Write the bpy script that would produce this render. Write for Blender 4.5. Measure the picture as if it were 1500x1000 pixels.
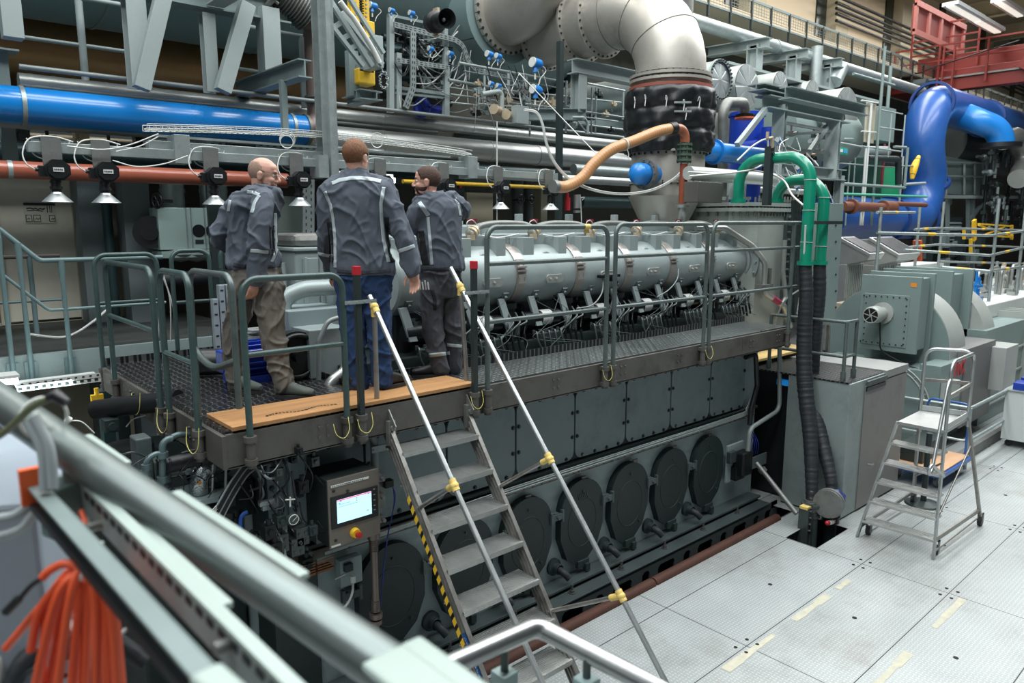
import bpy, bmesh, math, random
from math import pi, sin, cos, tan, atan, atan2, sqrt, radians
from mathutils import Vector, Matrix
from mathutils.bvhtree import BVHTree
random.seed(7)
V = Vector
for o in list(bpy.data.objects):
    bpy.data.objects.remove(o)
S = bpy.context.scene
COL = S.collection

# ------------------------------------------------------------ camera, light, exposure
F = 1069.0
PITCH = atan(175 / F)
YAW = radians(48.3)
EYE = V((0, 0, 3.6))
cam_d = bpy.data.cameras.new('camera')
cam_d.sensor_width = 36
cam_d.lens = F * 36 / 1500
cam_d.clip_start = .05
cam_d.clip_end = 200
cam_d.dof.use_dof = True
cam_d.dof.focus_distance = 7.0
cam_d.dof.aperture_fstop = 3.5
cam = bpy.data.objects.new('camera', cam_d)
cam.location = EYE
cam.rotation_euler = (pi / 2 - PITCH, 0, YAW - pi / 2)
COL.objects.link(cam)
S.camera = cam
S.view_settings.view_transform = 'Standard'
S.view_settings.look = 'None'
S.view_settings.exposure = 0.0
S.view_settings.gamma = 1.0
S.view_settings.use_curve_mapping = False

W = bpy.data.worlds.new('daylight')
S.world = W
W.use_nodes = True
W.node_tree.nodes['Background'].inputs[0].default_value = (.70, .86, .90, 1)
W.node_tree.nodes['Background'].inputs[1].default_value = .055

def area(name, loc, sx, sy, power, col=(1, 1, 1), rot=(0, 0, 0)):
    l = bpy.data.lights.new(name, 'AREA')
    l.shape = 'RECTANGLE'
    l.size = sx
    l.size_y = sy
    l.energy = power
    l.color = col
    o = bpy.data.objects.new(name, l)
    o.location = loc
    o.rotation_euler = rot
    COL.objects.link(o)
    return o
# daylight through the roof glazing strips of the hall (they run along the engine)
area('skylight_near', (9, 0.5, 13.2), 34, 2.5, 3300, (.95, .99, 1))
area('skylight_middle', (10, 5.0, 13.2), 40, 2.0, 3000, (.95, .99, 1))
area('skylight_far', (22, 10.5, 13.4), 46, 2.0, 3200, (1, .98, .95))
# weak cool area light from an unseen source behind the camera
area('window_daylight', (-9, -6, 8), 10, 6, 120, (.9, .97, 1), (radians(62), 0, radians(-58)))

# ------------------------------------------------------------ measuring helpers
SP, CP = sin(PITCH), cos(PITCH)
FX, FY = cos(YAW), sin(YAW)
RX, RY = sin(YAW), -cos(YAW)
FWD = V((FX, FY, 0))
RGT = V((RX, RY, 0))
UP = V((0, 0, 1))
def ray(x, y):
    u = (x - 750) / F
    v = (500 - y) / F
    fw = CP + v * SP
    return V((FX * fw + RX * u, FY * fw + RY * u, v * CP - SP))
def at(x, y, X=None, Y=None, Z=None):
    r = ray(x, y)
    if X is not None: t = X / r.x
    elif Y is not None: t = Y / r.y
    else: t = (Z - EYE.z) / r.z
    return EYE + r * t
def pd(x, y, d):
    return EYE + ray(x, y) * d
def pw(x, y, base, off=0.0):          # on the upright plane through base that faces the photographer
    r = ray(x, y)
    t = ((base - EYE).dot(FWD) + off) / r.dot(FWD)
    return EYE + r * t

# ------------------------------------------------------------ mesh builder
def perp(a):
    a = a.normalized()
    t = V((0, 0, 1)) if abs(a.z) < .9 else V((1, 0, 0))
    u = a.cross(t).normalized()
    return u, a.cross(u).normalized()
class MB:
    def __init__(s):
        s.v = []; s.f = []; s.m = []; s.s = []
    def add(s, vs, fs, mi=0, sm=False):
        b = len(s.v)
        s.v += [V(p) for p in vs]
        for f in fs:
            s.f.append([b + i for i in f]); s.m.append(mi); s.s.append(sm)
        return s
    def box(s, x0, x1, y0, y1, z0, z1, mi=0):
        return s.add([(x0,y0,z0),(x1,y0,z0),(x1,y1,z0),(x0,y1,z0),(x0,y0,z1),(x1,y0,z1),(x1,y1,z1),(x0,y1,z1)],
                     [(0,3,2,1),(4,5,6,7),(0,1,5,4),(1,2,6,5),(2,3,7,6),(3,0,4,7)], mi)
    def obox(s, c, a, b, d, mi=0):
        c, a, b, d = V(c), V(a), V(b), V(d)
        if a.cross(b).dot(d) < 0: a = -a
        return s.add([c-a-b-d, c+a-b-d, c+a+b-d, c-a+b-d, c-a-b+d, c+a-b+d, c+a+b+d, c-a+b+d],
                     [(0,3,2,1),(4,5,6,7),(0,1,5,4),(1,2,6,5),(2,3,7,6),(3,0,4,7)], mi)
    def beam(s, p0, p1, w, h, up=(0,0,1), mi=0):
        p0, p1 = V(p0), V(p1)
        a = (p1 - p0)
        n = a.normalized()
        up = V(up)
        sd = n.cross(up)
        if sd.length < 1e-4: sd = n.cross(V((0,1,0)))
        sd.normalize()
        u = sd.cross(n).normalized()
        return s.obox((p0+p1)/2, a/2, sd*w/2, u*h/2, mi)
    def ibeam(s, p0, p1, w, h, t=.012, up=(0,0,1), mi=0):
        p0, p1 = V(p0), V(p1)
        n = (p1-p0).normalized(); sd = n.cross(V(up))
        if sd.length < 1e-4: sd = n.cross(V((0,1,0)))
        sd.normalize(); u = sd.cross(n).normalized()
        c = (p0+p1)/2; a = (p1-p0)/2
        s.obox(c+u*(h/2-t/2), a, sd*w/2, u*t/2, mi)
        s.obox(c-u*(h/2-t/2), a, sd*w/2, u*t/2, mi)
        s.obox(c, a, sd*t/2, u*(h/2-t), mi)
        return s
    def cyl(s, p0, p1, r0, r1=None, n=16, cap=True, mi=0):
        p0, p1 = V(p0), V(p1)
        r1 = r0 if r1 is None else r1
        a = p1-p0
        u, w = perp(a)
        ring = [u*cos(2*pi*i/n) + w*sin(2*pi*i/n) for i in range(n)]
        s.add([p0+q*r0 for q in ring]+[p1+q*r1 for q in ring], [(i,(i+1)%n,n+(i+1)%n,n+i) for i in range(n)], mi, True)
        if cap:
            if r0 > 1e-5: s.add([p0+q*r0 for q in ring], [tuple(range(n))[::-1]], mi)
            if r1 > 1e-5: s.add([p1+q*r1 for q in ring], [tuple(range(n))], mi)
        return s
    def tube(s, pts, r, n=10, cap=True, mi=0):
        pts = [V(p) for p in pts]
        rs = r if isinstance(r, (list, tuple)) else [r]*len(pts)
        k = len(pts)
        tan_ = []
        for i in range(k):
            d = pts[min(i+1, k-1)]-pts[max(i-1, 0)]
            if d.length < 1e-7: d = V((0, 0, 1))
            tan_.append(d.normalized())
        u, w = perp(tan_[0])
        vs = []
        for i in range(k):
            u = u - tan_[i]*u.dot(tan_[i])
            if u.length < 1e-5: u, _ = perp(tan_[i])
            u.normalize(); w = tan_[i].cross(u)
            vs += [pts[i]+(u*cos(2*pi*j/n)+w*sin(2*pi*j/n))*rs[i] for j in range(n)]
        fs = [(i*n+j, i*n+(j+1)%n, (i+1)*n+(j+1)%n, (i+1)*n+j) for i in range(k-1) for j in range(n)]
        s.add(vs, fs, mi, True)
        if cap:
            s.add(vs[:n], [tuple(range(n))[::-1]], mi)
            s.add(vs[-n:], [tuple(range(n))], mi)
        return s
    def lathe(s, prof, o, axis=(0,0,1), n=24, mi=0, smooth=True):   # prof = [(radius, height)]
        o = V(o); a = V(axis).normalized(); u, w = perp(a)
        for (r0, h0), (r1, h1) in zip(prof, prof[1:]):
            vs = [o+a*h0+(u*cos(2*pi*i/n)+w*sin(2*pi*i/n))*r0 for i in range(n)]
            vs += [o+a*h1+(u*cos(2*pi*i/n)+w*sin(2*pi*i/n))*r1 for i in range(n)]
            s.add(vs, [(i,(i+1)%n,n+(i+1)%n,n+i) for i in range(n)], mi, smooth)
        return s
    def prism(s, poly, o, ux, uy, dv, mi=0):
        o, ux, uy, dv = V(o), V(ux), V(uy), V(dv)
        n = len(poly)
        a = [o+ux*p[0]+uy*p[1] for p in poly]
        b = [p+dv for p in a]
        s.add(a, [tuple(range(n))[::-1]], mi); s.add(b, [tuple(range(n))], mi)
        s.add(a+b, [(i,(i+1)%n,n+(i+1)%n,n+i) for i in range(n)], mi)
        return s
    def ball(s, c, r, n=12, mi=0, sc=(1,1,1), axes=None):
        c = V(c); m = max(6, n//2)
        ax = axes or (V((1,0,0)), V((0,1,0)), V((0,0,1)))
        vs = []
        for i in range(m+1):
            t = pi*i/m
            for j in range(n):
                p = 2*pi*j/n
                q = (sin(t)*cos(p)*r*sc[0], sin(t)*sin(p)*r*sc[1], cos(t)*r*sc[2])
                vs.append(c+ax[0]*q[0]+ax[1]*q[1]+ax[2]*q[2])
        return s.add(vs, [(i*n+j, (i+1)*n+j, (i+1)*n+(j+1)%n, i*n+(j+1)%n) for i in range(m) for j in range(n)], mi, True)
    def torus(s, c, axis, R, r, n=24, k=8, mi=0):
        u, w = perp(V(axis)); c = V(c)
        pts = [c+(u*cos(2*pi*i/n)+w*sin(2*pi*i/n))*R for i in range(n+1)]
        return s.tube(pts, r, k, False, mi)
    def bolts(s, c, axis, R, n, r, h, mi=0, a0=0., a1=2*pi):
        a = V(axis).normalized(); u, w = perp(a); c = V(c)
        for i in range(n):
            t = a0+(a1-a0)*i/n
            p = c+(u*cos(t)+w*sin(t))*R
            s.cyl(p-a*h*.5, p+a*h, r, n=6, mi=mi)
        return s
    def build(s, name, mat, parent=None, bev=0, kind=None, label=None):
        me = bpy.data.meshes.new(name)
        off = V((0,0,0))
        if parent is not None:
            off = V(parent['_o'])
        me.from_pydata([tuple(p-off) for p in s.v], [], s.f)
        mats = mat if isinstance(mat, (list, tuple)) else [mat]
        for m in mats: me.materials.append(m)
        me.polygons.foreach_set('material_index', s.m)
        me.polygons.foreach_set('use_smooth', s.s)
        me.update()
        o = bpy.data.objects.new(name, me)
        COL.objects.link(o)
        if parent is not None:
            o.parent = parent
            o['_o'] = list(off)
        else:
            o['_o'] = [0.0, 0.0, 0.0]
        if kind: o['kind'] = kind
        if label: o['label'] = label
        if bev:
            b = o.modifiers.new('bevel', 'BEVEL'); b.width = bev; b.segments = 2; b.limit_method = 'ANGLE'; b.angle_limit = radians(50)
        return o
def fillet(pts, R, k=6):
    pts = [V(p) for p in pts]
    out = [pts[0]]
    for i in range(1, len(pts)-1):
        p, a, b = pts[i], pts[i-1]-pts[i], pts[i+1]-pts[i]
        la, lb = a.length, b.length
        a.normalize(); b.normalize()
        ang = a.angle(b)
        if ang > pi-.02: out.append(p); continue
        d = min(R/tan(ang/2), la*(.98 if i == 1 else .49), lb*(.98 if i == len(pts)-2 else .49))
        A, B = p+a*d, p+b*d
        for j in range(k+1):
            t = j/k
            # circular-ish corner through a rational quadratic
            w = sin(ang/2)
            q = (A*(1-t)**2 + p*(2*w*t*(1-t)) + B*t*t)/((1-t)**2+2*w*t*(1-t)+t*t)
            out.append(q)
    out.append(pts[-1])
    return out
def spline(pts, k=8):
    pts = [V(p) for p in pts]
    q = [pts[0]*2-pts[1]]+pts+[pts[-1]*2-pts[-2]]
    out = []
    for i in range(1, len(q)-2):
        for j in range(k):
            t = j/k
            a, b, c, d = q[i-1], q[i], q[i+1], q[i+2]
            out.append(.5*((2*b)+(c-a)*t+(2*a-5*b+4*c-d)*t*t+(3*b-a-3*c+d)*t**3))
    out.append(pts[-1])
    return out
def resample(pts, step):
    out = [pts[0]]; acc = 0
    for a, b in zip(pts, pts[1:]):
        L = (b-a).length
        if L < 1e-9: continue
        while acc+L >= step:
            t = (step-acc)/L
            a = a.lerp(b, t); out.append(a); L = (b-a).length; acc = 0
        acc += L
    out.append(pts[-1])
    return out

def thing(name, label, cat, loc=(0,0,0), group=None):
    o = bpy.data.objects.new(name, None)
    o.empty_display_size = .1
    o.location = loc
    COL.objects.link(o)
    o['_o'] = list(V(loc))
    o['label'] = label; o['category'] = cat
    if group: o['group'] = group
    return o
def tag(o, label, cat, group=None, kind=None):
    o['label'] = label; o['category'] = cat
    if group: o['group'] = group
    if kind: o['kind'] = kind
    return o
def single(mb, name, mat, label, cat, group=None, kind=None, bev=0):
    return tag(mb.build(name, mat, bev=bev), label, cat, group, kind)
KIDS = {}
def copy_tree(root, delta, label=None, group=None):
    def rec(o, par):
        c = o.copy(); COL.objects.link(c)
        if par is not None: c.parent = par
        for ch in list(o.children): rec(ch, c)
        return c
    r = rec(root, None)
    r.location = root.location + V(delta)
    if label: r['label'] = label
    if group: r['group'] = group
    return r

# ------------------------------------------------------------ materials
def lin(h):
    h = h.lstrip('#')
    return tuple((lambda c: c/12.92 if c <= .04045 else ((c+.055)/1.055)**2.4)(int(h[i:i+2], 16)/255) for i in (0,2,4))+(1,)
MATS = {}
def pm(name, col, rough=.5, metal=0., var=.12, scale=3., bump=0., bdist=.01, ridge=0, bscale=60., coat=0., dirt=0., dcol='2a2622', dscale=1.3, emit=0., stretch=None):
    m = bpy.data.materials.new(name); m.use_nodes = True
    nt = m.node_tree; N = nt.nodes; L = nt.links
    b = N['Principled BSDF']
    c = lin(col)
    tc = N.new('ShaderNodeTexCoord')
    vec = tc.outputs['Object']
    if stretch:
        mp = N.new('ShaderNodeMapping'); mp.inputs['Scale'].default_value = stretch
        L.new(vec, mp.inputs['Vector']); vec = mp.outputs['Vector']
    no = N.new('ShaderNodeTexNoise'); no.inputs['Scale'].default_value = scale; no.inputs['Detail'].default_value = 5
    no.inputs['Roughness'].default_value = .62
    L.new(vec, no.inputs['Vector'])
    mx = N.new('ShaderNodeMix'); mx.data_type = 'RGBA'
    mx.inputs['A'].default_value = tuple(x*(1-var*1.6) for x in c[:3])+(1,)
    mx.inputs['B'].default_value = tuple(min(1, x*(1+var*1.6)) for x in c[:3])+(1,)
    L.new(no.outputs['Fac'], mx.inputs['Factor'])
    out = mx.outputs['Result']
    if dirt:
        n2 = N.new('ShaderNodeTexNoise'); n2.inputs['Scale'].default_value = dscale; n2.inputs['Detail'].default_value = 9; n2.inputs['Roughness'].default_value = .72
        L.new(vec, n2.inputs['Vector'])
        mr = N.new('ShaderNodeMapRange'); mr.inputs['From Min'].default_value = .5; mr.inputs['From Max'].default_value = .72; mr.inputs['To Max'].default_value = dirt
        L.new(n2.outputs['Fac'], mr.inputs['Value'])
        m2 = N.new('ShaderNodeMix'); m2.data_type = 'RGBA'; m2.inputs['B'].default_value = lin(dcol)
        L.new(mr.outputs['Result'], m2.inputs['Factor']); L.new(out, m2.inputs['A']); out = m2.outputs['Result']
    L.new(out, b.inputs['Base Color'])
    rr = N.new('ShaderNodeMapRange'); rr.inputs['To Min'].default_value = max(.04, rough-.1); rr.inputs['To Max'].default_value = min(1, rough+.12)
    L.new(no.outputs['Fac'], rr.inputs['Value']); L.new(rr.outputs['Result'], b.inputs['Roughness'])
    b.inputs['Metallic'].default_value = metal
    if coat: b.inputs['Coat Weight'].default_value = coat; b.inputs['Coat Roughness'].default_value = .15
    if bump:
        n3 = N.new('ShaderNodeTexNoise'); n3.inputs['Scale'].default_value = bscale; n3.inputs['Detail'].default_value = 4
        if ridge: n3.noise_type = 'RIDGED_MULTIFRACTAL'; n3.inputs['Detail'].default_value = 1.5; n3.inputs['Distortion'].default_value = .6
        L.new(vec, n3.inputs['Vector'])
        bp = N.new('ShaderNodeBump'); bp.inputs['Strength'].default_value = bump; bp.inputs['Distance'].default_value = bdist
        L.new(n3.outputs['Fac'], bp.inputs['Height']); L.new(bp.outputs['Normal'], b.inputs['Normal'])
    if emit:
        b.inputs['Emission Color'].default_value = c; b.inputs['Emission Strength'].default_value = emit
    MATS[name] = m
    return m
class MNode:
    """tiny helper for arithmetic node chains"""
    def __init__(s, nt): s.nt = nt
    def __call__(s, op, a, b=None, c=None):
        n = s.nt.nodes.new('ShaderNodeMath'); n.operation = op
        for i, x in enumerate((a, b, c)):
            if x is None: continue
            if isinstance(x, (int, float)): n.inputs[i].default_value = x
            else: s.nt.links.new(x, n.inputs[i])
        return n.outputs[0]
def tread(name, col, pitch=.034, rough=.35, metal=.7, strength=.6, seams=None, var=.15, dirt=.5, dcol='3c3a38', lo=.78, hi=.32):
    m = pm(name, col, rough, metal, var, 1.2, dirt=dirt, dcol=dcol, dscale=.7)
    nt = m.node_tree; N = nt.nodes; L = nt.links; b = N['Principled BSDF']
    M = MNode(nt)
    tc = N.new('ShaderNodeTexCoord'); sx = N.new('ShaderNodeSeparateXYZ')
    L.new(tc.outputs['Object'], sx.inputs[0])
    x = M('DIVIDE', sx.outputs[0], pitch); y = M('DIVIDE', sx.outputs[1], pitch)
    fx_, fy_ = M('FLOOR', x), M('FLOOR', y)
    par = M('MODULO', M('ABSOLUTE', M('ADD', fx_, fy_)), 2.)
    u = M('SUBTRACT', M('SUBTRACT', x, fx_), .5); w = M('SUBTRACT', M('SUBTRACT', y, fy_), .5)
    inv = M('SUBTRACT', 1., par)
    A = M('ADD', M('MULTIPLY', u, par), M('MULTIPLY', w, inv))
    B = M('ADD', M('MULTIPLY', w, par), M('MULTIPLY', u, inv))
    d = M('ADD', M('POWER', M('ABSOLUTE', M('DIVIDE', A, .47)), 2.), M('POWER', M('ABSOLUTE', M('DIVIDE', B, .17)), 2.))
    h = M('MAXIMUM', M('SUBTRACT', 1., d), 0.)
    h = M('MINIMUM', M('MULTIPLY', h, 2.), 1.)
    bp = N.new('ShaderNodeBump'); bp.inputs['Strength'].default_value = strength; bp.inputs['Distance'].default_value = .006
    L.new(h, bp.inputs['Height']); L.new(bp.outputs['Normal'], b.inputs['Normal'])
    base = b.inputs['Base Color'].links[0].from_socket
    # raised lozenges coloured brighter than the plate to paint in their dotted highlights
    glint = N.new('ShaderNodeMix'); glint.data_type = 'RGBA'; glint.blend_type = 'MULTIPLY'
    glint.inputs['Factor'].default_value = 1
    cr = M('MULTIPLY_ADD', h, hi, lo)
    cc = N.new('ShaderNodeCombineXYZ'); [L.new(cr, cc.inputs[i]) for i in range(3)]
    L.new(base, glint.inputs['A']); L.new(cc.outputs[0], glint.inputs['B'])
    out = glint.outputs['Result']
    if seams:
        y0, dy, x0, dx, wd = seams
        sy = M('ABSOLUTE', M('SUBTRACT', M('FRACT', M('ADD', M('DIVIDE', M('SUBTRACT', sx.outputs[1], y0), dy), 20.5)), .5))
        sy = M('LESS_THAN', M('MULTIPLY', sy, dy), wd)
        sxx = M('ABSOLUTE', M('SUBTRACT', M('FRACT', M('ADD', M('DIVIDE', M('SUBTRACT', sx.outputs[0], x0), dx), 20.5)), .5))
        sxx = M('LESS_THAN', M('MULTIPLY', sxx, dx), wd)
        g = M('MAXIMUM', sy, sxx)
        mg = N.new('ShaderNodeMix'); mg.data_type = 'RGBA'; mg.inputs['B'].default_value = (.006, .006, .006, 1)
        L.new(g, mg.inputs['Factor']); L.new(out, mg.inputs['A']); out = mg.outputs['Result']
    L.new(out, b.inputs['Base Color'])
    return m
floor_m = tread('steel tread plate floor', 'b0b6b5', .034, .48, .25, .6, seams=(2.13, .84, 7.65, 2.3, .004), dirt=.6, dcol='7a716a')
deck_m = tread('dark tread plate', '6a6c6c', .055, .32, .85, 1., lo=.35, hi=1.5, dirt=.7, dcol='242424')
deck2_m = tread('galvanised tread plate', 'a4acac', .05, .3, .85, 1., lo=.4, hi=1.2, dirt=.3, dcol='3a3a3a')
rail_m = pm('dark green railing paint', '3c504e', .35, .1, .15, 6, dirt=.25, dcol='6b6f6c', dscale=9)
rail2_m = pm('worn grey green railing paint', '5a6664', .35, .3, .15, 6, dirt=.4, dcol='35302c', dscale=9)
fascia_m = pm('bare dark steel', '605e5a', .5, .45, .2, 4, bump=.15, dirt=.6, dcol='2c2825', dscale=2.5)
alu_m = pm('aluminium', 'b4b8b8', .38, .85, .1, 8, bump=.03, stretch=None)
aluw_m = pm('worn aluminium', '9c9a96', .4, .85, .15, 10, dirt=.5, dcol='4a423a', dscale=7)
galv_m = pm('galvanised steel', '9fa9a8', .42, .55, .18, 9, dirt=.25, dcol='5f6564', dscale=12)
wsteel_m = pm('weathered steel sheet', '7f817e', .5, .6, .2, 4, bump=.08, dirt=.5, dcol='4e4a44', dscale=3)
eng_m = pm('engine grey paint', '8a989a', .42, .1, .1, 2, bump=.04, dirt=.35, dcol='4a5252', dscale=2)
engl_m = pm('light engine grey paint', '919c9c', .38, .15, .08, 2, dirt=.25, dcol='5c6464', dscale=3)
engd_m = pm('dark engine casing', '2b3636', .45, .2, .15, 3, dirt=.4, dcol='15191a', dscale=3)
door_m = pm('dark green crankcase cover', '1a2626', .5, .1, .12, 4, dirt=.4, dcol='161d1d', dscale=3)
panel_m = pm('engine panel paint', '748286', .5, .1, .14, 1.6, dirt=.45, dcol='3c4646', dscale=1.8)
black_m = pm('black plastic', '15181a', .4, 0, .15, 5)
rub_m = pm('black rubber hose', '1d2226', .6, 0, .2, 12, bump=.3, bscale=50)
tarp_m = pm('black insulation wrap', '14171a', .38, 0, .2, 3, bump=1.0, bscale=5)
clad_m = pm('silver pipe cladding', 'b2b5b2', .38, .75, .08, 1.5, bump=.04, bscale=8, dirt=.2, dcol='807c76', dscale=4)
duct_m = pm('heat stained steel duct', 'b2aea6', .42, .5, .12, 1.3, bump=.06, bscale=6, dirt=.5, dcol='7c7872', dscale=1.6)
shell_m = pm('pale teal vessel sheet', '8fa5a6', .4, .35, .08, .8, dirt=.2, dcol='62777a', dscale=.8)
blue_m = pm('blue pipe paint', '0f7cca', .28, .0, .06, 1.2, coat=.5)
blue2_m = pm('deep blue duct paint', '225298', .35, .0, .08, 1.0, coat=.3, dirt=.15, dcol='6a84ad', dscale=1.2)
blue3_m = pm('light blue pipe paint', '1c78c6', .35, .0, .06, 2, coat=.3)
navy_m = pm('royal blue paint', '16389c', .35, .0, .1, 3, coat=.4)
brown_m = pm('red brown pipe paint', '9a5440', .3, .05, .1, 2, coat=.4)
rust_m = pm('rusty steel edge', '4c2e24', .7, .2, .3, 6, bump=.2)
green_m = pm('green pipe paint', '0b8468', .3, .0, .06, 2, coat=.4)
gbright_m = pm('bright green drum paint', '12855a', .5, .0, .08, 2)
greenl_m = pm('sea green pipe paint', '4aa58c', .45, .0, .1, 2)
red_m = pm('red crane paint', '742019', .5, .05, .12, 1.5, dirt=.25, dcol='6d2a26', dscale=2)
pink_m = pm('salmon red panel paint', '7e403c', .55, .0, .08, 1.5)
redcap_m = pm('red cap', 'b02430', .4)
yel_m = pm('yellow paint', 'e0b52c', .5, 0, .12, 6, dirt=.3, dcol='7a5c1c', dscale=5)
tape_m = pm('yellow sticky tape', 'd9bd6c', .6, 0, .15, 20, bump=.5, bscale=40)
wood_m = pm('plywood board', 'a97d50', .6, 0, .25, 2.5, bump=.1, dirt=.35, dcol='7c5230', dscale=2.2, stretch=(.6, 6, 1))
hose_m = pm('orange ribbed hose', 'b58357', .42, 0, .1, 3, coat=.2)
hose2_m = pm('brown elbow', '96573c', .4, 0, .1, 4, coat=.2)
white_m = pm('white enamel', 'c9cdca', .45, 0, .05, 3)
cable_m = pm('white cable', 'c4c6c2', .5)
greyc_m = pm('grey conduit', '858c8c', .45, .2)
blackc_m = pm('black cable', '17191b', .5)
orange_m = pm('orange cable', 'd8542c', .45, 0, .1, 9)
unit_m = pm('grey green machine enamel', '798a87', .42, .05, .06, 1.2, dirt=.2, dcol='5c6c6a', dscale=2)
unitg_m = pm('grey machine enamel', 'a4a8a4', .4, .1, .06, 1.2, dirt=.2, dcol='7f827f', dscale=2)
steelp_m = pm('grey structural paint', '97a2a1', .5, .1, .08, 1.5, dirt=.25, dcol='6d7877', dscale=3)
steeld_m = pm('darker grey structural paint', '7d8b8b', .5, .1, .1, 1.5, dirt=.3, dcol='4c5656', dscale=3)  # darker tone of the grey structural paint
beige_m = pm('beige plaster', 'cdc0a8', .85, 0, .06, .8, bump=.1, dirt=.15, dcol='a08f76', dscale=.8)
beige2_m = pm('old cream plaster', 'b5ae98', .85, 0, .08, .8, bump=.1, dirt=.3, dcol='80765f', dscale=.9)
conc_m = pm('dark concrete', '4a4c4a', .85, 0, .2, 1.5, bump=.2)
roof_m = pm('roof slab', '8d8678', .85, 0, .12, .7)
mint_m = pm('mint tinted sheet cabinet', 'b0c8c2', .35, .25, .06, 1)
bed_m = pm('machine grey dark', '4c5656', .5, .3, .15, 3, dirt=.4, dcol='20262a')
warm_m = pm('orange reflection tinted cladding', 'b48c64', .3, .8, .12, .6, dirt=.3, dcol='3c342c', dscale=.8)  # orange reflection put into the base colour
scr_m = pm('lit screen', 'b8e4f4', .3, 0, .03, 8, emit=1.0)
lampm = pm('lit lamp cover', 'f4fbff', .4, 0, 0.01, emit=7)
glass_m = pm('dark gauge glass', '20282c', .08)
jack_m = pm('slate grey work jacket cloth', '4c535e', .8, 0, .1, 6, bump=.5, bdist=.02, bscale=7, stretch=(1,1,.45))
jack2_m = pm('black jacket side cloth', '111316', .85, 0, .15, 9, bump=.2, bscale=35)
refl_m = pm('silver reflective tape', 'a9b4b8', .45, .1, .06, 20)
jean_m = pm('blue denim', '163258', .85, 0, .3, 9, bump=.5, bdist=.02, bscale=9, stretch=(.6,.6,1.2))
trou_m = pm('brown grey trousers cloth', '66615a', .85, 0, .14, 9, bump=.5, bdist=.02, bscale=8, stretch=(.6,.6,1.2))
trou2_m = pm('dark grey work trousers cloth', '3e4046', .85, 0, .14, 9, bump=.5, bdist=.02, bscale=8, stretch=(.6,.6,1.2))
skin_m = pm('skin', 'c29482', .5, 0, .08, 14, bump=.05, bscale=90)
hair1_m = pm('short cropped greying hair', '927869', .85, 0, .2, 60, bump=.5, bscale=160)
hair2_m = pm('auburn hair', '6c452a', .7, 0, .35, 30, bump=.8, bscale=90, stretch=(1, 1, .35))
hair3_m = pm('dark brown hair', '40291f', .75, 0, .25, 50, bump=.6, bscale=120)
shoe_m = pm('black work shoe leather', '17191b', .55, 0, .2, 12)
shoe2_m = pm('grey suede shoe', '4d544f', .8, 0, .15, 12)
sole_m = pm('dark rubber sole', '2c2c2a', .7)
skybl_m = pm('self lit sky blue plastic', '1c86d8', .4, emit=.25)  # weak emission brightens the plastic, which is no lamp
cream_m = pm('cream clamp', 'b5a58c', .45, .2, .15, 12)
# ============================================================ the hall
DK = 2.33                                    # catwalk deck level
m = MB()                                     # floor of steel plates, with a pit around the pipe feet
for x0, x1, y0, y1 in ((-6, 70, -8, 3.47), (-6, 7.66, 3.47, 4.16), (8.45, 70, 3.47, 4.16), (8.45, 70, 4.16, 16), (7.66, 8.45, 3.84, 4.16)):
    m.add([(x0,y0,0),(x1,y0,0),(x1,y1,0),(x0,y1,0)], [(0,1,2,3)])
rnd = random.Random(3)
for i in range(-1, 8):                        # bolt heads and lifting holes of the plates
    for j in range(-3, 2):
        cx, cy = 7.65 + 2.3*(i-2), 2.13 + .84*j
        for dx, dy in ((.09,.05),(-.09,.05),(.09,-.05),(-.09,-.05)):
            m.cyl((cx+dx,cy+dy,0),(cx+dx,cy+dy,.003),.017,n=10,mi=1)
        m.cyl((cx+1.15,cy+.42,0),(cx+1.15,cy+.42,.003),.022,n=10,mi=1)
# worn yellow lane paint
for x0, x1, y in ((4.6, 7.5, 2.0), (4.2, 7.4, 2.9)):
    x = x0
    while x < x1:
        l = rnd.uniform(.08, .3)
        if rnd.random() < .75:
            w0, w1 = rnd.uniform(.02, .045), rnd.uniform(.02, .045)
            m.add([(x,y-w0,.0025),(x+l,y-w1,.0025),(x+l,y+w1,.0025),(x,y+w0,.0025)], [(0,1,2,3)], 2)
        x += l
laneM = pm('worn yellow lane paint', 'b3af9b', .7, 0, .2, 15, dirt=1., dcol='a8aeae', dscale=12)
fl = m.build('floor', [floor_m, pm('dark bolt hole', '0c0c0c', .8), laneM]); fl['kind'] = 'structure'
m = MB(); m.box(-6, 60, 4.17, 16, -1.2, -1.0); m.box(7.5, 8.6, 3.4, 4.2, -1.2, -1.0)
m.box(-6, 8.6, 4.165, 4.18, -1.0, -.004)
b = m.build('floor_basement', conc_m); b['kind'] = 'structure'

def struct(mb, name, mat, bev=0):
    o = mb.build(name, mat, bev=bev); o['kind'] = 'structure'; return o
WY = 15.0
m = MB(); m.box(-8, 70, WY, WY+.3, 9.2, 15)
struct(m, 'wall_rear', beige_m)
for i, x in enumerate((24, 30.5, 37, 43.5, 50, 56.5, 63)):
    m = MB(); m.box(x, x+1.1, WY-.45, WY+.02, 9.2, 15); struct(m, 'trim_%d' % (i+1), beige2_m)
    w = MB(); w.box(x-.9, x-.1, WY-.06, WY+.01, 9.6, 15)
    struct(w, 'window_%d' % (i+1), pm('dark window glazing %d' % i, '24302e', .2, .2))
m = MB(); m.box(5.2, 70, 14.4, 14.7, -1, 9.2); struct(m, 'wall_lower', pm('shade darkened plaster', '5a5850', .9, 0, .2, .7, dirt=.5, dcol='2c2c2a'))  # plaster coloured dark to stand in for the shade under the gallery
m = MB(); m.box(-8, 70, -8, WY+.3, 14.6, 14.9); struct(m, 'ceiling', roof_m)
m = MB()
for i in range(8): 
    x = 20+6*i
    m.ibeam((x, -6, 14.2), (x, WY, 14.2), .35, .8, .04)
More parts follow.
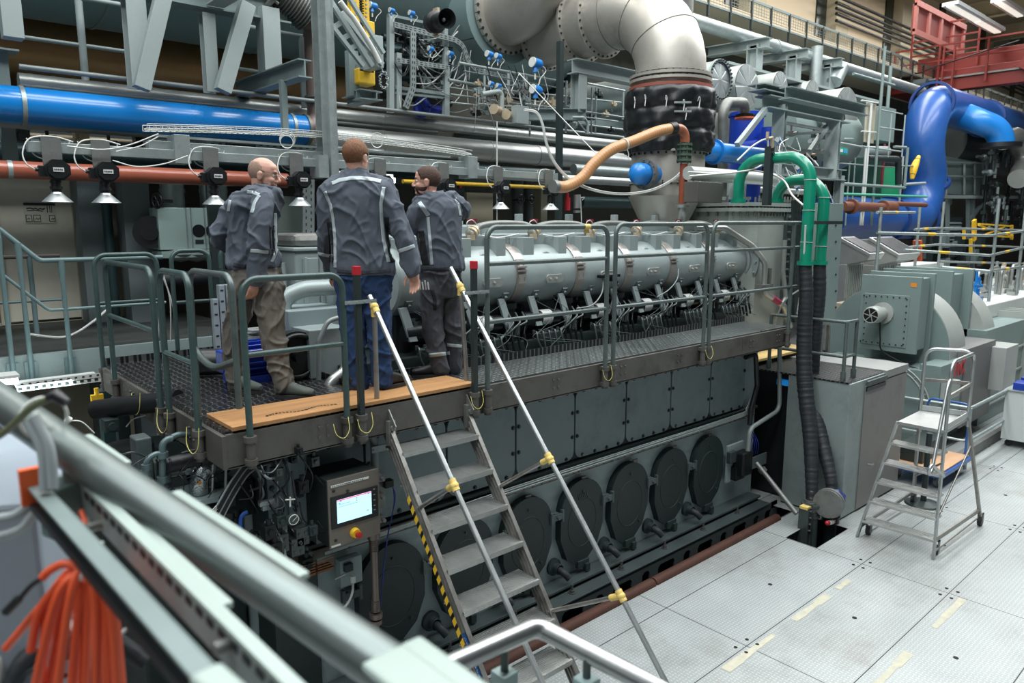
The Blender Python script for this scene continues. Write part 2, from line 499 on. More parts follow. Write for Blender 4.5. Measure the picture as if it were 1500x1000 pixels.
struct(m, 'trim_8', beige2_m)
m = MB(); m.box(-8, 70, 11.6, WY, 9.18, 9.3)
struct(m, 'floor_gallery', beige_m)
# mezzanine floor over the left rear bay
m = MB(); m.box(-6, 11, 10.3, 14.5, 4.45, 4.6); m.box(11, 34, 10.6, 14.5, 5.6, 5.75)
struct(m, 'floor_mezzanine', steeld_m)

# ============================================================ catwalk around the engine
root = thing('catwalk', 'dark steel catwalk with tread plate deck wrapping around the grey engine', 'walkway', (4, 4.8, DK))
XL, XR, YF, YI, YB = 1.56, 8.5, 4.40, 5.0, 7.25
m = MB(); m.box(XL, 3.5, YF, YI+.1, DK-.03, DK); m.box(XL, 2.75, YI+.1, YB, DK-.03, DK)
m.build('deck_plate', deck_m, root, label='dark tread plate deck')
m = MB(); m.box(3.505, XR, YF, YI, DK-.03, DK); m.build('deck_plate', deck2_m, root, label='bright galvanised tread plate deck')
m = MB()
m.box(XL, XR, YF-.03, YF, DK-.23, DK-.035); m.box(XL, XR, YF-.03, YF+.04, DK-.035, DK-.015); m.box(XL, XR, YF-.03, YF+.05, DK-.235, DK-.22)
m.box(XL-.03, XL, YF-.03, YB, DK-.23, DK-.02); m.box(XR-.02, XR, YF, YI, DK-.23, DK-.02)
for x in (2.2, 3.55, 4.4, 5.3, 6.2, 6.7, 7.6, 8.2):
    for dx in (-.03, .03):
        for dz in (-.08, -.15): m.cyl((x+dx, YF-.035, DK+dz), (x+dx, YF-.045, DK+dz), .011, n=6)
for y in (4.9, 6.3):
    for dy in (-.04, .04):
        for dz in (-.08, -.15): m.cyl((XL-.045, y+dy, DK+dz), (XL-.03, y+dy, DK+dz), .011, n=6)
m.box(XR-1.1, XR-1.095, YF-.032, YF-.03, DK-.22, DK-.03)
m.build('fascia_beam', fascia_m, root, bev=.003)
m = MB(); m.box(3.2, XR, YI, YI+.008, DK, DK+.07); m.box(2.75, 2.758, YI+.1, YB, DK-.03, DK+.05); m.box(XL, 2.75, YB, YB+.008, DK, DK+.06)
m.beam((2.76, YI+.1, DK+.02), (3.5, YI+.1, DK+.02), .01, .06)
m.build('toe_board', deck_m, root)
for x in (2.0, 4.0, 6.0, 8.0): MB().ibeam((x, YF, DK-.14), (x, 4.7, DK-.14), .1, .18, .01).build('support_beam', fascia_m, root)
MB().ibeam((XL+.06, YF, DK-.14), (XL+.06, YB, DK-.14), .1, .18, .01).build('support_beam', fascia_m, root)
MB().box(XL+.02, XL+.12, YB-.15, YB-.05, -1, DK-.2).build('leg', engd_m, root)
MB().box(2.5, 2.6, YB-.1, YB, -1, DK-.2).build('leg', engd_m, root)

# plywood laid over the deck at the ladder head
m = MB()
m.add([(1.60,4.82,DK+.002),(1.60,4.37,DK+.002),(3.50,4.37,DK+.002),(3.50,4.74,DK+.002),(1.60,4.82,DK+.028),(1.60,4.37,DK+.028),(3.50,4.37,DK+.028),(3.50,4.74,DK+.028)],
      [(0,1,2,3),(4,7,6,5),(0,4,5,1),(1,5,6,2),(2,6,7,3),(3,7,4,0)])
pl = single(m, 'plywood_board', wood_m, 'brown plywood board laid on the catwalk under the three men', 'board', bev=.002)
m = MB()                                     # the stencilled line on the board
rnd = random.Random(5); x = 1.86
for k in range(22):
    w = rnd.uniform(.008, .022); y = 4.475+.02*sin(k*.5)
    m.add([(x,y,DK+.0288),(x+w,y,DK+.0288),(x+w+.004,y+rnd.uniform(.015,.03),DK+.0288),(x+.004,y+rnd.uniform(.015,.03),DK+.0288)], [(0,1,2,3)])
    x += w+.008
m.build('stencil_mark', black_m, pl)

# ------------------------------------------------------------ guard rails: bent pipe hoops in clamp sockets
def guard_rail(label, p0, p1, z1, mids, mat=rail_m, r=.021, z0=DK-.17, R=.1, sockets=True, foot=None, tapes=(), group='guard rails of the catwalk', tagw=None):
    p0, p1 = V((p0[0], p0[1], 0)), V((p1[0], p1[1], 0))
    root = thing('guard_rail', label, 'railing', (p0.x, p0.y, z0), group)
    a = V((p0.x, p0.y, z0)); b = V((p1.x, p1.y, z0 if foot is None else foot))
    m = MB(); m.tube(fillet([a, (p0.x,p0.y,z1), (p1.x,p1.y,z1), b], R, 7), r, 12); m.build('hoop', mat, root)
    d = (p1-p0); d.z = 0; dn = d.normalized(); nrm = V((dn.y, -dn.x, 0))
    for z in mids:
        q = MB(); q.tube([V((p0.x,p0.y,z)), V((p1.x,p1.y,z))], r*.85, 10); q.build('mid_rail', mat, root)
    if sockets:
        for p in (p0, p1):
            s = MB()
            for zz in (DK-.055, DK-.2):
                s.cyl((p.x, p.y, zz-.018), (p.x, p.y, zz+.018), r+.019, n=14)
            s.cyl((p.x, p.y, DK-.24), (p.x, p.y, DK-.04), r+.008, n=12)
            inw = V((0, 1, 0)) if abs(p.y-(YF-.08)) < .1 else V((1, 0, 0))
            for zz in (DK-.055, DK-.2): s.obox(V((p.x,p.y,zz))+inw*.03, inw*.03, inw.cross(UP)*.03, UP*.016)
            s.build('clamp_socket', fascia_m, root)
    for (t, w) in tapes:
        q = MB(); c = V((p0.x, p0.y, z1)).lerp(V((p1.x, p1.y, z1)), t)
        q.cyl(c-dn*w, c+dn*w, r+.003, n=12); q.obox(c-UP*.03, dn*w*.8, UP*.022, nrm*.002); q.build('tape', tape_m, root)
    return root
Yr = YF-.07; Xr = XL-.06
guard_rail('dark green hoop rail across the rear catwalk end, left of the side hoops', (1.55, 7.3), (2.07, 7.3), 3.31, [2.88])
guard_rail('dark green hoop rail in the middle of the rear catwalk edge', (2.2, 7.3), (2.55, 7.3), 3.33, [2.84])
guard_rail('dark green hoop rail on the rear catwalk edge behind the bald man', (2.66, 7.3), (3.1, 7.3), 3.36, [2.84])
guard_rail('dark green hoop rail on the left catwalk side, at the far corner', (Xr, 6.70), (Xr, 5.45), 3.28, [2.84])
guard_rail('dark green hoop rail on the left catwalk side, nearer the front corner', (Xr, 5.26), (Xr, 4.68), 3.28, [2.72])
r_ = guard_rail('brownish loose hoop rail with sagging middle bar inside the front left corner', (1.70, 5.27), (1.72, 4.56), 3.27, [], rail2_m, z0=DK+.03, sockets=False, foot=2.42)
m = MB(); m.tube(spline([(1.70,5.27,2.72),(1.70,5.1,2.66),(1.71,4.9,2.64),(1.72,4.56,2.73)], 6), .024, 10); m.build('mid_rail', rail2_m, r_)
guard_rail('dark green hoop rail on the front catwalk edge left of the ladder', (1.69, Yr), (2.36, Yr), 3.26, [2.80])
guard_rail('tall grey green hoop rail right of the ladder with yellow tape on top', (3.60, Yr), (5.00, Yr), 3.56, [3.28, 2.83], rail2_m, tapes=((.80, .035),))
guard_rail('tall grey green hoop rail in the middle of the front catwalk edge', (5.11, Yr), (6.56, Yr), 3.58, [3.29, 2.83], rail2_m)
# last stretch ends on a square post
root = thing('guard_rail', 'tall grey green rail at the right catwalk end beside the green pipes', 'railing', (6.66, Yr, 2.2), 'guard rails of the catwalk')
m = MB(); m.tube(fillet([(6.66,Yr,2.15),(6.66,Yr,3.59),(8.5,Yr,3.59)], .1, 7), .021, 12); m.build('hoop', rail2_m, root)
for z in (3.30, 2.83):
    m = MB(); m.tube([(6.66,Yr,z),(8.5,Yr,z)], .018, 10); m.build('mid_rail', rail2_m, root)
m = MB(); m.cyl((8.36,Yr,2.1),(8.36,Yr,3.6),.024); m.build('end_post', rail2_m, root)
for x in (6.66, 8.36):
    s = MB()
    for zz in (DK-.055, DK-.2): s.cyl((x,Yr,zz-.018),(x,Yr,zz+.018),.04,n=14); s.box(x-.03,x+.03,Yr,YF,zz-.016,zz+.016)
    s.cyl((x,Yr,DK-.24),(x,Yr,DK-.04),.029); s.build('clamp_socket', fascia_m, root)
# the two red capped gate posts
for x, lab, link in ((2.47, 'dark square gate post with a red cap, left of the ladder head', (2.36, 2.60)), (3.47, 'dark square gate post with a red cap, right of the ladder head', (3.36, 3.60))):
    root = thing('gate_post', lab, 'post', (x, Yr, 2.2), 'red capped gate posts')
    m = MB(); m.box(x-.02,x+.02,Yr-.02,Yr+.02,DK-.14,3.28); m.build('post', engd_m, root, bev=.003)
    m = MB(); m.box(x-.023,x+.023,Yr-.023,Yr+.023,3.25,3.31); m.build('cap', redcap_m, root, bev=.004)
    s = MB()
    for zz in (DK-.055, DK-.2): s.cyl((x,Yr,zz-.018),(x,Yr,zz+.018),.042,n=14); s.box(x-.03,x+.03,Yr,YF,zz-.016,zz+.016)
    s.cyl((x,Yr,DK-.24),(x,Yr,DK-.04),.03); s.build('clamp_socket', fascia_m, root)
    m = MB(); m.box(link[0],link[1],Yr-.028,Yr-.023,3.06,3.085)
    for q in range(4): m.cyl((link[0]+.03+q*.06,Yr-.035,3.072),(link[0]+.03+q*.06,Yr-.02,3.072),.008,n=8)
    m.build('link_bar', galv_m, root)
# yellow green safety cords at the sockets
for i, (x, y, lab) in enumerate(((2.34, Yr-.05, 'beside the post left of the ladder'), (2.52, Yr-.05, 'under the left red capped post'), (3.50, Yr-.05, 'under the right red capped post'), (5.02, Yr-.05, 'under the first tall rail joint'), (6.64, Yr-.05, 'under the second tall rail joint'))):
    m = MB(); m.tube(spline([(x,y,DK-.02),(x-.01,y-.03,DK-.1),(x-.05,y-.03,DK-.15),(x-.1,y-.02,DK-.12),(x-.11,y,DK-.05)],5), .0022, 6)
    single(m, 'safety_cord', pm('yellow green cord %d'%i, 'd8d27a', .6), 'thin yellow green safety cord hanging '+lab, 'cord', 'safety cords')
for i, (y, lab) in enumerate(((4.75, 'looped below the near side hoop rail'), (5.36, 'looped between the two side hoop rails'), (6.0, 'lying at the side deck edge'))):
    x = Xr-.05; m = MB()
    m.tube(spline([(x,y,DK-.02),(x-.02,y-.04,DK-.12),(x-.02,y-.14,DK-.16),(x-.01,y-.22,DK-.1),(x,y-.23,DK+.02)],5), .0022, 6)
    single(m, 'safety_cord', MATS['yellow green cord 0'], 'thin yellow green safety cord '+lab, 'cord', 'safety cords')

# ============================================================ boarding ladder
LX0, LX1 = 2.715, 3.42
def LP(t): return 4.40-t*1.62/1.37*.86 if False else None
def lad(z): return 4.385-(2.22-z)/1.37           # y of the tread nose at height z
root = thing('boarding_ladder', 'steep aluminium ladder with silver handrails leading up to the catwalk', 'ladder', (3.07, 3.3, 0))
n = V((0, 1.37, -1)).normalized()                # across the stringer, away from the climber
d = V((0, 1, 1.37)).normalized()
for x, nm in ((LX0, 'stringer'), (LX1, 'stringer')):
    m = MB()
    a, b = V((x, lad(0.0)+.08, 0.0)), V((x, lad(2.30)+.08, 2.30))
    c = (a+b)/2; h = (b-a)/2
    m.obox(c, h, n*.055, V((.006,0,0)))
    for s in (-1, -.33, .33, 1): m.obox(c+n*.05*s, h, n*.006, V((.017,0,0)))
    m.build(nm, aluw_m, root, bev=.002)
treadM = pm('ribbed aluminium tread', 'b2b4b2', .35, .9, .12, 12, bump=.8, bscale=120, stretch=(1, .1, 1))
for k in range(10):
    z = 2.22-.232*k; y = lad(z)
    m = MB(); m.box(LX0+.01, LX1-.01, y, y+.22, z-.012, z)
    for q in range(14): m.box(LX0+.012, LX1-.012, y+.004+q*.0155, y+.010+q*.0155, z, z+.004)
    m.box(LX0+.01, LX1-.01, y-.006, y+.006, z-.035, z+.003); m.box(LX0+.01, LX1-.01, y+.214, y+.22, z-.03, z)
    m.build('tread', treadM, root)
RX0, RX1 = 2.64, 3.50
HR = []
for x, y0, z0, y1, z1 in ((RX0, 4.46, 3.09, 2.50, .78), (RX1, 4.66, 3.24, 2.45, .72)):
    a, b = V((x,y0,z0)), V((x,y1,z1)); HR.append((a,b))
    m = MB(); m.cyl(a, b, .0185, n=14); m.build('handrail', alu_m, root, label='smooth silver handrail')
def onrail(i, z):
    a, b = HR[i]; t = (z-a.z)/(b.z-a.z); return a.lerp(b, t)
for i, x in ((0, RX0), (1, RX1)):
    top = onrail(i, 3.02 if i == 0 else 3.10)
    m = MB(); m.tube([top, V((x+(.02 if i==0 else -.0), 4.44, 2.08))], .019, 10); m.build('rail_post', aluw_m, root)
    q = MB(); q.tube([top+V((0,0,-.07)), top+V((0,0,.01))], .025, 10); q.tube([top-(HR[i][1]-HR[i][0]).normalized()*-.05, top-(HR[i][1]-HR[i][0]).normalized()*.03], .025, 10)
    q.ball(top, .031, 10); q.build('tape_wrap', tape_m, root)
for i, z, sx in ((0, 1.97, LX0), (1, 1.95, LX1), (0, .98, LX0), (1, 1.18, LX1)):
    p = onrail(i, z); zs = z-.34; foot = V((sx, lad(zs)+.08, zs))
    m = MB(); m.tube([p, foot], .015, 10); m.build('strut', aluw_m, root)
    dr = (HR[i][1]-HR[i][0]).normalized(); q = MB(); q.tube([p-dr*.04, p+dr*.04], .025, 10); q.tube([p, p.lerp(foot, .13)], .022, 10); q.ball(p, .03, 10, sc=(1,1.1,.9))
    q.build('tape_wrap', tape_m, root)
for x in (LX0, LX1):                             # head brackets to the catwalk
    m = MB(); m.box(x-.03, x+.03, 4.33, 4.372, 2.02, 2.2); m.cyl((x,4.31,2.15),(x,4.34,2.15),.02,n=8); m.obox(V((x,4.36,2.2)), V((.004,0,0)), V((0,.05,.06)), V((0,-.03,.03)))
    m.build('head_bracket', wsteel_m, root)
m = MB(); hm = MB()                              # hazard stripes along the left stringer
xx = LX0-.019
for k in range(16):
    z = 1.72-k*.058
    P = lambda zz, w: V((xx, lad(zz)+.08+.0, zz))+n*w
    q = [P(z,.008),P(z-.034,.008),P(z-.05,.053),P(z-.016,.053)]
    m.add(q+[p+V((-.003,0,0)) for p in q], [(0,1,2,3),(4,7,6,5),(0,4,5,1),(2,6,7,3)])
    z2 = z-.029; q = [P(z2,.008),P(z2-.029,.008),P(z2-.045,.053),P(z2-.016,.053)]
    hm.add(q+[p+V((-.002,0,0)) for p in q], [(0,1,2,3),(4,7,6,5)])
m.build('hazard_tape', yel_m, root, label='yellow stripes of hazard tape')
hm.build('hazard_tape', black_m, root, label='black stripes of hazard tape')
m = MB(); P = lambda zz, w: V((xx, lad(zz)+.08, zz))+n*w
q = [P(.93,-.045),P(.62,-.045),P(.62,-.012),P(.93,-.012)]
m.add(q+[p+V((-.003,0,0)) for p in q], [(0,1,2,3),(4,7,6,5)])
lb = m.build('maker_label', pm('blue label', '14508e', .4), root, label='blue label with white lettering')
m = MB(); rnd = random.Random(2)
for k in range(11):
    z = .905-k*.024
    for j in range(3):
        a = rnd.uniform(-.038,-.024); b = a+rnd.uniform(.006,.014); zz = z-j*.006
        q = [P(zz,a),P(zz-.003,a),P(zz-.003,b),P(zz,b)]
        m.add([p+V((-.0045,0,0)) for p in q], [(0,3,2,1)])
m.build('lettering', white_m, lb)
# ============================================================ the big engine
EX0, EX1, EY = 1.95, 8.42, 4.72
ER = thing('diesel_engine', 'huge grey green multi cylinder engine filling the bay under and behind the catwalk', 'engine', (5.2, 5.6, -1.0))
m = MB(); m.box(EX0, EX1, EY+.02, 7.3, -.2, 2.08); m.build('engine_block', eng_m, ER, bev=.01)
MB().box(EX0-.01, 2.28, EY-.005, EY+.3, -.2, 2.09).build('shade_plate', engd_m, ER)  # dark plate added so the left engine end reads as shade
m = MB(); m.box(1.2, EX0-.02, 5.2, 6.9, -.6, 1.7); m.build('end_casing', engd_m, ER, bev=.02)
m = MB(); m.box(EX0, 8.36, EY-.02, EY+.03, 2.03, 2.1); m.box(EX0, 8.36, EY-.05, EY+.03, 1.265, 1.295); m.build('ledge', engd_m, ER, bev=.004)
def rounded(w, h, r, k=5):
    pts = []
    for cx, cy, a0 in ((w/2-r, h/2-r, 0), (-w/2+r, h/2-r, 90), (-w/2+r, -h/2+r, 180), (w/2-r, -h/2+r, 270)):
        for j in range(k+1):
            a = radians(a0+90*j/k); pts.append((cx+r*cos(a), cy+r*sin(a)))
    return pts
SPAN = .769
XB = [8.08-SPAN*i for i in range(9)]
m = MB(); m.box(EX0+.02, 8.1, EY+.005, EY+.03, 1.3, 2.03); m.build('gasket_plate', black_m, ER)
XC = []
for i in range(8):
    cx = XB[i]-SPAN/2; XC.append(cx)
    if cx < EX0+.35: continue
    b = MB(); b.prism(rounded(SPAN-.022, .695, .09), (cx, EY+.004, 1.665), (1,0,0), (0,0,1), (0,-.022,0)); b.m = [0]*len(b.m)
    for q in range(4):
        for s in (-1, 1):
            x = cx+(-.27+.18*q); b.cyl((x, EY-.016, 1.665+s*.325), (x, EY-.034, 1.665+s*.325), .0125, n=6)
            b.cyl((x, EY-.016, 1.665+s*.325), (x, EY-.022, 1.665+s*.325), .021, n=10)
    for s in (-1, 1):
        for zz in (-.12, .12): b.cyl((cx+s*.35, EY-.016, 1.665+zz), (cx+s*.35, EY-.034, 1.665+zz), .0125, n=6); b.cyl((cx+s*.35, EY-.016, 1.665+zz), (cx+s*.35, EY-.022, 1.665+zz), .021, n=10)
    b.m = [0 if len(f) > 15 or i < 40 else 1 for i, f in enumerate(b.f)]; b.build('access_panel', [panel_m, engd_m], ER)
# bolted flange and bundle of thin conduits running along it
m = MB(); m.box(EX0, 8.3, EY-.035, EY+.02, 1.17, 1.24)
for i in range(58):
    x = EX0+.06+i*.11; m.cyl((x, EY-.035, 1.195), (x, EY-.052, 1.195), .015, n=6)
m.build('bolt_flange', pm('brownish flange', '5c5652', .5, .3, .2, 5), ER, bev=.002)
for k in range(5):
    m = MB(); m.tube(spline([(2.3,EY-.09,1.215+.004*k),(4.5,EY-.085-.011*(k%2),1.222+.012*k),(7.7,EY-.09,1.228+.012*k),(8.05,EY-.06,1.26+.012*k),(8.2,EY-.02,1.36+.01*k)],5), .0065, 6)
    m.build('conduit', galv_m, ER)
bk = pm('bracket steel', '6a6864', .5, .4)
for x in (3.6,4.35,5.1,5.9,6.6,7.3): MB().box(x-.012,x+.054,EY-.045,EY-.03,1.02,1.12).build('lift_lug', bk, ER)
for i in range(12):
    x = 2.5+i*.5; MB().box(x-.01,x+.01,EY-.105,EY-.02,1.205,1.212).build('conduit_bracket', bk, ER)
# crankcase covers
def door_poly(R=.305, H=.42):
    pts = []
    for j in range(19):
        a = pi*j/18; pts.append((R*cos(a), .12+.31*sin(a)))
    pts += [(-R, -.13), (-.21, -.36), (-.10, -.43), (.06, -.43), (.22, -.30), (R, -.10)]
    return pts
DXS = [7.30-.735*i for i in range(8)]
for i, cx in enumerate(DXS):
    if cx < EX0+.25: continue
    m = MB(); m.prism(door_poly(), (cx, EY+.02, .67), (1,0,0), (0,0,1), (0,-.075,0))
    p = m.build('crankcase_door', door_m, ER, bev=.012)
    q = MB(); pts = [V((cx+.205*cos(a), EY-.056, .66+.25*sin(a))) for a in [2*pi*t/32 for t in range(33)]]
    q.tube(pts, .0035, 6, False)
    q.cyl((cx+.16, EY-.05, .42), (cx+.16, EY-.075, .42), .013, n=8); q.cyl((cx, EY-.05, .98), (cx, EY-.07, .98), .011, n=8)
    if i == 3:
        for t in range(6): q.obox(V((cx-.06+.024*t, EY-.058, .93)), V((.004,0,.006)), V((0,.003,0)), V((-.012,0,.028)))
    q.build('door_relief', engd_m, p)
    h = MB(); h.box(cx-.07, cx+.09, EY-.075, EY-.03, .18, .26); h.box(cx+.02, cx+.08, EY-.1, EY-.05, .14, .22)
    h.build('door_latch', engd_m, p, bev=.004)
for i in range(len(DXS)-1):
    cx = (DXS[i]+DXS[i+1])/2
    if cx < EX0+.2: continue
    m = MB(); m.box(cx-.075, cx+.075, EY-.075, EY-.05, .78, .84); m.box(cx-.03, cx+.03, EY-.06, EY, .77, .85)
    m.cyl((cx, EY-.1, .81), (cx, EY-.07, .81), .018, n=8); m.box(cx-.085,cx-.06,EY-.078,EY-.04,.75,.87); m.box(cx+.06,cx+.085,EY-.078,EY-.04,.75,.87)
    m.build('door_clamp', bed_m, ER, bev=.003)
    x = cx+.03
    m = MB(); m.lathe([(0,.0),(.085,.0),(.085,.03),(.055,.045),(.05,.10),(.044,.10)], (x, EY+.02, .27), (0,-1,0), 20)
    m.torus((x, EY-.075, .27), (0,1,0), .046, .006, 16, 6)
    p = m.build('drain_flange', engd_m, ER)
    q = MB(); q.tube(spline([(x,EY-.03,.27),(x+.01,EY-.12,.25),(x+.04,EY-.17,.2)],5), .036, 12); q.build('drain_elbow', rub_m, p)
# bed frame with cut-outs
m = MB()
m.box(EX0, 8.36, EY-.16, EY+.05, .10, .125); m.box(EX0, 8.36, EY-.30, EY+.05, .045, .062)
p = m.build('bed_rail', bed_m, ER, bev=.003)
m = MB(); x = EX0
rnd = random.Random(9)
def slot(x0, x1, z0, z1, y, r):
    pts = [(px+(x0+x1)/2, pz+(z0+z1)/2) for px, pz in rounded(x1-x0, z1-z0, r, 4)]
    return pts
bands = []
x = 2.1
while x < 8.2:
    bands.append((x, x+.13)); bands.append((x+.27, x+.27+.30)); x += .735
# frame web: solid plate pieces around openings
yw = EY-.29
edges = [EX0]+[e for b in bands for e in b]+[8.4]
for a, b in zip(edges[0::2], edges[1::2]): m.box(a, b, yw, yw+.02, -.32, .045)
for a, b in bands:
    m.box(a, b, yw, yw+.02, -.03, .045); m.box(a, b, yw, yw+.02, -.32, -.23)
    for (sx, px) in ((1, a), (-1, b)):
        for (sz, pz) in ((-1, -.03), (1, -.23)):
            m.add([(px,yw,pz),(px+sx*.035,yw,pz),(px,yw,pz+sz*.035),(px,yw+.02,pz),(px+sx*.035,yw+.02,pz),(px,yw+.02,pz+sz*.035)], [(0,1,2),(3,5,4),(1,2,5,4)])
m.build('bed_frame', pm('engine bed frame paint', '4a5254', .45, .2, .15, 3, dirt=.4, dcol='1f2527', dscale=3), ER)
m = MB(); m.box(EX0, 8.4, EY-.31, EY-.13, -.345, -.32); m.box(EX0, 8.4, EY-.1, EY, -.4, .1); m.build('bed_backing', engd_m, ER)
for i in range(8):
    x = 2.6+i*.735
    m = MB(); m.cyl((x,EY-.2,.06),(x,EY-.2,.095),.024,n=6); m.cyl((x,EY-.2,.09),(x,EY-.2,.15),.013,n=10); m.cyl((x,EY-.2,.062),(x,EY-.2,.07),.036,n=14)
    m.build('foundation_bolt', pm('bolt steel %d'%i, '6c6e6c', .4, .7) if i == 0 else MATS['bolt steel 0'], ER)
# rusty kerb pipe between floor plates and engine
m = MB(); m.tube([(EX0,4.19,.0),(5.62,4.19,.0)], .06, 12); single(m, 'kerb_pipe', rust_m, 'long rust brown kerb pipe between floor plates and engine, section nearer the ladder', 'pipe')
m = MB(); m.tube([(5.64,4.19,.0),(8.1,4.19,.0)], .06, 12); single(m, 'kerb_pipe', rust_m, 'rust brown kerb pipe between floor plates and engine, section nearer the dark pit', 'pipe')

# --------- upper half above the deck
TY, TZ, TR = 5.62, 3.07, .30
m = MB(); m.box(2.9, 8.6, 5.35, 7.2, 2.1, 2.42); m.build('engine_block', engd_m, ER, bev=.01, label='dark upper deck of the engine block')
m = MB(); m.box(3.2, 9.2, 5.95, 7.1, 2.42, 3.30); m.build('cylinder_bank', eng_m, ER, bev=.02)
TX0 = 3.45
cents = [8.55-.80*i for i in range(7)]
segs = []
LX = [4.76, 5.63, 6.45, 7.28, 8.98]
J = [TX0, 4.05, 4.86, 5.71, 6.52, 7.35, 8.18, 9.02]
for i in range(7):
    a, b = J[i], J[i+1]
    m = MB(); m.lathe([(0,0),(TR-.02,0),(TR,.02),(TR,b-a-.02),(TR-.02,b-a),(0,b-a)], (a,TY,TZ), (1,0,0), 40)
    p = m.build('manifold_section', engl_m, ER)
    # oval inspection plate
    cx = (a+b)/2+.04
    ang = radians(-8)
    nrm = V((0,-cos(ang),sin(ang))); upv = V((0,sin(ang),cos(ang)))
    c = V((cx,TY,TZ))+nrm*(TR-.005)
    q = MB(); q.prism(rounded(.24,.085,.03,3), c, (1,0,0), upv, nrm*.02)
    for s in (-.07,.01): q.cyl(c+V((s,0,0))+nrm*.015, c+V((s,0,0))+nrm*.045, .012, n=8); q.cyl(c+V((s,0,0))+nrm*.015, c+V((s,0,0))+nrm*.026, .02, n=10)
    q.build('inspection_plate', pm('cast inspection plate','a9aca8',.4,.6,.15,20,bump=.4) if 'cast inspection plate' not in MATS else MATS['cast inspection plate'], p, bev=.003)
    for s in (-.22, .2):
        a2 = radians(-38); nn = V((0,-cos(a2),sin(a2)))
        c2 = V((cx+s,TY,TZ))+nn*TR
        k = MB(); k.obox(c2, V((.035,0,0)), nn*.012, V((0,sin(a2),cos(a2)))*.04); k.cyl(c2, c2+nn*.04, .017, n=8); k.build('boss', pm('boss','737c7c',.5,.3) if 'boss' not in MATS else MATS['boss'], p)
    # slanted supports
    for s in (-.25, .18):
        k = MB(); k.obox(V((cx+s,TY-.27,TZ-.36)), V((.042,0,0)), V((0,.015,0)), V((-.03,.035,.15))); k.build('manifold_strut', engl_m, ER, bev=.003)
    # saddle block on top
    m2 = MB(); x0 = a+.1; x1 = b-.13
    m2.box(x0, x1, TY-.02, TY+.35, TZ+.14, TZ+.40); m2.box(x0, x0+.15, TY-.22, TY, TZ+.12, TZ+.38); m2.box(x1-.12, x1, TY-.22, TY, TZ+.12, TZ+.38)
    m2.lathe([(.0,.0),(.10,.02),(.12,.06),(.12,.4)], ((x0+x1)/2+.02, TY-.23, TZ+.13), (0,1,.0), 18)
    m2.build('intake_saddle', engl_m, ER, bev=.006)
    # rocker cover with lifting post, drain hose and cream clamp
    m3 = MB(); m3.box(a+.04, b-.06, TY+.33, TY+1.1, TZ+.22, TZ+.50); m3.box(a+.02, b-.02, TY+.28, TY+.36, TZ+.36, TZ+.41)
    r3 = m3.build('rocker_cover', engl_m, ER, bev=.02)
    k = MB(); k.box(b-.16, b-.09, TY+.5, TY+.57, TZ+.50, TZ+.62); k.build('lifting_post', steelp_m, r3, bev=.006)
    if i > 0:
        c0 = V((a+.36, TY-.1, TZ+.43))
        dr = V((.55, .25, .28)).normalized()
        k = MB(); k.tube([c0-dr*.05, c0+dr*.07], .045, 14); k.build('bypass_elbow', clad_m, r3)
        k = MB(); k.tube([c0-dr*.03, c0+dr*.0], .062, 16); k.tube([c0+dr*.02, c0+dr*.05], .058, 16); k.box(c0.x-.09,c0.x-.03,c0.y-.08,c0.y-.03,c0.z-.07,c0.z-.02); k.build('band_clamp', cream_m, r3)
        k = MB(); k.tube(spline([c0+dr*.06, c0+V((.18,.10,.06)), c0+V((.42,.14,.085)), c0+V((.75,.14,.08)), c0+V((.86,.1,.05))],6), .032, 12); k.build('bypass_pipe', wsteel_m, r3)
        k = MB(); k.tube(spline([c0+V((-.06,-.03,.02)), c0+V((-.09,-.03,.09)), c0+V((-.02,-.02,.12)), c0+V((.05,0,.08))],5), .0045, 6); k.tube(spline([c0+V((.1,-.02,-.03)),c0+V((.3,-.04,-.05)),c0+V((.6,0,-.02))],5), .008, 6); k.build('sensor_wire', cable_m, r3)
        k = MB(); k.box(c0.x-.05, c0.x+.06, c0.y+.0, c0.y+.01, c0.z+.1, c0.z+.13); k.build('warning_tag', pm('wine red tag','7c1c34',.5) if 'wine red tag' not in MATS else MATS['wine red tag'], r3)
    # joint band with toggle latch
    if i > 0:
        q = MB(); q.lathe([(TR,-.06),(TR+.012,-.06),(TR+.012,.06),(TR,.06)], (a,TY,TZ), (1,0,0), 40); q.torus((a-.055,TY,TZ), (1,0,0), TR+.008, .006, 40, 6)
        jb = q.build('joint_band', pm('joint band steel','a39c98',.35,.7,.1,6) if 'joint band steel' not in MATS else MATS['joint band steel'], p)
        q = MB()
        for aa in (-4, 10, 24):
            a3 = radians(aa); nn = V((0,-cos(a3),sin(a3))); uu = V((0,sin(a3),cos(a3))); cc = V((a,TY,TZ))+nn*(TR+.018)
            if aa == 10: 
                q.obox(cc+nn*.01, V((.055,0,0)), nn*.008, uu*.008); q.obox(cc+nn*.01+uu*.035, V((.055,0,0)), nn*.008, uu*.008)
            else:
                q.obox(cc, V((.05,0,0)), nn*.006, uu*.045)
                for sx in (-.035,.035): q.obox(cc+nn*.008+V((sx,0,0)), V((.008,0,0)), nn*.004, uu*.02)
        q.build('toggle_latch', pm('latch steel','b8b2ae',.35,.8) if 'latch steel' not in MATS else MATS['latch steel'], jb)
m = MB(); m.lathe([(TR+.005,0),(TR+.03,.02),(TR+.03,.07),(TR+.12,.09),(TR+.12,.13),(0,.13)], (9.02,TY,TZ), (1,0,0), 40)
m.bolts((9.11,TY,TZ), (-1,0,0), TR+.09, 16, .016, .04); m.build('manifold_flange', engl_m, ER)

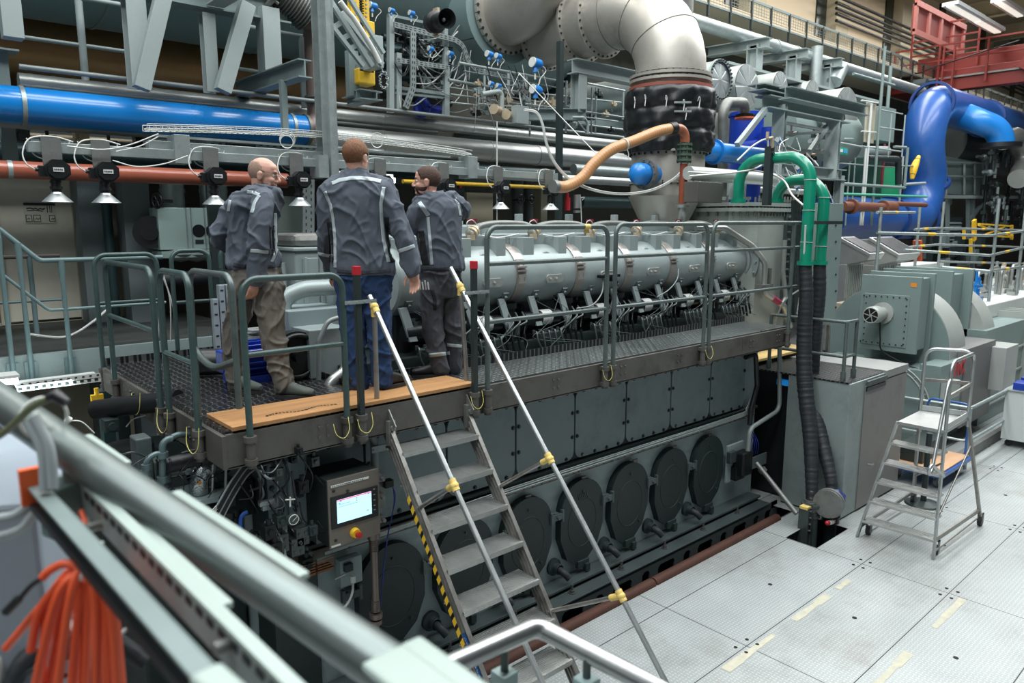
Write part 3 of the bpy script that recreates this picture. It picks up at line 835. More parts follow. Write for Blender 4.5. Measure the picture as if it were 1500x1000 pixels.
# injection gear below the manifold: one set for each cylinder
darkm = pm('oily dark metal', '1e2323', .38, .5, .3, 8)
midm = pm('oily grey metal', '4a5151', .38, .5, .25, 8)
for i in range(7):
    a = J[i]+.02; rnd = random.Random(40+i)
    P = lambda x, y, z: V((a+x, y, DK+z))
    m = MB(); m.cyl(P(.05,5.38,.30), P(.55,5.38,.30), .075, n=16); m.cyl(P(.28,5.38,.30), P(.42,5.38,.30), .079, n=16, mi=1); m.cyl(P(.55,5.38,.30), P(.66,5.38,.30), .04, n=12)
    m.build('fuel_filter', [darkm, cable_m], ER)
    m = MB(); m.cyl(P(.72,5.45,.02), P(.72,5.45,.44), .085, n=16); m.cyl(P(.72,5.45,.42), P(.72,5.45,.47), .1, n=16); m.build('injection_pump', [darkm, midm], ER); MB().cyl(P(.66,5.25,.16),P(.66,5.25,.26),.04,n=14).build('damper_can', midm, ER); m = MB(); m.cyl(P(.18,5.6,.02), P(.18,5.6,.42), .07, n=14)
    m.build('injection_pump', [darkm, midm], ER, bev=.004)
    m = MB(); m.box(a+.12,a+.44,5.2,5.3,DK+.1,DK+.17); m.build('fuel_rail', midm, ER, bev=.008)
    for k in range(5):
        x = .10+.085*k; q = MB()
        q.tube(spline([P(x,5.26,.15),P(x-.02,5.2,.19),P(x-.03,5.16,.1),P(x+rnd.uniform(-.03,.05),5.14,.0)],5), .009, 8); q.cyl(P(x,5.26,.16),P(x,5.26,.2),.016,n=8)
        q.build('fuel_line', midm, ER)
    for k in range(3):
        q = MB(); x = .45+.09*k
        q.tube(fillet([P(x-.2,5.25,.1+.03*k),P(x,5.22,.16+.05*k),P(x+.15,5.22,.3),P(x+.2,5.35,.38)],.04,4), .011, 8); q.build('fuel_line', midm, ER)
    for k in range(4):
        q = MB(); x = .5+.08*k
        q.tube([P(x,5.18,rnd.uniform(.02,.05)), P(x-.02,5.2,rnd.uniform(.15,.2))], .014, 8); q.tube(spline([P(x-.02,5.2,.18),P(x+.05,5.25,.3),P(x+.1,5.3,.2)],5), .007, 6); q.build('hydraulic_hose', darkm, ER)
    for k in range(3):
        q = MB(); q.tube(spline([P(rnd.uniform(0,.7),5.3,.5),P(rnd.uniform(.1,.7),5.22,.3),P(rnd.uniform(0,.8),5.18,.15),P(rnd.uniform(0,.8),5.12,.03)],6), .003, 5); q.build('sensor_wire', midm, ER)
    for k in range(4):
        q = MB(); c = P(rnd.uniform(.05,.75), rnd.uniform(5.4,5.6), rnd.uniform(.32,.52)); q.box(c.x-.03,c.x+.03,c.y-.03,c.y+.03,c.z-.03,c.z+.04); q.cyl(c+V((0,-.08,0)),c,.02,n=8); q.build('valve_fitting', midm, ER, bev=.004)
m = MB(); m.tube(spline([(6.05,TY-.32,3.03),(6.0,TY-.36,2.85),(5.85,TY-.36,2.72),(5.6,TY-.36,2.70)],6), .008, 6); m.build('sensor_wire', greyc_m, ER)
m = MB(); m.tube(spline([(7.42,TY-.33,3.04),(7.36,TY-.36,2.92),(7.2,TY-.36,2.8),(7.0,TY-.33,2.72)],6), .007, 6); m.build('sensor_wire', greyc_m, ER)
m = MB(); m.box(5.98,6.3,TY-.36,TY-.3,3.0,3.03); m.cyl((6.05,TY-.36,3.02),(6.2,TY-.36,3.02),.03,n=10); m.box(6.12,6.2,TY-.4,TY-.3,2.96,3.0); m.build('sensor_cluster', darkm, ER)
m = MB(); m.tube([(6.28,TY-.33,2.95),(6.1,TY-.38,2.6)], .016, 8); m.build('hydraulic_hose', black_m, ER)

# right hand end: tall flanged housing with studded lid
H0, H1, HY0, HY1 = 8.85, 10.0, 5.25, 6.5
hm = pm('patchy pale casing', 'b2b8b2', .42, .45, .15, 1.4, dirt=.45, dcol='808c88', dscale=1.5)
m = MB(); m.prism([(0,.28),(.28,0),(H1-H0,0),(H1-H0,HY1-HY0),(0,HY1-HY0)], (H0,HY0,2.1), (1,0,0), (0,1,0), (0,0,1.68)); m.build('end_housing', hm, ER, bev=.03)
m = MB(); m.prism([(-.05,.25),(.25,-.05),(H1-H0+.05,-.05),(H1-H0+.05,1.3),(-.05,1.3)], (H0,HY0,3.74), (1,0,0), (0,1,0), (0,0,.05))
m.prism([(-.05,.25),(.25,-.05),(H1-H0+.05,-.05),(H1-H0+.05,1.3),(-.05,1.3)], (H0,HY0,3.81), (1,0,0), (0,1,0), (0,0,.05))
lid = m.build('housing_lid', hm, ER, bev=.006)
m = MB()
for i in range(12): x = H0+.25+i*.085; m.cyl((x,HY0-.02,3.68),(x,HY0-.02,3.95),.014,n=8); m.cyl((x,HY0-.02,3.87),(x,HY0-.02,3.91),.024,n=6)
for i in range(5): y = HY0+.3+i*.15; m.cyl((H0-.02,y,3.68),(H0-.02,y,3.95),.014,n=8); m.cyl((H0-.02,y,3.87),(H0-.02,y,3.91),.024,n=6)
for i in range(4): t=i/3; m.cyl((H0+.02+t*.2,HY0+.22-t*.2,3.68),(H0+.02+t*.2,HY0+.22-t*.2,3.93),.014,n=8)
m.build('lid_studs', wsteel_m, lid)
m = MB()
for i in range(13):
    z = 2.4+i*.105; m.cyl((H1-.1,HY0-.08,z),(H1-.1,HY0+.02,z),.028,n=6); m.cyl((H1+.08,HY0-.06,z),(H1-.04,HY0-.06,z),.024,n=6)
m.box(H1-.17,H1-.02,HY0-.035,HY0,2.3,3.75); m.build('side_studs', bed_m, ER)
m = MB(); m.box(H1+.02,H1+.25,HY0-.03,HY0+.5,2.2,3.85); m.build('ribbed_casing', galv_m, ER, bev=.01)
for z in (2.55,): 
    m = MB(); m.tube(fillet([(H1-.3,HY0-.1,3.35),(H1-.3,HY0-.1,2.9),(H1-.22,HY0-.12,2.55),(H1-.3,HY0-.1,2.4)],.08,5), .032, 10); m.build('oil_pipe', clad_m, ER)
# bypass pipe that sweeps over the housing
m = MB(); m.tube(fillet([(8.15,TY-.05,3.52),(8.6,TY-.2,3.52),(9.05,TY-.35,3.28),(9.2,HY0-.1,3.05),(9.2,HY0-.1,2.65),(9.75,HY0-.12,2.42),(10.0,HY0-.1,2.1)],.12,6), .04, 14)
m.build('bypass_pipe', clad_m, ER)
m = MB(); m.cyl((9.42,HY0-.113,2.56),(9.6,HY0-.119,2.485),.043,n=14); m.build('pipe_marker', pm('magenta sticker','a02a50',.5), ER)
m = MB(); m.box(9.08,9.34,HY0-.16,HY0-.04,2.72,2.76); m.box(9.28,9.3,HY0-.15,HY0-.05,2.75,2.98); m.build('pipe_bracket', wsteel_m, ER)
# ============================================================ steelwork, pipes and vessels behind the engine
def dep(p): return (p-EYE).dot(FWD)*CP+(p.z-EYE.z)*(-SP)
def pr(p, px): return px*dep(p)/F                 # a width in picture points at point p, in metres
def xpipe(name, mat, label, px, py, rpx, Y, xl, xr, cat='pipe', group=None, joints=(), jmat=None, n=24, jr=1.06):
    c = at(px, py, Y=Y); r = pr(c, rpx)
    def X(q): return at(q, py+(q-px)*(325-py)/(1965-px), Y=Y).x
    x0, x1 = X(xl), X(xr)
    root = thing(name, label, cat, (x0, Y, c.z), group) if joints else None
    m = MB(); m.cyl((x0,Y,c.z),(x1,Y,c.z), r, n=n)
    if not joints: 
        return single(m, name, mat, label, cat, group), c.z, r
    m.build('pipe_run', mat, root)
    for j in joints:
        x = X(j); q = MB(); q.lathe([(r,-.02),(r*jr,-.02),(r*jr,.02),(r,.02)], (x,Y,c.z), (1,0,0), n); q.build('joint_ring', jmat or mat, root)
    return root, c.z, r
xpipe('water_pipe', blue_m, 'thick glossy blue pipe running along the left rear wall', 0, 152, 27.5, 9.0, -420, 445, joints=(32, 425), jmat=galv_m)
xpipe('insulated_pipe', clad_m, 'long silver clad pipe just above and behind the blue pipe', 80, 124, 11.5, 9.45, 27, 1000, joints=(45, 78, 155, 226, 330, 560, 755, 850), jr=1.04)
xpipe('insulated_pipe', clad_m, 'thicker dull silver clad pipe under the blue pipe line', 770, 226, 14.5, 9.3, -400, 1010, joints=(40, 100, 560, 715, 785), jr=1.04)
xpipe('thin_pipe', greyc_m, 'thin grey pipe running above the long silver pipe', 120, 108, 3.6, 8.9, 28, 1010, n=10)
xpipe('heating_pipe', brown_m, 'glossy red brown pipe across the left wall behind the lamps', 0, 248, 13.2, 8.6, -420, 420, joints=(14,), jmat=galv_m)
xpipe('dark_pipe', pm('dark teal pipe', '33484a', .4, .3), 'dark teal pipe above the red brown pipe on the left', 20, 222, 13, 10.2, -420, 640)
xpipe('dark_pipe', MATS['dark teal pipe'], 'dark teal pipe under the silver pipes in the middle', 640, 245, 8, 10.0, 560, 980)
xpipe('insulated_pipe', clad_m, 'slim dull silver pipe behind the orange hose', 760, 258, 6.5, 8.0, 690, 1180, joints=(812, 880))
xpipe('gas_pipe', yel_m, 'slim yellow pipe behind the white cones in the middle', 740, 272, 2.8, 8.8, 590, 800, n=10)
xpipe('insulated_pipe', galv_m, 'high silver pipe running away under the gallery railing', 1100, 57, 9.5, 11.0, 1003, 1350, joints=(1135, 1164), jr=1.12)

# big pressure vessels
def tang(px, py, Yc, R):
    r = ray(px, py); s = r.z/r.y
    return 3.6+Yc*s+R*sqrt(1+s*s)
zc = tang(497, 98, 10.9, 1.9)
x1 = at(826, 120, Y=10.2).x
root = thing('pressure_vessel', 'huge pale teal horizontal vessel hanging above the pipes', 'vessel', (2, 10.9, zc-1.9))
m = MB(); m.lathe([(0,0),(1.2,.0),(1.7,.12),(1.9,.4),(1.9,x1+2.9)], (-3,10.9,zc), (1,0,0), 72); m.lathe([(1.9,0),(1.78,.28),(1.4,.6),(.8,.8),(0,.86)], (x1-.1,10.9,zc), (1,0,0), 72)
m.build('shell', shell_m, root)
for x in (.6, 2.6, 4.7, 6.8, x1-.15):
    q = MB(); q.lathe([(1.9,-.02),(1.915,-.02),(1.915,.02),(1.9,.02)], (x,10.9,zc), (1,0,0), 72); q.build('seam_band', galv_m, root)
q = MB(); q.lathe([(1.9,-.03),(2.02,-.03),(2.02,.03),(1.9,.03)], (x1-.1,10.9,zc), (1,0,0), 72); q.build('end_ring', engd_m, root)
c = at(100, 72, Y=12.9)
m = MB(); m.cyl((-3,12.9,c.z),(at(520,110,Y=12.9).x,12.9,c.z), .66, n=40)
warm = single(m, 'warm_duct', warm_m, 'metal clad duct tinted with orange reflection below the pale teal vessel, upper left', 'duct')

# structural steel, upper left
def col(px, y0, y1, Y, wpx, name, label, mat=steelp_m, d=None, group='steel columns', i=False):
    a = at(px, y1, Y=Y); b = at(px, y0, Y=Y); w = pr(a, wpx)
    m = MB(); x = a.x
    if i: m.ibeam((x,Y,a.z),(x,Y,b.z), w, d or w, .014, up=(0,1,0))
    else: m.box(x-w/2, x+w/2, Y-(d or w)/2, Y+(d or w)/2, a.z, b.z)
    return single(m, name, mat, label, 'column', group, bev=.004)
col(19, -120, 57, 8.5, 26, 'steel_column', 'thick pale steel column at the far upper left edge', i=False)
root = thing('steel_column', 'slim dark grey column standing under the thick pale one, far left', 'column', at(15, 236, Y=8.7), 'steel columns')
a, b = at(16, 236, Y=9.7), at(18, 78, Y=9.7)
m = MB(); m.ibeam((a.x,9.7,a.z),(a.x,9.7,b.z), .13, .13, .012, up=(0,1,0)); m.build('shaft', steeld_m, root)
m = MB(); m.box(a.x-.13,a.x+.16,9.55,9.85,b.z,b.z+.02); m.box(a.x-.03,a.x-.01,9.6,9.8,b.z,at(17,57,Y=9.7).z); m.build('bearing_plate', steelp_m, root)
col(205, -120, 130, 8.75, 27, 'steel_column', 'pale flanged column right of the slim railing post, upper left', i=True)
col(310, 22, 136, 8.8, 18, 'steel_column', 'pale column between the two slanted braces', i=True)
col(396, 14, 106, 8.75, 26, 'steel_column', 'bright pale box column right of the slanted braces')
def brace(p, q, Y, wpx, label, name='slanted_brace', mat=steelp_m, Y2=None):
    a, b = at(*p, Y=Y), at(*q, Y=Y2 or Y); w = pr(a, wpx)
    m = MB(); m.beam(a, b, w, w*.8, up=(0,1,0)); return single(m, name, mat, label, 'brace', bev=.004)
brace((240, -10), (207, 130), 8.6, 22, 'wide slanted steel brace, left of the two upper left braces')
brace((362, 6), (326, 134), 8.6, 21, 'wide slanted steel brace, right of the two upper left braces')
m = MB(); a, b = at(235, -6, Y=8.8), at(420, 18, Y=8.8); m.ibeam((a.x-4,8.8,b.z),(b.x,8.8,b.z), .22, .3, .02)
single(m, 'roof_girder', steeld_m, 'dark girder across the top carrying the pale columns', 'girder')
m = MB(); a = at(332, 8, Y=8.4); m.ibeam((b.x-.9,7.6,b.z+.02),(b.x-.9,8.7,b.z+.02), .2, .28, .02)
single(m, 'cross_girder', steelp_m, 'pale girder pointing towards the photographer between the braces', 'girder')
a = at(447, 100, Y=7.7); bY = at(335, 131, X=a.x).y
m = MB(); m.ibeam((a.x,7.7,a.z),(a.x,min(bY,9.6),a.z), .16, .19, .014)
r_ = single(m, 'cantilever_beam', steeld_m, 'dark grey I beam pointing out beside the brown riser pipe', 'beam')
col(418, 118, 200, 8.1, 9, 'bracket_post', 'short grey post under the dark I beam', mat=steeld_m)
# walkway rail in front of the warm duct
root = thing('walkway_rail', 'pale pipe rail in front of the orange tinted duct, upper left', 'railing', at(127, 125, Y=9.55))
a, b = at(126, 125, Y=9.55), at(126, 3, Y=9.55)
MB().cyl(a, V((a.x,9.55,b.z)), .04, n=12).build('post', steelp_m, root)
z = at(110, 65, Y=9.55).z; MB().cyl((at(28,53,Y=9.55).x,9.55,z),(at(192,77,Y=9.55).x,9.55,z), .022, n=10).build('mid_rail', steelp_m, root)
z = at(160, 4, Y=9.55).z; MB().cyl((at(28,0,Y=9.55).x,9.55,z),(at(192,0,Y=9.55).x,9.55,z), .028, n=10).build('top_rail', steelp_m, root)
root = thing('walkway_rail', 'pale pipe rail between the bright box column and brown riser', 'railing', at(446, 158, Y=9.3))
a, b = at(446, 158, Y=9.3), at(446, 54, Y=9.3)
MB().cyl(a, V((a.x,9.3,b.z)), .04, n=12).build('post', steelp_m, root)
z = at(400, 46, Y=9.3).z; MB().cyl((at(355,40,Y=9.3).x,9.3,z),(at(458,54,Y=9.3).x,9.3,z), .03, n=10).build('top_rail', steelp_m, root)
z = at(360, 102, Y=9.3).z; MB().cyl((at(338,100,Y=9.3).x,9.3,z),(a.x,9.3,z), .022, n=10).build('mid_rail', steelp_m, root)

# brown riser that drops into the blue pipe
root = thing('riser_pipe', 'dull brown riser pipe bending into the end of the blue pipe', 'pipe', at(466, 178, Y=9.0))
zb = at(0, 152, Y=9.0).z; xr = at(466, 120, Y=9.0).x; rr = .155
m = MB(); m.tube(fillet([(at(444,176,Y=9.0).x,9.0,zb),(xr,9.0,zb),(xr,9.0,9)], .3, 8), rr, 24); m.build('pipe_run', pm('heat browned steel','7c6c66',.45,.4,.12,3,dirt=.4,dcol='5c4c46'), root)
for py in (22, 143, 150):
    z = at(466, py, Y=9.0).z; MB().lathe([(rr,-.012),(rr+.02,-.012),(rr+.02,.012),(rr,.012)], (xr,9.0,z), (0,0,1), 24).build('joint_ring', wsteel_m, root)
MB().lathe([(rr,-.02),(rr+.05,-.02),(rr+.05,.02),(rr,.02)], (at(446,176,Y=9.0).x,9.0,zb), (1,0,0), 24).build('joint_ring', wsteel_m, root)
root = thing('expansion_bellows', 'ribbed metal bellows beside the brown riser at the top edge', 'bellows', at(430, 20, Y=8.8))
a, b = at(452, 22, Y=8.8), at(404, -16, Y=8.8); m = MB(); k = 60
m.tube([a.lerp(b, i/k) for i in range(k+1)], [.2+.025*sin(i*pi/2.5) for i in range(k+1)], 28); m.build('bellows', wsteel_m, root)
dd = (b-a).normalized(); m = MB(); m.tube([b, b+dd*.05], .3, 28); m.bolts(b, -dd, .27, 14, .018, .05); m.build('flange', wsteel_m, root)
m = MB(); m.tube(fillet([a, at(466,34,Y=8.95), V((xr,9.0,5.9))], .2, 6), .17, 24); m.build('elbow', MATS['heat browned steel'], root)

# galvanised column in front and the lamp bar
BY, BZ = 6.3, at(42, 213, Y=6.3).z
x = at(475, 100, Y=BY).x
root = thing('galvanised_column', 'tall galvanised column standing in front of the brown riser', 'column', (x, BY, BZ))
m = MB(); m.ibeam((x,BY+.0,BZ-.1),(x,BY,9.5), .15, .13, .01, up=(0,1,0)); m.build('shaft', galv_m, root)
m = MB(); m.box(x-.02,x+.03,BY-.1,BY-.06,BZ-.12,9.5); m.build('edge_rail', galv_m, root)
m = MB(); m.box(x-.14,x-.04,BY-.09,BY+.09,BZ-.14,BZ+.06); m.build('splice_plate', galv_m, root)
xa, xb, xc, xd = [at(q, 240, Y=BY).x for q in (42, 222, 705, 815)]
root = thing('lamp_beam', 'long galvanised beam above the engine carrying black units with cones', 'beam', (xa, BY, BZ))
MB().box(xa, xd, BY-.03, BY+.03, BZ-.045, BZ+.03).build('lower_bar', galv_m, root, bev=.003)
MB().box(xb, xc, BY+.035, BY+.12, BZ-.02, BZ+.10).build('box_girder', galv_m, root, bev=.004)
for q in (268, 690, 530): 
    xx = at(q, 240, Y=BY).x; MB().box(xx-.07, xx+.05, BY-.05, BY+.13, BZ-.075, BZ+.15).build('splice_plate', galv_m, root, bev=.003)
MB().box(xb+.1, xc-.3, BY+.15, BY+.19, BZ+.14, BZ+.16).build('cable_channel', galv_m, root)
m = MB()                                             # wire basket tray along the beam
za = BZ+.17; xt0, xt1 = at(218,230,Y=BY).x, at(690,250,Y=BY).x
root = thing('wire_basket_tray', 'wire basket cable tray lying on the galvanised lamp beam', 'cable tray', (xt0, BY+.2, za))
k = int((xt1-xt0)/.05)
P0 = lambda x: za+.0+.06*sin((x-xt0)/(xt1-xt0)*pi)
for yy, dz in ((BY-.02,.045),(BY+.1,.045),(BY-.02,0),(BY+.04,0),(BY+.1,0)):
    m.tube([V((xt0+(xt1-xt0)*i/30,yy,P0(xt0+(xt1-xt0)*i/30)+dz)) for i in range(31)], .0032, 5)
for i in range(k):
    x_ = xt0+i*.05; z_ = P0(x_); m.tube([V((x_,BY-.02,z_+.045)),V((x_,BY-.02,z_)),V((x_,BY+.1,z_)),V((x_,BY+.1,z_+.045))], .0028, 4)
m.build('wire_mesh', cable_m, root)
for j in range(4):
    m = MB(); m.tube(spline([V((xt0+(xt1-xt0)*i/12,BY+.02*j,P0(xt0+(xt1-xt0)*i/12)+.012+.004*((i*7+j*3)%3))) for i in range(13)],4), .007, 6)
    m.build('white_cable', cable_m, root)
# the hanging units: plate, black octagonal housing, neck and silver cone
labs = ['first from the left, in front of the cream door', 'second from the left, beside the concrete pillar', 'third from the left, just left of the bald man', 'between the bald man and the tallest man', 'right of the tallest man\'s head', 'beside the bearded man\'s head', 'right of the bearded man, over the engine', 'at the right end of the beam by the orange hose']
def hanger(px, label, sc=1.):
    x = at(px, 250, Y=BY-.08).x; y = BY-.08
    root = thing('ultrasonic_sensor', 'black unit with silver cone, '+label, 'hanging unit', (x, y, BZ), 'hanging units on the lamp beam')
    MB().box(x-.062, x+.062, y+.028, y+.04, BZ-.16, BZ+.06).build('mounting_plate', wsteel_m, root)
    oc = [(.085*cos(radians(22.5+45*i)), .078*sin(radians(22.5+45*i))) for i in range(8)]
    m = MB(); m.prism(oc, (x+.012, y+.03, BZ-.17), (1,0,0), (0,0,1), (0,-.09,0)); m.prism([(a*.82, b*.82) for a, b in oc], (x+.012, y-.06, BZ-.17), (1,0,0), (0,0,1), (0,-.02,0)); m.box(x-.1,x-.04,y-.02,y+.03,BZ-.22,BZ-.14)
    h = m.build('housing', black_m, root, bev=.005)
    MB().box(x-.022, x+.045, y-.084, y-.081, BZ-.185, BZ-.155).build('label_plate', white_m, h)
    rnd = random.Random(px); q = MB()
    for j in range(5): q.box(x-.016+.011*j, x-.009+.011*j, y-.0855, y-.0845, BZ-.177+rnd.uniform(0,.003), BZ-.164)
    q.build('label_print', black_m, h)
    MB().cyl((x-.12,y,BZ-.17),(x-.07,y,BZ-.17),.014,n=8).build('cable_gland', black_m, root)
    m = MB(); m.cyl((x,y,BZ-.33),(x,y,BZ-.23),.032,n=16); m.cyl((x,y,BZ-.305),(x,y,BZ-.285),.042,n=16); m.cyl((x,y,BZ-.26),(x,y,BZ-.245),.038,n=16); m.build('neck', black_m, root)
    m = MB(); m.lathe([(.034,0),(.04,-.012),(.098,-.068),(.1,-.072),(.096,-.07),(.036,-.012)], (x,y,BZ-.325), (0,0,1), 28); m.build('cone', alu_m, root)
    m = MB(); m.tube(spline([(x-.12,y,BZ-.17),(x-.17,y,BZ-.13),(x-.18,y+.02,BZ-.05),(x-.12,y+.05,BZ+.05),(x+.03,y+.1,BZ+.075),(x+.16,y+.13,BZ+.05)],6), .005, 6); m.build('white_cable', cable_m, root)
    m = MB()
    for j in range(2): m.tube(spline([(x-.14,y+.08,BZ+.05),(x-.1,y+.1,BZ-.03-.03*j),(x,y+.1,BZ-.06-.03*j),(x+.1,y+.09,BZ-.02),(x+.13,y+.07,BZ+.05)],6), .0045, 5)
    m.build('slack_loop', cable_m, root)
    return root
for px, l in zip((80,152,312,437,560,653,733,807), labs): hanger(px, l)
for px, lab in ((420, 'beside the third hanging unit'), (552, 'right of the tallest man')):
    c = at(px, 208, Y=BY-.06); m = MB()
    for j in range(3): m.torus(c+V((.005*j,.004*j,.01*j)), (0.2,1,.1*j), .055+.006*j, .0035, 24, 5)
    single(m, 'cable_coil', cable_m, 'small coil of white cable hanging on the lamp beam '+lab, 'cable coil', 'cable coils')
for k, (pts, lab) in enumerate(((((98,214),(150,219),(190,212),(232,196)), 'running from the first unit up to the basket tray'), (((170,222),(205,214),(232,200)), 'rising to the start of the basket tray'), (((165,235),(200,244),(240,240),(275,228)), 'sagging below the beam by the second unit'))):
    m = MB(); m.tube(spline([at(*p, Y=BY-.1) for p in pts],6), .0055, 6); single(m, 'loose_cable', cable_m, 'loose white cable '+lab, 'cable', 'loose white cables')

# ------------------------------------------------------------ exhaust stack
SY = 6.3; cx = at(979, 215, Y=SY).x
def zs(py): return at(979, py, Y=SY).z
cS = V((cx, SY, 5.0)); R_ = pr(at(979,215,Y=SY), 53)
ES = thing('exhaust_stack', 'fat pale steel exhaust duct rising from the engine and bending to the rear', 'exhaust duct', (cx, SY, zs(322)))
ztop = at(905, 26, Y=7.4).z
zc2 = at(870, 32, X=cx).z
rD = .47
m = MB(); m.tube(fillet([(cx,SY,zs(112)),(cx,SY,zc2),(cx,8.9,zc2)], .95, 9), rD, 48, False); m.build('elbow', duct_m, ES)
m = MB(); m.cyl((cx+.2,SY+.22,zc2-.5),(cx+.2,SY+.22,zc2+4), .33, n=40); m.build('upper_branch', wsteel_m, ES)
for t_ in (.0, .33, .66, 1.):
    aa = t_*pi/2; q_ = V((cx, SY+.95-.95*cos(aa), zc2-.95+.95*sin(aa))); m = MB(); m.torus(q_, (0,sin(aa),cos(aa)), rD+.002, .006, 44, 6); m.build('weld_seam', pm('weld seam','7a766e',.6,.3) if not t_ else MATS['weld seam'], ES)
for y in (7.55, 7.95, 8.75):
    m = MB(); m.lathe([(rD,-.02),(rD+.075,-.02),(rD+.075,.02),(rD,.02)], (cx,y,zc2), (0,1,0), 48); m.bolts((cx,y,zc2), (0,-1,0), rD+.045, 32, .016, .035, 1); m.build('flange', [duct_m, engd_m], ES)
for py, rr in ((114, .55), (121, .55)):
    m = MB(); z = zs(py); m.lathe([(rD,-.018),(rr,-.018),(rr,.018),(rD,.018)], (cx,SY,z), (0,0,1), 56); m.bolts((cx,SY,z), (0,0,1), rr-.035, 36, .015, .035, 1); m.build('flange', [duct_m, engd_m], ES)
m = MB(); m.cyl((cx,SY,zs(130)),(cx,SY,zs(112)), rD+.02, n=48); m.build('collar', duct_m, ES)
m = MB(); m.lathe([(.50,-.02),(.555,-.02),(.555,.02),(.50,.02)], (cx,SY,zs(131)), (0,0,1), 48); m.build('gasket_ring', pm('brick red gasket','8c4a3c',.6), ES)
# quilted black wrap
n_ = 96; hs = 26; vs = []; z0, z1 = zs(226), zs(134); rnd = random.Random(11)
for i in range(hs+1):
    t = i/hs; z = z0+(z1-z0)*t
    for j in range(n_):
        a = 2*pi*j/n_
        r = .60+.012*sin(a*14+5*t)+.012*sin(a*9-13*t+1)+.008*rnd.random()
        for s in (.0, .06, .36, .68, 1.0): r -= .03*math.exp(-((t-s)/.03)**2)
        if t < .16: r += .02*sin(a*11)
        vs.append(V((cx+r*cos(a), SY+r*sin(a), z)))
m = MB(); m.add(vs, [(i*n_+j, i*n_+(j+1)%n_, (i+1)*n_+(j+1)%n_, (i+1)*n_+j) for i in range(hs) for j in range(n_)], 0, True)
wr = m.build('insulation_wrap', tarp_m, ES)
for px, py in ((930,148),(945,145),(975,146),(1000,152),(1022,148),(1003,165)):
    c = at(px, py, Y=SY); q = ray(px, py); 
    a0 = EYE; dx, dy = a0.x-cx, a0.y-SY; B = dx*q.x+dy*q.y; A = q.x**2+q.y**2; C = dx*dx+dy*dy-.625**2; t = (-B-sqrt(max(B*B-A*C,0)))/A
    p = EYE+q*t; m = MB(); out_ = V((p.x-cx,p.y-SY,0)).normalized()*.02
    m.tube(spline([p, p+V((.01,0,.05))+out_, p+V((.03,0,.02))+out_, p+V((.0,-.01,-.09))+out_*.8],5), .006, 6); m.build('lacing_cord', cable_m, wr)
for py in (150, 163):
    q = ray(1000, py); dx, dy = -cx, -SY; B = dx*q.x+dy*q.y; A = q.x**2+q.y**2; C = dx*dx+dy*dy-.62**2; t = (-B-sqrt(B*B-A*C))/A; p = EYE+q*t
    m = MB(); tt = RGT*.11; m.obox(p+FWD*-.01, tt, UP*.012, FWD*.006); m.build('strap', galv_m, wr)
m = MB(); m.cyl((cx,SY,zs(288)),(cx,SY,zs(224)), .5, n=48); m.lathe([(.5,0),(.545,0),(.545,.03),(.5,.03)], (cx,SY,zs(226)), (0,0,1), 48, 0)
m.bolts((cx,SY,zs(224)-.03), (0,0,1), .52, 32, .014, .035, 1)
m.lathe([(.5,0),(.52,0),(.52,.02),(.5,.02)], (cx,SY,zs(270)), (0,0,1), 48); m.bolts((cx,SY,zs(270)), (0,0,1), .51, 30, .012, .03, 1)
m.lathe([(.5,0),(.30,-.42),(.28,-.7)], (cx-.05,SY,zs(288)), (0,0,1), 40); m.build('lower_drum', [duct_m, engd_m], ES)
a = at(915, 254, Y=SY); m = MB(); m.cyl(V((cx-.76,SY-.1,a.z)), V((cx-.4,SY-.1,a.z)), .14, n=24); m.ball((cx-.76,SY-.1,a.z), .14, 20, sc=(.8,1,1)); m.build('blue_end_cap', blue3_m, ES, label='light blue dished end cap')
m = MB(); m.lathe([(.15,-.03),(.2,-.03),(.2,.03),(.15,.03)], (cx-.62,SY-.1,a.z), (1,0,0), 28); m.bolts((cx-.62,SY-.1,a.z),(-1,0,0),.18,12,.012,.05); m.build('side_flange', wsteel_m, ES)
# saddle beam carrying the horizontal run
a, b = at(845, 88, Y=7.7), at(925, 100, Y=7.0)
root = thing('saddle_frame', 'pale steel frame with short column carrying the exhaust elbow', 'frame', at(848, 165, Y=7.7))
m = MB(); m.ibeam((a.x-.1,7.7,zc2-rD-.22),(a.x+1.6,7.7,zc2-rD-.22), .2, .2, .014); m.build('beam', steelp_m, root)
m = MB(); m.ibeam((a.x+.05,7.7,at(845,165,Y=7.7).z),(a.x+.05,7.7,zc2-rD-.32), .17, .17, .014, up=(0,1,0)); m.build('column', steelp_m, root)
zz = at(845,168,Y=7.7).z; m = MB(); m.ibeam((a.x-.75,8.4,zz),(a.x+.1,7.6,zz), .14, .16, .012); m.build('foot_beam', steeld_m, root)

# the second big elbow that leaves the vessel and turns upwards
c = at(742, 18, Y=8.9); R2 = pr(c, 50)
root = thing('vessel_elbow', 'wide stained steel elbow with bolted flange on the teal vessel', 'duct', c)
m = MB(); m.tube(fillet([c+V((0,.4,0)), c+V((0,-.85,0)), c+V((-.1,-.85,3.0))], .8, 9), R2*.93, 44); m.build('elbow', duct_m, root)
m = MB(); m.lathe([(R2*.9,-.03),(R2+.09,-.03),(R2+.09,.03),(R2*.9,.03)], c, (0,1,0), 48); m.bolts(c, (0,-1,0), R2+.07, 34, .022, .05, 1); m.build('flange', [duct_m, engd_m], root)
m = MB(); m.lathe([(R2*1.0,0),(R2+.22,.0),(R2+.22,.5),(R2,.5)], c+V((0,.06,0)), (0,1,0), 48); m.build('nozzle', shell_m, root)

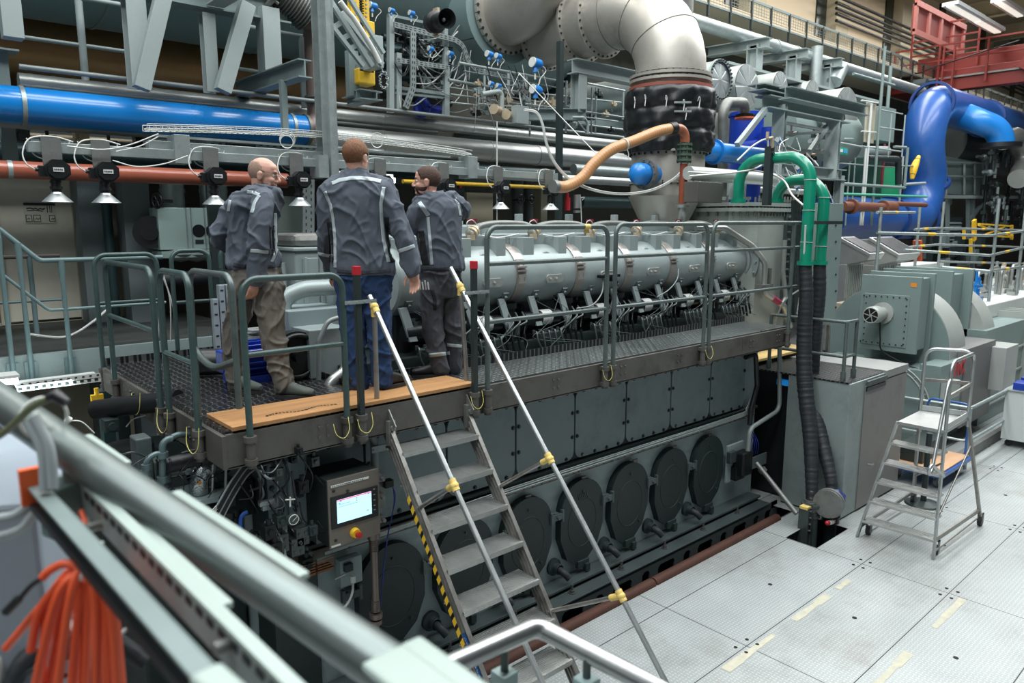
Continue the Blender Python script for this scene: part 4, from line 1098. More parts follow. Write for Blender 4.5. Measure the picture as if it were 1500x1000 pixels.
# dark post and white bundle by the exhaust
col(818, 60, 330, 7.0, 8, 'thin_dark_post', 'thin dark square post left of the orange hose', mat=engd_m)
HB = [(768,160),(785,164),(794,182),(800,210),(812,238),(835,262),(872,278),(915,283),(955,277),(985,262),(1000,248)]
m = MB()
for j in range(4): m.tube(spline([at(p[0]+1.5*(j%2), p[1]+2*(j//2), Y=6.0-.15*(i>5)) for i, p in enumerate(HB)],5), .008, 6)
single(m, 'cable_bundle', cable_m, 'bundle of white cables drooping in an S beside the orange hose', 'cable bundle')
m = MB(); m.tube([at(760,107,Y=7.6), at(880,232,Y=5.9)], .006, 6); single(m, 'rope', cable_m, 'taut white rope running diagonally down to the orange hose', 'rope')
m = MB(); m.tube([at(728,178,Y=6.3), at(728,322,Y=6.3)], .007, 6); single(m, 'rope', cable_m, 'white rope hanging straight down left of the right end hanging units', 'rope')
m = MB(); m.tube(spline([at(850,285,Y=5.95), at(851,300,Y=5.95), at(852,328,Y=5.95)],4), .006, 6); m.tube(spline([at(850,290,Y=5.95),at(856,289,Y=5.95),at(853,293,Y=5.95)],4),.006,6); single(m, 'rope', cable_m, 'white knotted rope hanging behind the tall guard rail', 'rope')
# orange hose
pts = spline([at(812,273,Y=5.9), at(830,273,Y=5.9), at(852,261,Y=5.85), at(872,238,Y=5.8), at(896,219,Y=5.75), at(930,206,Y=5.7), at(962,193,Y=5.65), at(984,188,Y=5.62)], 10)
pts = resample(pts, .009); rh = pr(pts[0], 8.6)
OH = thing('suction_hose', 'thick orange ribbed hose curving up to the brown elbow', 'hose', pts[0])
m = MB(); m.tube(pts, [rh*(1+.018*sin(i*2*pi/4)) for i in range(len(pts))], 20); m.build('hose', hose_m, OH)
m = MB(); m.tube([pts[-6], pts[-1]+(pts[-1]-pts[-3]).normalized()*.06], rh*1.12, 20); m.build('hose_clamp', black_m, OH)
m = MB(); m.tube([pts[0]-(pts[2]-pts[0]).normalized()*.03, pts[4]], rh*1.1, 20); m.build('end_clamp', wsteel_m, OH)
m = MB(); i_ = len(pts)//2+18; m.tube([pts[i_], pts[i_+2]], rh*1.15, 18); m.tube(spline([pts[i_]+V((0,-.05,-.05)),pts[i_]+V((.02,-.06,-.12)),pts[i_]+V((.0,-.06,-.16))],4),.005,6); m.build('rope_tie', cable_m, OH)
p = pts[-1]; e = at(1003, 209, Y=5.6)
BP = thing('drain_standpipe', 'brown pipe with dark green flanged valve dropping right of the exhaust duct', 'pipe', at(1003, 325, Y=5.6))
m = MB(); m.tube(fillet([p+(pts[-1]-pts[-3]).normalized()*.03, V((e.x,5.6,p.z+.01)), V((e.x,5.6,e.z))], .12, 8), rh*.9, 20); m.build('elbow', hose2_m, BP)
Zp = lambda py: at(1003, py, Y=5.6).z
m = MB(); m.cyl((e.x,5.6,Zp(298)),(e.x,5.6,Zp(240)), .05, n=18); m.build('pipe_run', pm('rust brown riser','8a4630',.4,.05,.1,4), BP)
m = MB(); gm = pm('dark green valve paint','4a5c50',.5,.2)
for py in (212, 219, 227, 235): m.cyl((e.x,5.6,Zp(py)-.012),(e.x,5.6,Zp(py)+.012), .095, n=24)
m.cyl((e.x,5.6,Zp(238)),(e.x,5.6,Zp(210)), .075, n=20)
for a in range(6): t = 2*pi*a/6; m.cyl((e.x+.08*cos(t),5.6+.08*sin(t),Zp(239)),(e.x+.08*cos(t),5.6+.08*sin(t),Zp(209)), .01, n=6)
m.build('flanged_valve', gm, BP)
m = MB(); m.cyl((e.x,5.6,Zp(304)),(e.x,5.6,Zp(300)), .085, n=20); m.tube(fillet([(e.x,5.6,Zp(300)),(e.x,5.6,Zp(312)),(e.x+.12,5.7,Zp(330))], .08, 6), .05, 16); m.build('lower_elbow', clad_m, BP)
# ============================================================ rear bay on the left: landing, door, pillars, cabinets
WL = 10.8
m = MB(); m.box(-8, -.2, WL, WL+.25, -1, 4.45); m.box(-.2, at(117,400,Y=WL).x, WL, WL+.25, 4.25, 4.45); m.box(at(116,400,Y=WL).x, 2.75, WL, WL+.25, -1, 4.45); m.box(-.2, at(117,400,Y=WL).x, WL, WL+.25, -1, 2.35)
struct(m, 'wall_left', beige2_m)
m = MB(); m.box(2.75, 5.3, 13.6, 13.9, -1, 4.45); struct(m, 'wall_recess', MATS['shade darkened plaster'])
dx0, dx1 = at(7,400,Y=WL).x, at(113,400,Y=WL).x
m = MB(); m.box(dx0, dx1, WL-.03, WL+.04, 2.38, 4.2)
d_ = struct(m, 'door_1', pm('dull cream door paint', 'cfccbc', .6, 0, .06, 1, dirt=.2, dcol='7c7a6c'), bev=.004)
m = MB(); m.box(dx1, dx1+.07, WL-.05, WL+.02, 2.35, 4.28); m.box(dx0-.09, dx0, WL-.05, WL+.02, 2.35, 4.28); m.box(dx0-.09, dx1+.07, WL-.05, WL+.02, 4.2, 4.28); struct(m, 'trim_9', beige2_m)
c = at(125, 367, Y=WL-.02); m = MB(); m.box(c.x-.05,c.x+.05,c.y-.03,c.y,c.z-.08,c.z+.08); m.cyl((c.x+.02,c.y-.08,c.z),(c.x+.02,c.y,c.z),.02,n=8); single(m, 'wall_switch', wsteel_m, 'small metal switch box on the wall right of the cream door', 'switch')
a, b = at(34, 298, Y=WL-.04), at(83, 327, Y=WL-.04)
root = thing('door_plan', 'faded plan drawing with dark top bar fixed on the cream door', 'sign', (a.x, a.y, b.z))
MB().box(a.x,b.x,a.y,a.y+.008,b.z,a.z).build('sheet', pm('plan sheet','c2c0b2',.8), root)
MB().box(a.x,b.x,a.y-.01,a.y,a.z-.02,a.z+.01).build('top_bar', engd_m, root)
m = MB(); w = b.x-a.x; h = a.z-b.z; pl_ = lambda u, v: V((a.x+w*u, a.y-.003, b.z+h*v))
def stroke(mb, pts, t=.004): mb.tube([pl_(*p) for p in pts], t, 4)
stroke(m, [(.08,.75),(.2,.78),(.3,.72),(.36,.78),(.44,.7),(.52,.76),(.6,.72),(.66,.78)], .007); stroke(m, [(.1,.64),(.35,.66),(.6,.62)])
for x0,x1,z0,z1 in ((.04,.22,.08,.42),(.28,.5,.08,.42),(.78,.96,.1,.4)): stroke(m, [(x0,z0),(x1,z0),(x1,z1),(x0,z1),(x0,z0)])
for x in (.74,.82,.88): stroke(m, [(x,.55),(x,.9)])
for u in (.08,.33,.42,.84,.9): stroke(m, [(u,.2),(u+.05,.28),(u+.08,.2)])
m.build('plan_lines', engd_m, root)
# landing with stairs rail
m = MB(); m.box(-6, 3.4, 8.15, WL, 2.24, 2.34); struct(m, 'floor_landing', pm('dark landing plate', '3c403e', .6, .3, .2, 5, dirt=.4, dcol='24241f'))
m = MB(); m.box(-6, 3.4, 8.1, 8.15, 2.08, 2.36); struct(m, 'trim_10', steeld_m)
lr = pm('blue grey railing paint', '5f7476', .4, .1, .12, 5)
root = thing('landing_rail', 'blue grey pipe railing of the left landing running down beside stairs', 'railing', (1.3, 8.06, 2.1))
zt, zm = at(150, 379, Y=8.06).z, at(150, 449, Y=8.06).z
X_ = lambda q: at(q, 380, Y=8.06).x
m = MB(); m.tube(fillet([at(-60, 290, Y=8.06), (X_(58),8.06,zt), (X_(238),8.06,zt)], .08, 5), .024, 12); m.build('top_rail', lr, root)
m = MB(); m.tube(fillet([at(-60, 353, Y=8.06), (X_(64),8.06,zm), (X_(238),8.06,zm)], .08, 5), .016, 10); m.build('mid_rail', lr, root)
for q, top in ((-4, 336), (26, 356), (89, 381)):
    p = at(q, top, Y=8.06); m = MB(); m.tube([(p.x,8.06,p.z),(p.x,8.06,p.z-.12),(p.x,8.06,p.z-.2),(p.x,8.06,2.1)], [.03,.028,.022,.022], 12); m.box(p.x-.05,p.x+.05,8.07,8.1,2.1,2.3); m.build('post', lr, root)
root = thing('landing_rail', 'short brownish pipe railing farther back on the landing, before the door', 'railing', (1.0, 9.6, 2.35))
z = at(45, 375, Y=9.6).z; x1_ = at(87, 375, Y=9.6).x
MB().tube([(-1,9.6,z),(x1_,9.6,z)], .026, 12).build('top_rail', pm('brownish rail','5c5550',.5,.2), root)
z2 = at(45, 441, Y=9.6).z; MB().tube([(-1,9.6,z2),(x1_,9.6,z2)], .015, 10).build('mid_rail', lr, root)
x_ = at(45, 400, Y=9.6).x; MB().tube([(x_,9.6,z),(x_,9.6,2.34)], .026, 12).build('post', lr, root)
m = MB(); m.tube(spline([at(40,489,Y=8.3),at(85,494,Y=8.3),at(110,488,Y=8.3),at(140,468,Y=8.3),at(165,448,Y=8.3),at(195,441,Y=8.3)],6), .012, 8); single(m, 'loose_cable', cable_m, 'pale hose curving over the left landing edge', 'hose')
# pillars and pipe
def slab(px0, px1, py0, py1, Y, d, name, mat, label, cat, z0=None, bev=.004):
    a, b = at(px0, py1, Y=Y), at(px1, py0, Y=Y)
    m = MB(); m.box(a.x, b.x, Y, Y+d, z0 if z0 is not None else a.z, b.z); return single(m, name, mat, label, cat, bev=bev)
pc = pm('blue grey concrete', '6b7576', .8, 0, .15, 2, bump=.2)
slab(131, 152, 262, 470, 10.3, .35, 'concrete_pillar', pc, 'grey pillar right of the cream door, behind the second cone', 'pillar', -1)
slab(196, 217, 262, 490, 10.0, .35, 'concrete_pillar', pc, 'grey pillar left of the mint green cabinet', 'pillar', -1)
slab(176, 192, 262, 470, 12.4, .2, 'wall_panel', beige2_m, 'narrow cream wall strip between the two grey pillars', 'panel')
m = MB(); c = at(160, 350, Y=10.2); m.cyl((c.x,10.2,-1),(c.x,10.2,4.4),.055,n=14); single(m, 'down_pipe', MATS['dark teal pipe'], 'teal grey down pipe between the two pillars', 'pipe')
m = MB(); 
for q in (190, 194): c = at(q,300,Y=10.6); m.cyl((c.x,10.6,2.35),(c.x,10.6,4.4),.012,n=6)
for k in range(9): m.cyl((at(190,300,Y=10.6).x,10.6,2.5+.22*k),(at(194,300,Y=10.6).x,10.6,2.5+.22*k),.01,n=6)
single(m, 'wall_ladder', cable_m, 'thin pale rung ladder beside the second grey pillar', 'ladder')
# mint cabinet
a, b = at(235, 366, Y=9.6), at(345, 305, Y=9.6)
root = thing('sheet_cabinet', 'mint tinted sheet metal cabinet with two round holes behind the rails', 'cabinet', (a.x, 9.6, a.z))
m = MB(); m.box(a.x,b.x,9.6,9.95,a.z,b.z); m.build('body', mint_m, root, bev=.006)
for q in (274, 281, 301): x = at(q,330,Y=9.58).x; MB().box(x-.006,x+.006,9.585,9.6,a.z,b.z).build('seam_strip', galv_m, root)
for q in (291.5, 311): c = at(q, 338, Y=9.59); m = MB(); m.cyl((c.x,9.592,c.z),(c.x,9.7,c.z),.08,n=24); m.build('round_opening', black_m, root); MB().box(c.x-.05,c.x+.05,9.59,9.6,c.z-.16,c.z-.11).build('name_plate', engd_m, root)
MB().box(a.x-.0,b.x+.1,9.55,9.95,a.z-.1,a.z-.02).build('plinth', mint_m, root)
for q0, q1, t0, t1, lab in ((242,274,268,305,'left of the pipe gap above the mint cabinet'),(300,318,268,305,'above the right half of the mint cabinet'),(322,338,270,305,'next to the bald man\'s elbow above the mint cabinet')):
    a, b = at(q0,t1,Y=9.8), at(q1,t0,Y=9.8); m = MB(); r = (b.x-a.x)/2; m.cyl((a.x+r,9.95,b.z),(a.x+r,9.95,a.z),r,n=28); m.lathe([(r,0),(r*1.08,0),(r*1.08,.05),(r,.05)],(a.x+r,9.95,a.z+.2),(0,0,1),28)
    single(m, 'clad_cylinder', galv_m, 'grey clad cylinder '+lab, 'cylinder', 'clad cylinders over the mint cabinet')
c = at(230, 294, Y=9.5); m = MB(); m.torus(c, (1,.4,0), .085, .014, 20, 6); m.cyl(c,c+V((.2,.1,0)),.02,n=8)
for t in range(3): u = V((-.4,1,0)).normalized()*cos(t*pi/3)+UP*sin(t*pi/3); m.cyl(c-u*.08,c+u*.08,.009,n=6)
single(m, 'hand_wheel', black_m, 'black hand wheel left of the grey clad cylinder', 'valve wheel')
c = at(220, 340, Y=9.7); m = MB(); m.cyl(c, c+V((.1,.2,0)), .2, n=24); m.cyl(c-V((.02,.05,0)), c, .1, n=16); single(m, 'round_damper', black_m, 'dark round damper disc left of the mint cabinet', 'damper')
for q, lab in ((264,'below the left part of the mint cabinet'),(288,'below the middle of the mint cabinet'),(310,'below the right part of the mint cabinet'),(329,'below the right end of the mint cabinet')):
    c = at(q, 378, Y=9.7); m = MB(); m.lathe([(.04,.16),(.17,.1),(.18,.05),(.12,-.02),(0,-.05)], c, (0,0,1), 20); single(m, 'dished_cap', galv_m, 'shiny dished cap '+lab, 'cap', 'dished caps')
xpipe('dark_pipe', rub_m, 'thick black pipe below the mint cabinet', 300, 406, 10, 9.3, 238, 360)
slab(318, 322, 262, 500, 9.0, .06, 'thin_dark_post', engd_m, 'thin dark post in front of the mint cabinet', 'post')
slab(405, 447, 288, 350, 9.6, .5, 'control_cabinet', pm('dull grey cabinet','74807a',.5,.1), 'dull grey control cabinet behind the bald man', 'cabinet', -1)
def perf(p0, p1, w, label, Y, name='perforated_channel', n=None, mat=galv_m, side=(0,0,1), hole=engd_m):
    a, b = at(*p0, Y=Y), at(*p1, Y=Y); L = (b-a).length; d = (b-a)/L
    s_ = V((0,-1,0)).cross(d).normalized()
    root = thing(name, label, 'channel', a)
    m = MB(); m.obox((a+b)/2, d*L/2, s_*w/2, V((0,.004,0))); m.obox((a+b)/2+s_*w/2+V((0,.02,0)), d*L/2, s_*.003, V((0,.02,0))); m.obox((a+b)/2-s_*w/2+V((0,.02,0)), d*L/2, s_*.003, V((0,.02,0))); m.build('channel', mat, root)
    k = int(L/.09); m = MB()
    for i in range(k):
        for s in (-.22, .22): m.obox(a+d*(.045+.09*i+.02*(s>0))+s_*w*s+V((0,-.0045,0)), d*.02, s_*.008, V((0,.001,0)))
    m.build('slots', hole, root); return root
perf((452,365),(452,262),.17,'tall perforated steel channel standing behind the hanging unit near the tall man',9.4)
# equipment seen under the lamp beam in the middle
slab(684, 722, 283, 332, 10.6, .5, 'control_cabinet', beige2_m, 'cream cabinet behind the right hand hanging unit', 'cabinet', -1)
def drum(px, py0, py1, wpx, Y, name, mat, label, cat, z0=None, group=None):
    a, b = at(px, py1, Y=Y), at(px, py0, Y=Y); r = pr(a, wpx)/2
    m = MB(); z = z0 if z0 is not None else a.z; m.cyl((a.x,Y,z),(a.x,Y,b.z),r,n=28); m.lathe([(r,0),(r*1.05,0),(r*1.05,.04),(r,.04)],(a.x,Y,b.z-.3),(0,0,1),28); return single(m, name, mat, label, cat, group)
tankm = pm('dull grey tank', '454d4c', .45, .3, .12, 2)
drum(757, 262, 330, 17, 10.0, 'filter_tank', tankm, 'dark grey filter tank left of the hand wheels', 'tank', -1)
drum(774, 262, 330, 14, 10.0, 'filter_tank', tankm, 'dark grey filter tank right behind the hand wheels', 'tank', -1)
for q in (763, 778):
    c = at(q, 292, Y=9.6); m = MB(); m.torus(c, (0,1,0), .075, .014, 20, 6); m.cyl(c,c+V((0,.2,0)),.02,n=8); m.ball(c,.028,8)
    for t in range(3): u = V((1,0,0))*cos(t*pi/3)+UP*sin(t*pi/3); m.cyl(c-u*.07,c+u*.07,.01,n=6)
    single(m, 'hand_wheel', black_m, 'black hand wheel on the %s dark filter tank' % ('left' if q < 770 else 'right'), 'valve wheel')
slab(792, 802, 262, 332, 10.9, .4, 'cream_pillar', beige2_m, 'cream pillar right of the dark filter tanks', 'pillar')
c = at(831, 308, Y=9.0); m = MB(); m.cyl(c, c+V((0,0,.22)), .05, n=14); m.cyl(c+V((0,0,.22)), c+V((0,0,.3)), .025, n=10); single(m, 'fire_extinguisher', redcap_m, 'small red bottle in the dark behind the engine', 'bottle')
drum(845, 285, 305, 10, 8.6, 'float_tank', clad_m, 'small silver bottle hanging left of the exhaust duct', 'bottle')
xpipe('dark_pipe', MATS['dark teal pipe'], 'dark teal pipe low behind the engine, left of the exhaust duct', 890, 297, 8, 10.5, 850, 1010)
# lit work lamp seen between the men
for px, py, w, lab in ((508, 259, 26, 'behind the tallest man\'s collar'), (572, 263, 18, 'between the tallest and the bearded man')):
    c = at(px, py, Y=9.2); root = thing('strip_light', 'glowing white lamp cover '+lab, 'lamp', c)
    ww = pr(c, w)/2; MB().box(c.x-ww,c.x+ww,9.2,9.26,c.z-.045,c.z+.03).build('lamp_cover', lampm, root, bev=.01); MB().box(c.x-ww,c.x+ww,9.26,9.34,c.z-.05,c.z+.08).build('housing', white_m, root)
# dark boards of switches behind the men
for (q0,q1,t0,t1,Y,lab) in ((618,640,268,330,9.8,'behind the bearded man\'s face'),(655,680,262,332,10.2,'right of the bearded man\'s head')):
    a, b = at(q0,t1,Y=Y), at(q1,t0,Y=Y); root = thing('switch_rack', 'dark rack with small lit switches '+lab, 'rack', (a.x,Y,a.z))
    MB().box(a.x,b.x,Y,Y+.2,-1,b.z).build('back_plate', engd_m, root)
    rnd = random.Random(q0); 
    for i in range(8):
        x, z = rnd.uniform(a.x+.05,b.x-.1), rnd.uniform(a.z+.1,b.z-.1); MB().box(x,x+.06,Y-.03,Y,z,z+.07).build('switch', [galv_m, white_m, redcap_m][i%3] , root)
# fluorescent lamp and tray under the landing
c = at(8, 558, Y=7.6); root = thing('fluorescent_lamp', 'bright fluorescent lamp below the landing at the left edge', 'lamp', c)
MB().box(c.x-1.2, at(26,556,Y=7.6).x, 7.55, 7.68, c.z-.03, c.z+.03).build('tube_cover', lampm, root, bev=.012)
MB().box(c.x-1.2, at(27,556,Y=7.6).x, 7.5, 7.72, c.z+.035, c.z+.06).build('reflector', white_m, root)
a, b = at(22, 566, Y=7.7), at(146, 551, Y=7.7)
root = thing('cable_tray', 'bright perforated cable tray under the landing edge', 'cable tray', a)
m = MB(); m.box(a.x,b.x,7.6,7.95,a.z,a.z+.006); m.box(a.x,b.x,7.6,7.606,a.z-.035,a.z+.05); m.build('tray', white_m, root)
m = MB(); k = int((b.x-a.x)/.06)
for i in range(k): m.box(a.x+.06*i+.01,a.x+.06*i+.04,7.597,7.6,a.z-.02,a.z+.0); m.box(a.x+.06*i+.03,a.x+.06*i+.05,7.597,7.6,a.z+.025,a.z+.038)
m.build('slots', engd_m, root)
l = area('fluorescent_glow', (c.x, 7.6, c.z-.06), 1.0, .12, 12, (.85,1,1))
c = at(143, 590, Y=7.4); m = MB(); m.box(c.x-.05,c.x+.05,7.38,7.42,c.z-.08,c.z+.08); m.cyl((c.x,7.4,c.z+.06),(c.x,7.4,c.z+.14),.02,n=8); single(m, 'yellow_padlock_tag', yel_m, 'small yellow lock hanging below the catwalk corner', 'lock')
slab(160, 172, 570, 720, 7.5, .15, 'steel_column', MATS['dark teal pipe'], 'dark teal column under the rear catwalk corner', 'column', -1)

# ------------------------------------------------------------ free end of the engine on the deck
def Bx(name, mat, lab, cat, px0, px1, py0, py1, Y, d, parent=None, bev=.008, z0=None):
    a, b = at(px0, py1, Y=Y), at(px1, py0, Y=Y); m = MB(); m.box(a.x, b.x, Y, Y+d, a.z if z0 is None else z0, b.z)
    return m.build(name, mat, parent, bev=bev) if parent else single(m, name, mat, lab, cat, bev=bev)
a = at(437, 480, Y=6.4); root = thing('gear_housing', 'pale ribbed casing with domed cap behind the tallest man', 'engine casing', (a.x, 6.4, DK))
a, b = at(437, 480, Y=6.2), at(515, 366, Y=6.2)
MB().box(a.x,b.x+.4,6.2,6.9,DK-.1,b.z).build('body', engl_m, root, bev=.02)
MB().box(a.x-.02,b.x+.42,6.18,6.92,b.z,b.z+.035).build('rim', engl_m, root, bev=.01)
c = at(440, 342, Y=6.3); MB().box(a.x+.01,b.x+.38,6.22,6.88,b.z+.03,c.z).build('domed_cap', wsteel_m, root, bev=.06)
for q in (446, 470): 
    x = at(q,400,Y=6.19).x; MB().box(x-.01,x+.14,6.185,6.2,b.z-.62,b.z-.06).build('recess_panel', engl_m, root, bev=.006); MB().box(x+.0,x+.03,6.175,6.19,b.z-.6,b.z-.05).build('rib', engl_m, root, bev=.004)
m = MB(); m.tube(fillet([at(414,475,Y=5.95), at(414,436,Y=5.95), at(445,423,Y=5.9), at(512,419,Y=5.9), at(560,416,Y=5.9)], .25, 8), pr(at(450,423,Y=5.9), 12), 24)
single(m, 'charge_air_pipe', engl_m, 'thick pale grey pipe elbow between the bald man and tallest man', 'pipe')
Bx('gear_box', eng_m, 'grey machine box on deck left of the tallest man\'s legs', 'box', 428, 505, 449, 590, 5.75, .5, z0=DK)
Bx('gear_box', engl_m, 'smaller pale box with brown top in front of the grey machine box', 'box', 457, 510, 478, 585, 5.45, .3, z0=DK)
m = MB(); m.tube(fillet([at(500,464,Y=5.4), at(480,470,Y=5.4), at(467,500,Y=5.4), at(467,560,Y=5.4)], .1, 6), .02, 10); single(m, 'bent_tube', greyc_m, 'thin bent grey tube in front of the pale box on deck', 'pipe')
m = MB(); m.tube(fillet([at(478,580,Y=5.2), at(485,560,Y=5.2), at(505,545,Y=5.2), at(515,520,Y=5.3)], .1, 6), .05, 14); single(m, 'drain_elbow', clad_m, 'silver elbow pipe at the tallest man\'s left foot', 'pipe')
for q in (414, 397): m = MB(); m.cyl(at(q,385,Y=6.3), V((at(q,385,Y=6.3).x,6.3,DK)), .028, n=12); single(m, 'slim_post', engl_m, 'slim pale grey post %s the bald man' % ('right of' if q == 414 else 'behind'), 'post')
# stacked perforated trays behind the bald man's legs
a, b = at(315, 492, Y=6.5), at(345, 416, Y=6.5); root = thing('tray_stack', 'upright stack of pale perforated cable trays left of the bald man', 'cable trays', (a.x, 6.5, DK))
for i in range(4):
    x = a.x+.058*i; h = b.z-.0-(.12 if i == 0 else 0)
    MB().box(x, x+.05, 6.5-.01*i, 6.56, DK, h).build('tray', pm('pale lilac zinc','a8b2bb',.45,.4) if i == 0 else MATS['pale lilac zinc'], root, bev=.004)
    m = MB()
    for j in range(9): m.box(x+.01, x+.035, 6.496-.01*i, 6.5-.01*i, DK+.08+.095*j+.02*(i%2), DK+.092+.095*j+.02*(i%2))
    m.build('slots', engd_m, root)
# blue motor with cooling fins
c = at(372, 536, Y=5.75); root = thing('electric_motor', 'royal blue finned electric motor behind the bald man\'s legs', 'motor', (c.x, 5.75, DK))
mz = DK+.17; m = MB(); m.cyl((c.x-.22,5.75,mz),(c.x+.22,5.75,mz),.13,n=24)
for k in range(20):
    t = 2*pi*k/20; u = V((0,cos(t),sin(t))); m.obox(V((c.x,5.75,mz))+u*.14, V((.2,0,0)), u*.022, V((0,-sin(t),cos(t)))*.004)
m.build('finned_body', navy_m, root)
MB().box(c.x-.32,c.x-.12,5.55,5.7,mz-.05,mz+.12).build('terminal_box', navy_m, root, bev=.01)
m = MB(); m.lathe([(.145,0),(.15,.02),(.15,.09),(.1,.12),(0,.12)], (c.x+.2,5.75,mz), (1,0,0), 24); m.build('fan_cowl', navy_m, root)
MB().box(c.x-.2,c.x+.2,5.6,5.9,DK,DK+.06).build('foot', navy_m, root)
c = at(428, 540, Y=5.6); m = MB(); m.cyl((c.x,5.5,DK+.2),(c.x,5.6,DK+.2),.2,n=32); m.torus((c.x,5.48,DK+.2),(0,1,0),.17,.02,28,8); m.cyl((c.x,5.42,DK+.2),(c.x,5.5,DK+.2),.05,n=12); single(m, 'drive_wheel', black_m, 'black round drive wheel to the right of the bald man\'s legs', 'wheel')
c = at(330, 523, Y=6.1); m = MB(); m.cyl((c.x-.2,6.2,DK+.12),(c.x+.1,6.0,DK+.12),.11,n=24); single(m, 'black_drum', black_m, 'black drum lying on deck left of the blue motor', 'drum')
c = at(380, 492, Y=6.0); m = MB()
for j in range(3): m.box(c.x-.1,c.x+.12,5.9,6.1,c.z-.05+.05*j,c.z-.035+.05*j)
m.box(c.x-.02,c.x+.04,5.95,6.02,DK,c.z+.07); single(m, 'bracket_stack', clad_m, 'small stack of silver brackets above the blue motor', 'brackets')
rnd = random.Random(21)
for j, (q0, q1, lab) in enumerate(((231,232,'straight down behind the side rails'),(236,262,'slanting behind the side rails'),(244,250,'thin one beside the slanting cable'))):
    m = MB(); m.tube(spline([at(231+j*3,395,Y=7.5), at((q0+q1)/2+2,440,Y=7.5), at(q1,500,Y=7.5)],6), .006, 6); single(m, 'loose_cable', cable_m, 'pale loose cable hanging '+lab, 'cable', 'cables behind the side rails')
# ------------------------------------------------------------ control box with the lit screen and things under the deck
a, b = at(483, 800, Y=4.33), at(552.5, 684, Y=4.33)
CB = thing('operator_panel', 'control box with a lit touch screen and red stop button under the catwalk', 'control panel', ((a.x+b.x)/2, 4.4, a.z))
x0, x1, z0, z1 = a.x, b.x, 1.40, 1.88
boxm = pm('brownish steel enclosure', '7c756e', .4, .6, .15, 5, dirt=.3, dcol='4c463f', dscale=5)
MB().box(x0, x1, 4.33, 4.66, z0, z1).build('enclosure', pm('dark enclosure side','2c3434',.45,.4), CB, bev=.006)
MB().box(x0-.004, x1+.004, 4.318, 4.335, z0-.004, z1+.004).build('front_door', boxm, CB, bev=.003)
MB().box(x0-.12, x0+.02, 4.66, 4.7, z0-.05, z1+.12).build('back_plate', eng_m, CB, bev=.02)
MB().box(x0+.012, x1-.01, 4.31, 4.319, z0+.135, z1-.115).build('screen_bezel', black_m, CB, bev=.004)
sx0, sx1, sz0, sz1 = x0+.055, x1-.068, z0+.17, z1-.145
sc = MB().box(sx0, sx1, 4.306, 4.311, sz0, sz1).build('touch_screen', scr_m, CB)
m = MB(); m.box(sx0,sx1,4.3045,4.306,sz1-.006,sz1); m.build('screen_header', pm('magenta screen bar','e83c90',.4,emit=1.0), sc)
m = MB(); w_ = sx1-sx0
for u, v, l in ((.08,.93,.05),(.55,.88,.03),(.55,.78,.03),(.9,.93,.03),(.85,.2,.05),(.05,.84,.04)): m.box(sx0+w_*u,sx0+w_*(u+l),4.3045,4.306,sz0+(sz1-sz0)*v,sz0+(sz1-sz0)*v+.004)
m.box(sx0+.01,sx0+.10,4.3047,4.306,sz0+(sz1-sz0)*.80,sz0+(sz1-sz0)*.80+.0012); m.box(sx0+.01,sx0+.16,4.3047,4.306,sz0+(sz1-sz0)*.70,sz0+(sz1-sz0)*.70+.0012)
m.build('screen_text', pm('screen text blue','2c5c8c',.5), sc)
m = MB(); m.box(x0+.02,x1-.08,4.314,4.318,z1-.05,z1-.036); pl_ = m.build('title_strip', white_m, CB)
m = MB(); rnd = random.Random(4)
for k in range(16): xx_ = x0+.03+k*.015; m.box(xx_,xx_+rnd.uniform(.004,.011),4.3135,4.3141,z1-.047,z1-.039)
m.build('title_print', engd_m, pl_)
m = MB(); m.box(x0+.006,x0+.075,4.314,4.318,z0+.006,z0+.018); m.build('maker_strip', white_m, CB)
for (u, v) in ((.05,-.075),(.32,-.10),(.05,.05)): 
    m = MB(); zz = (z1+v) if v < 0 else z0+v; xx_ = x0+.0+(x1-x0)*u+.02; m.torus((xx_,4.314,zz),(0,1,0),.009,.003,14,5); m.cyl((xx_,4.318,zz),(xx_,4.312,zz),.006,n=8); m.build('door_screw', engd_m, CB)
for zz in (.06,.10,.15,.2,.25): MB().box(x1-.05,x1-.035,4.3085,4.31,z0+.14+zz*.8,z0+.148+zz*.8).build('side_mark', greyc_m, CB)
c = at(520, 780, Y=4.31); m = MB(); m.lathe([(.0,.035),(.031,.035),(.036,.01),(.036,0)], (c.x,4.318,c.z), (0,-1,0), 20); st = m.build('stop_collar', yel_m, CB, label='yellow collar of the stop button')
m = MB(); m.lathe([(.012,.03),(.012,.05),(.022,.052),(.022,.072),(0,.075)], (c.x,4.318,c.z), (0,-1,0), 18); m.build('stop_button', pm('red stop button','a82018',.4), st, label='red mushroom stop button')
for zz in (.05, .22, .36):
    m = MB(); m.box(x1+.01,x1+.07,4.36,4.46,z0+zz,z0+zz+.05); m.cyl((x1+.05,4.33,z0+zz+.025),(x1+.05,4.37,z0+zz+.025),.014,n=8); m.build('hinge_bracket', wsteel_m, CB, bev=.003)
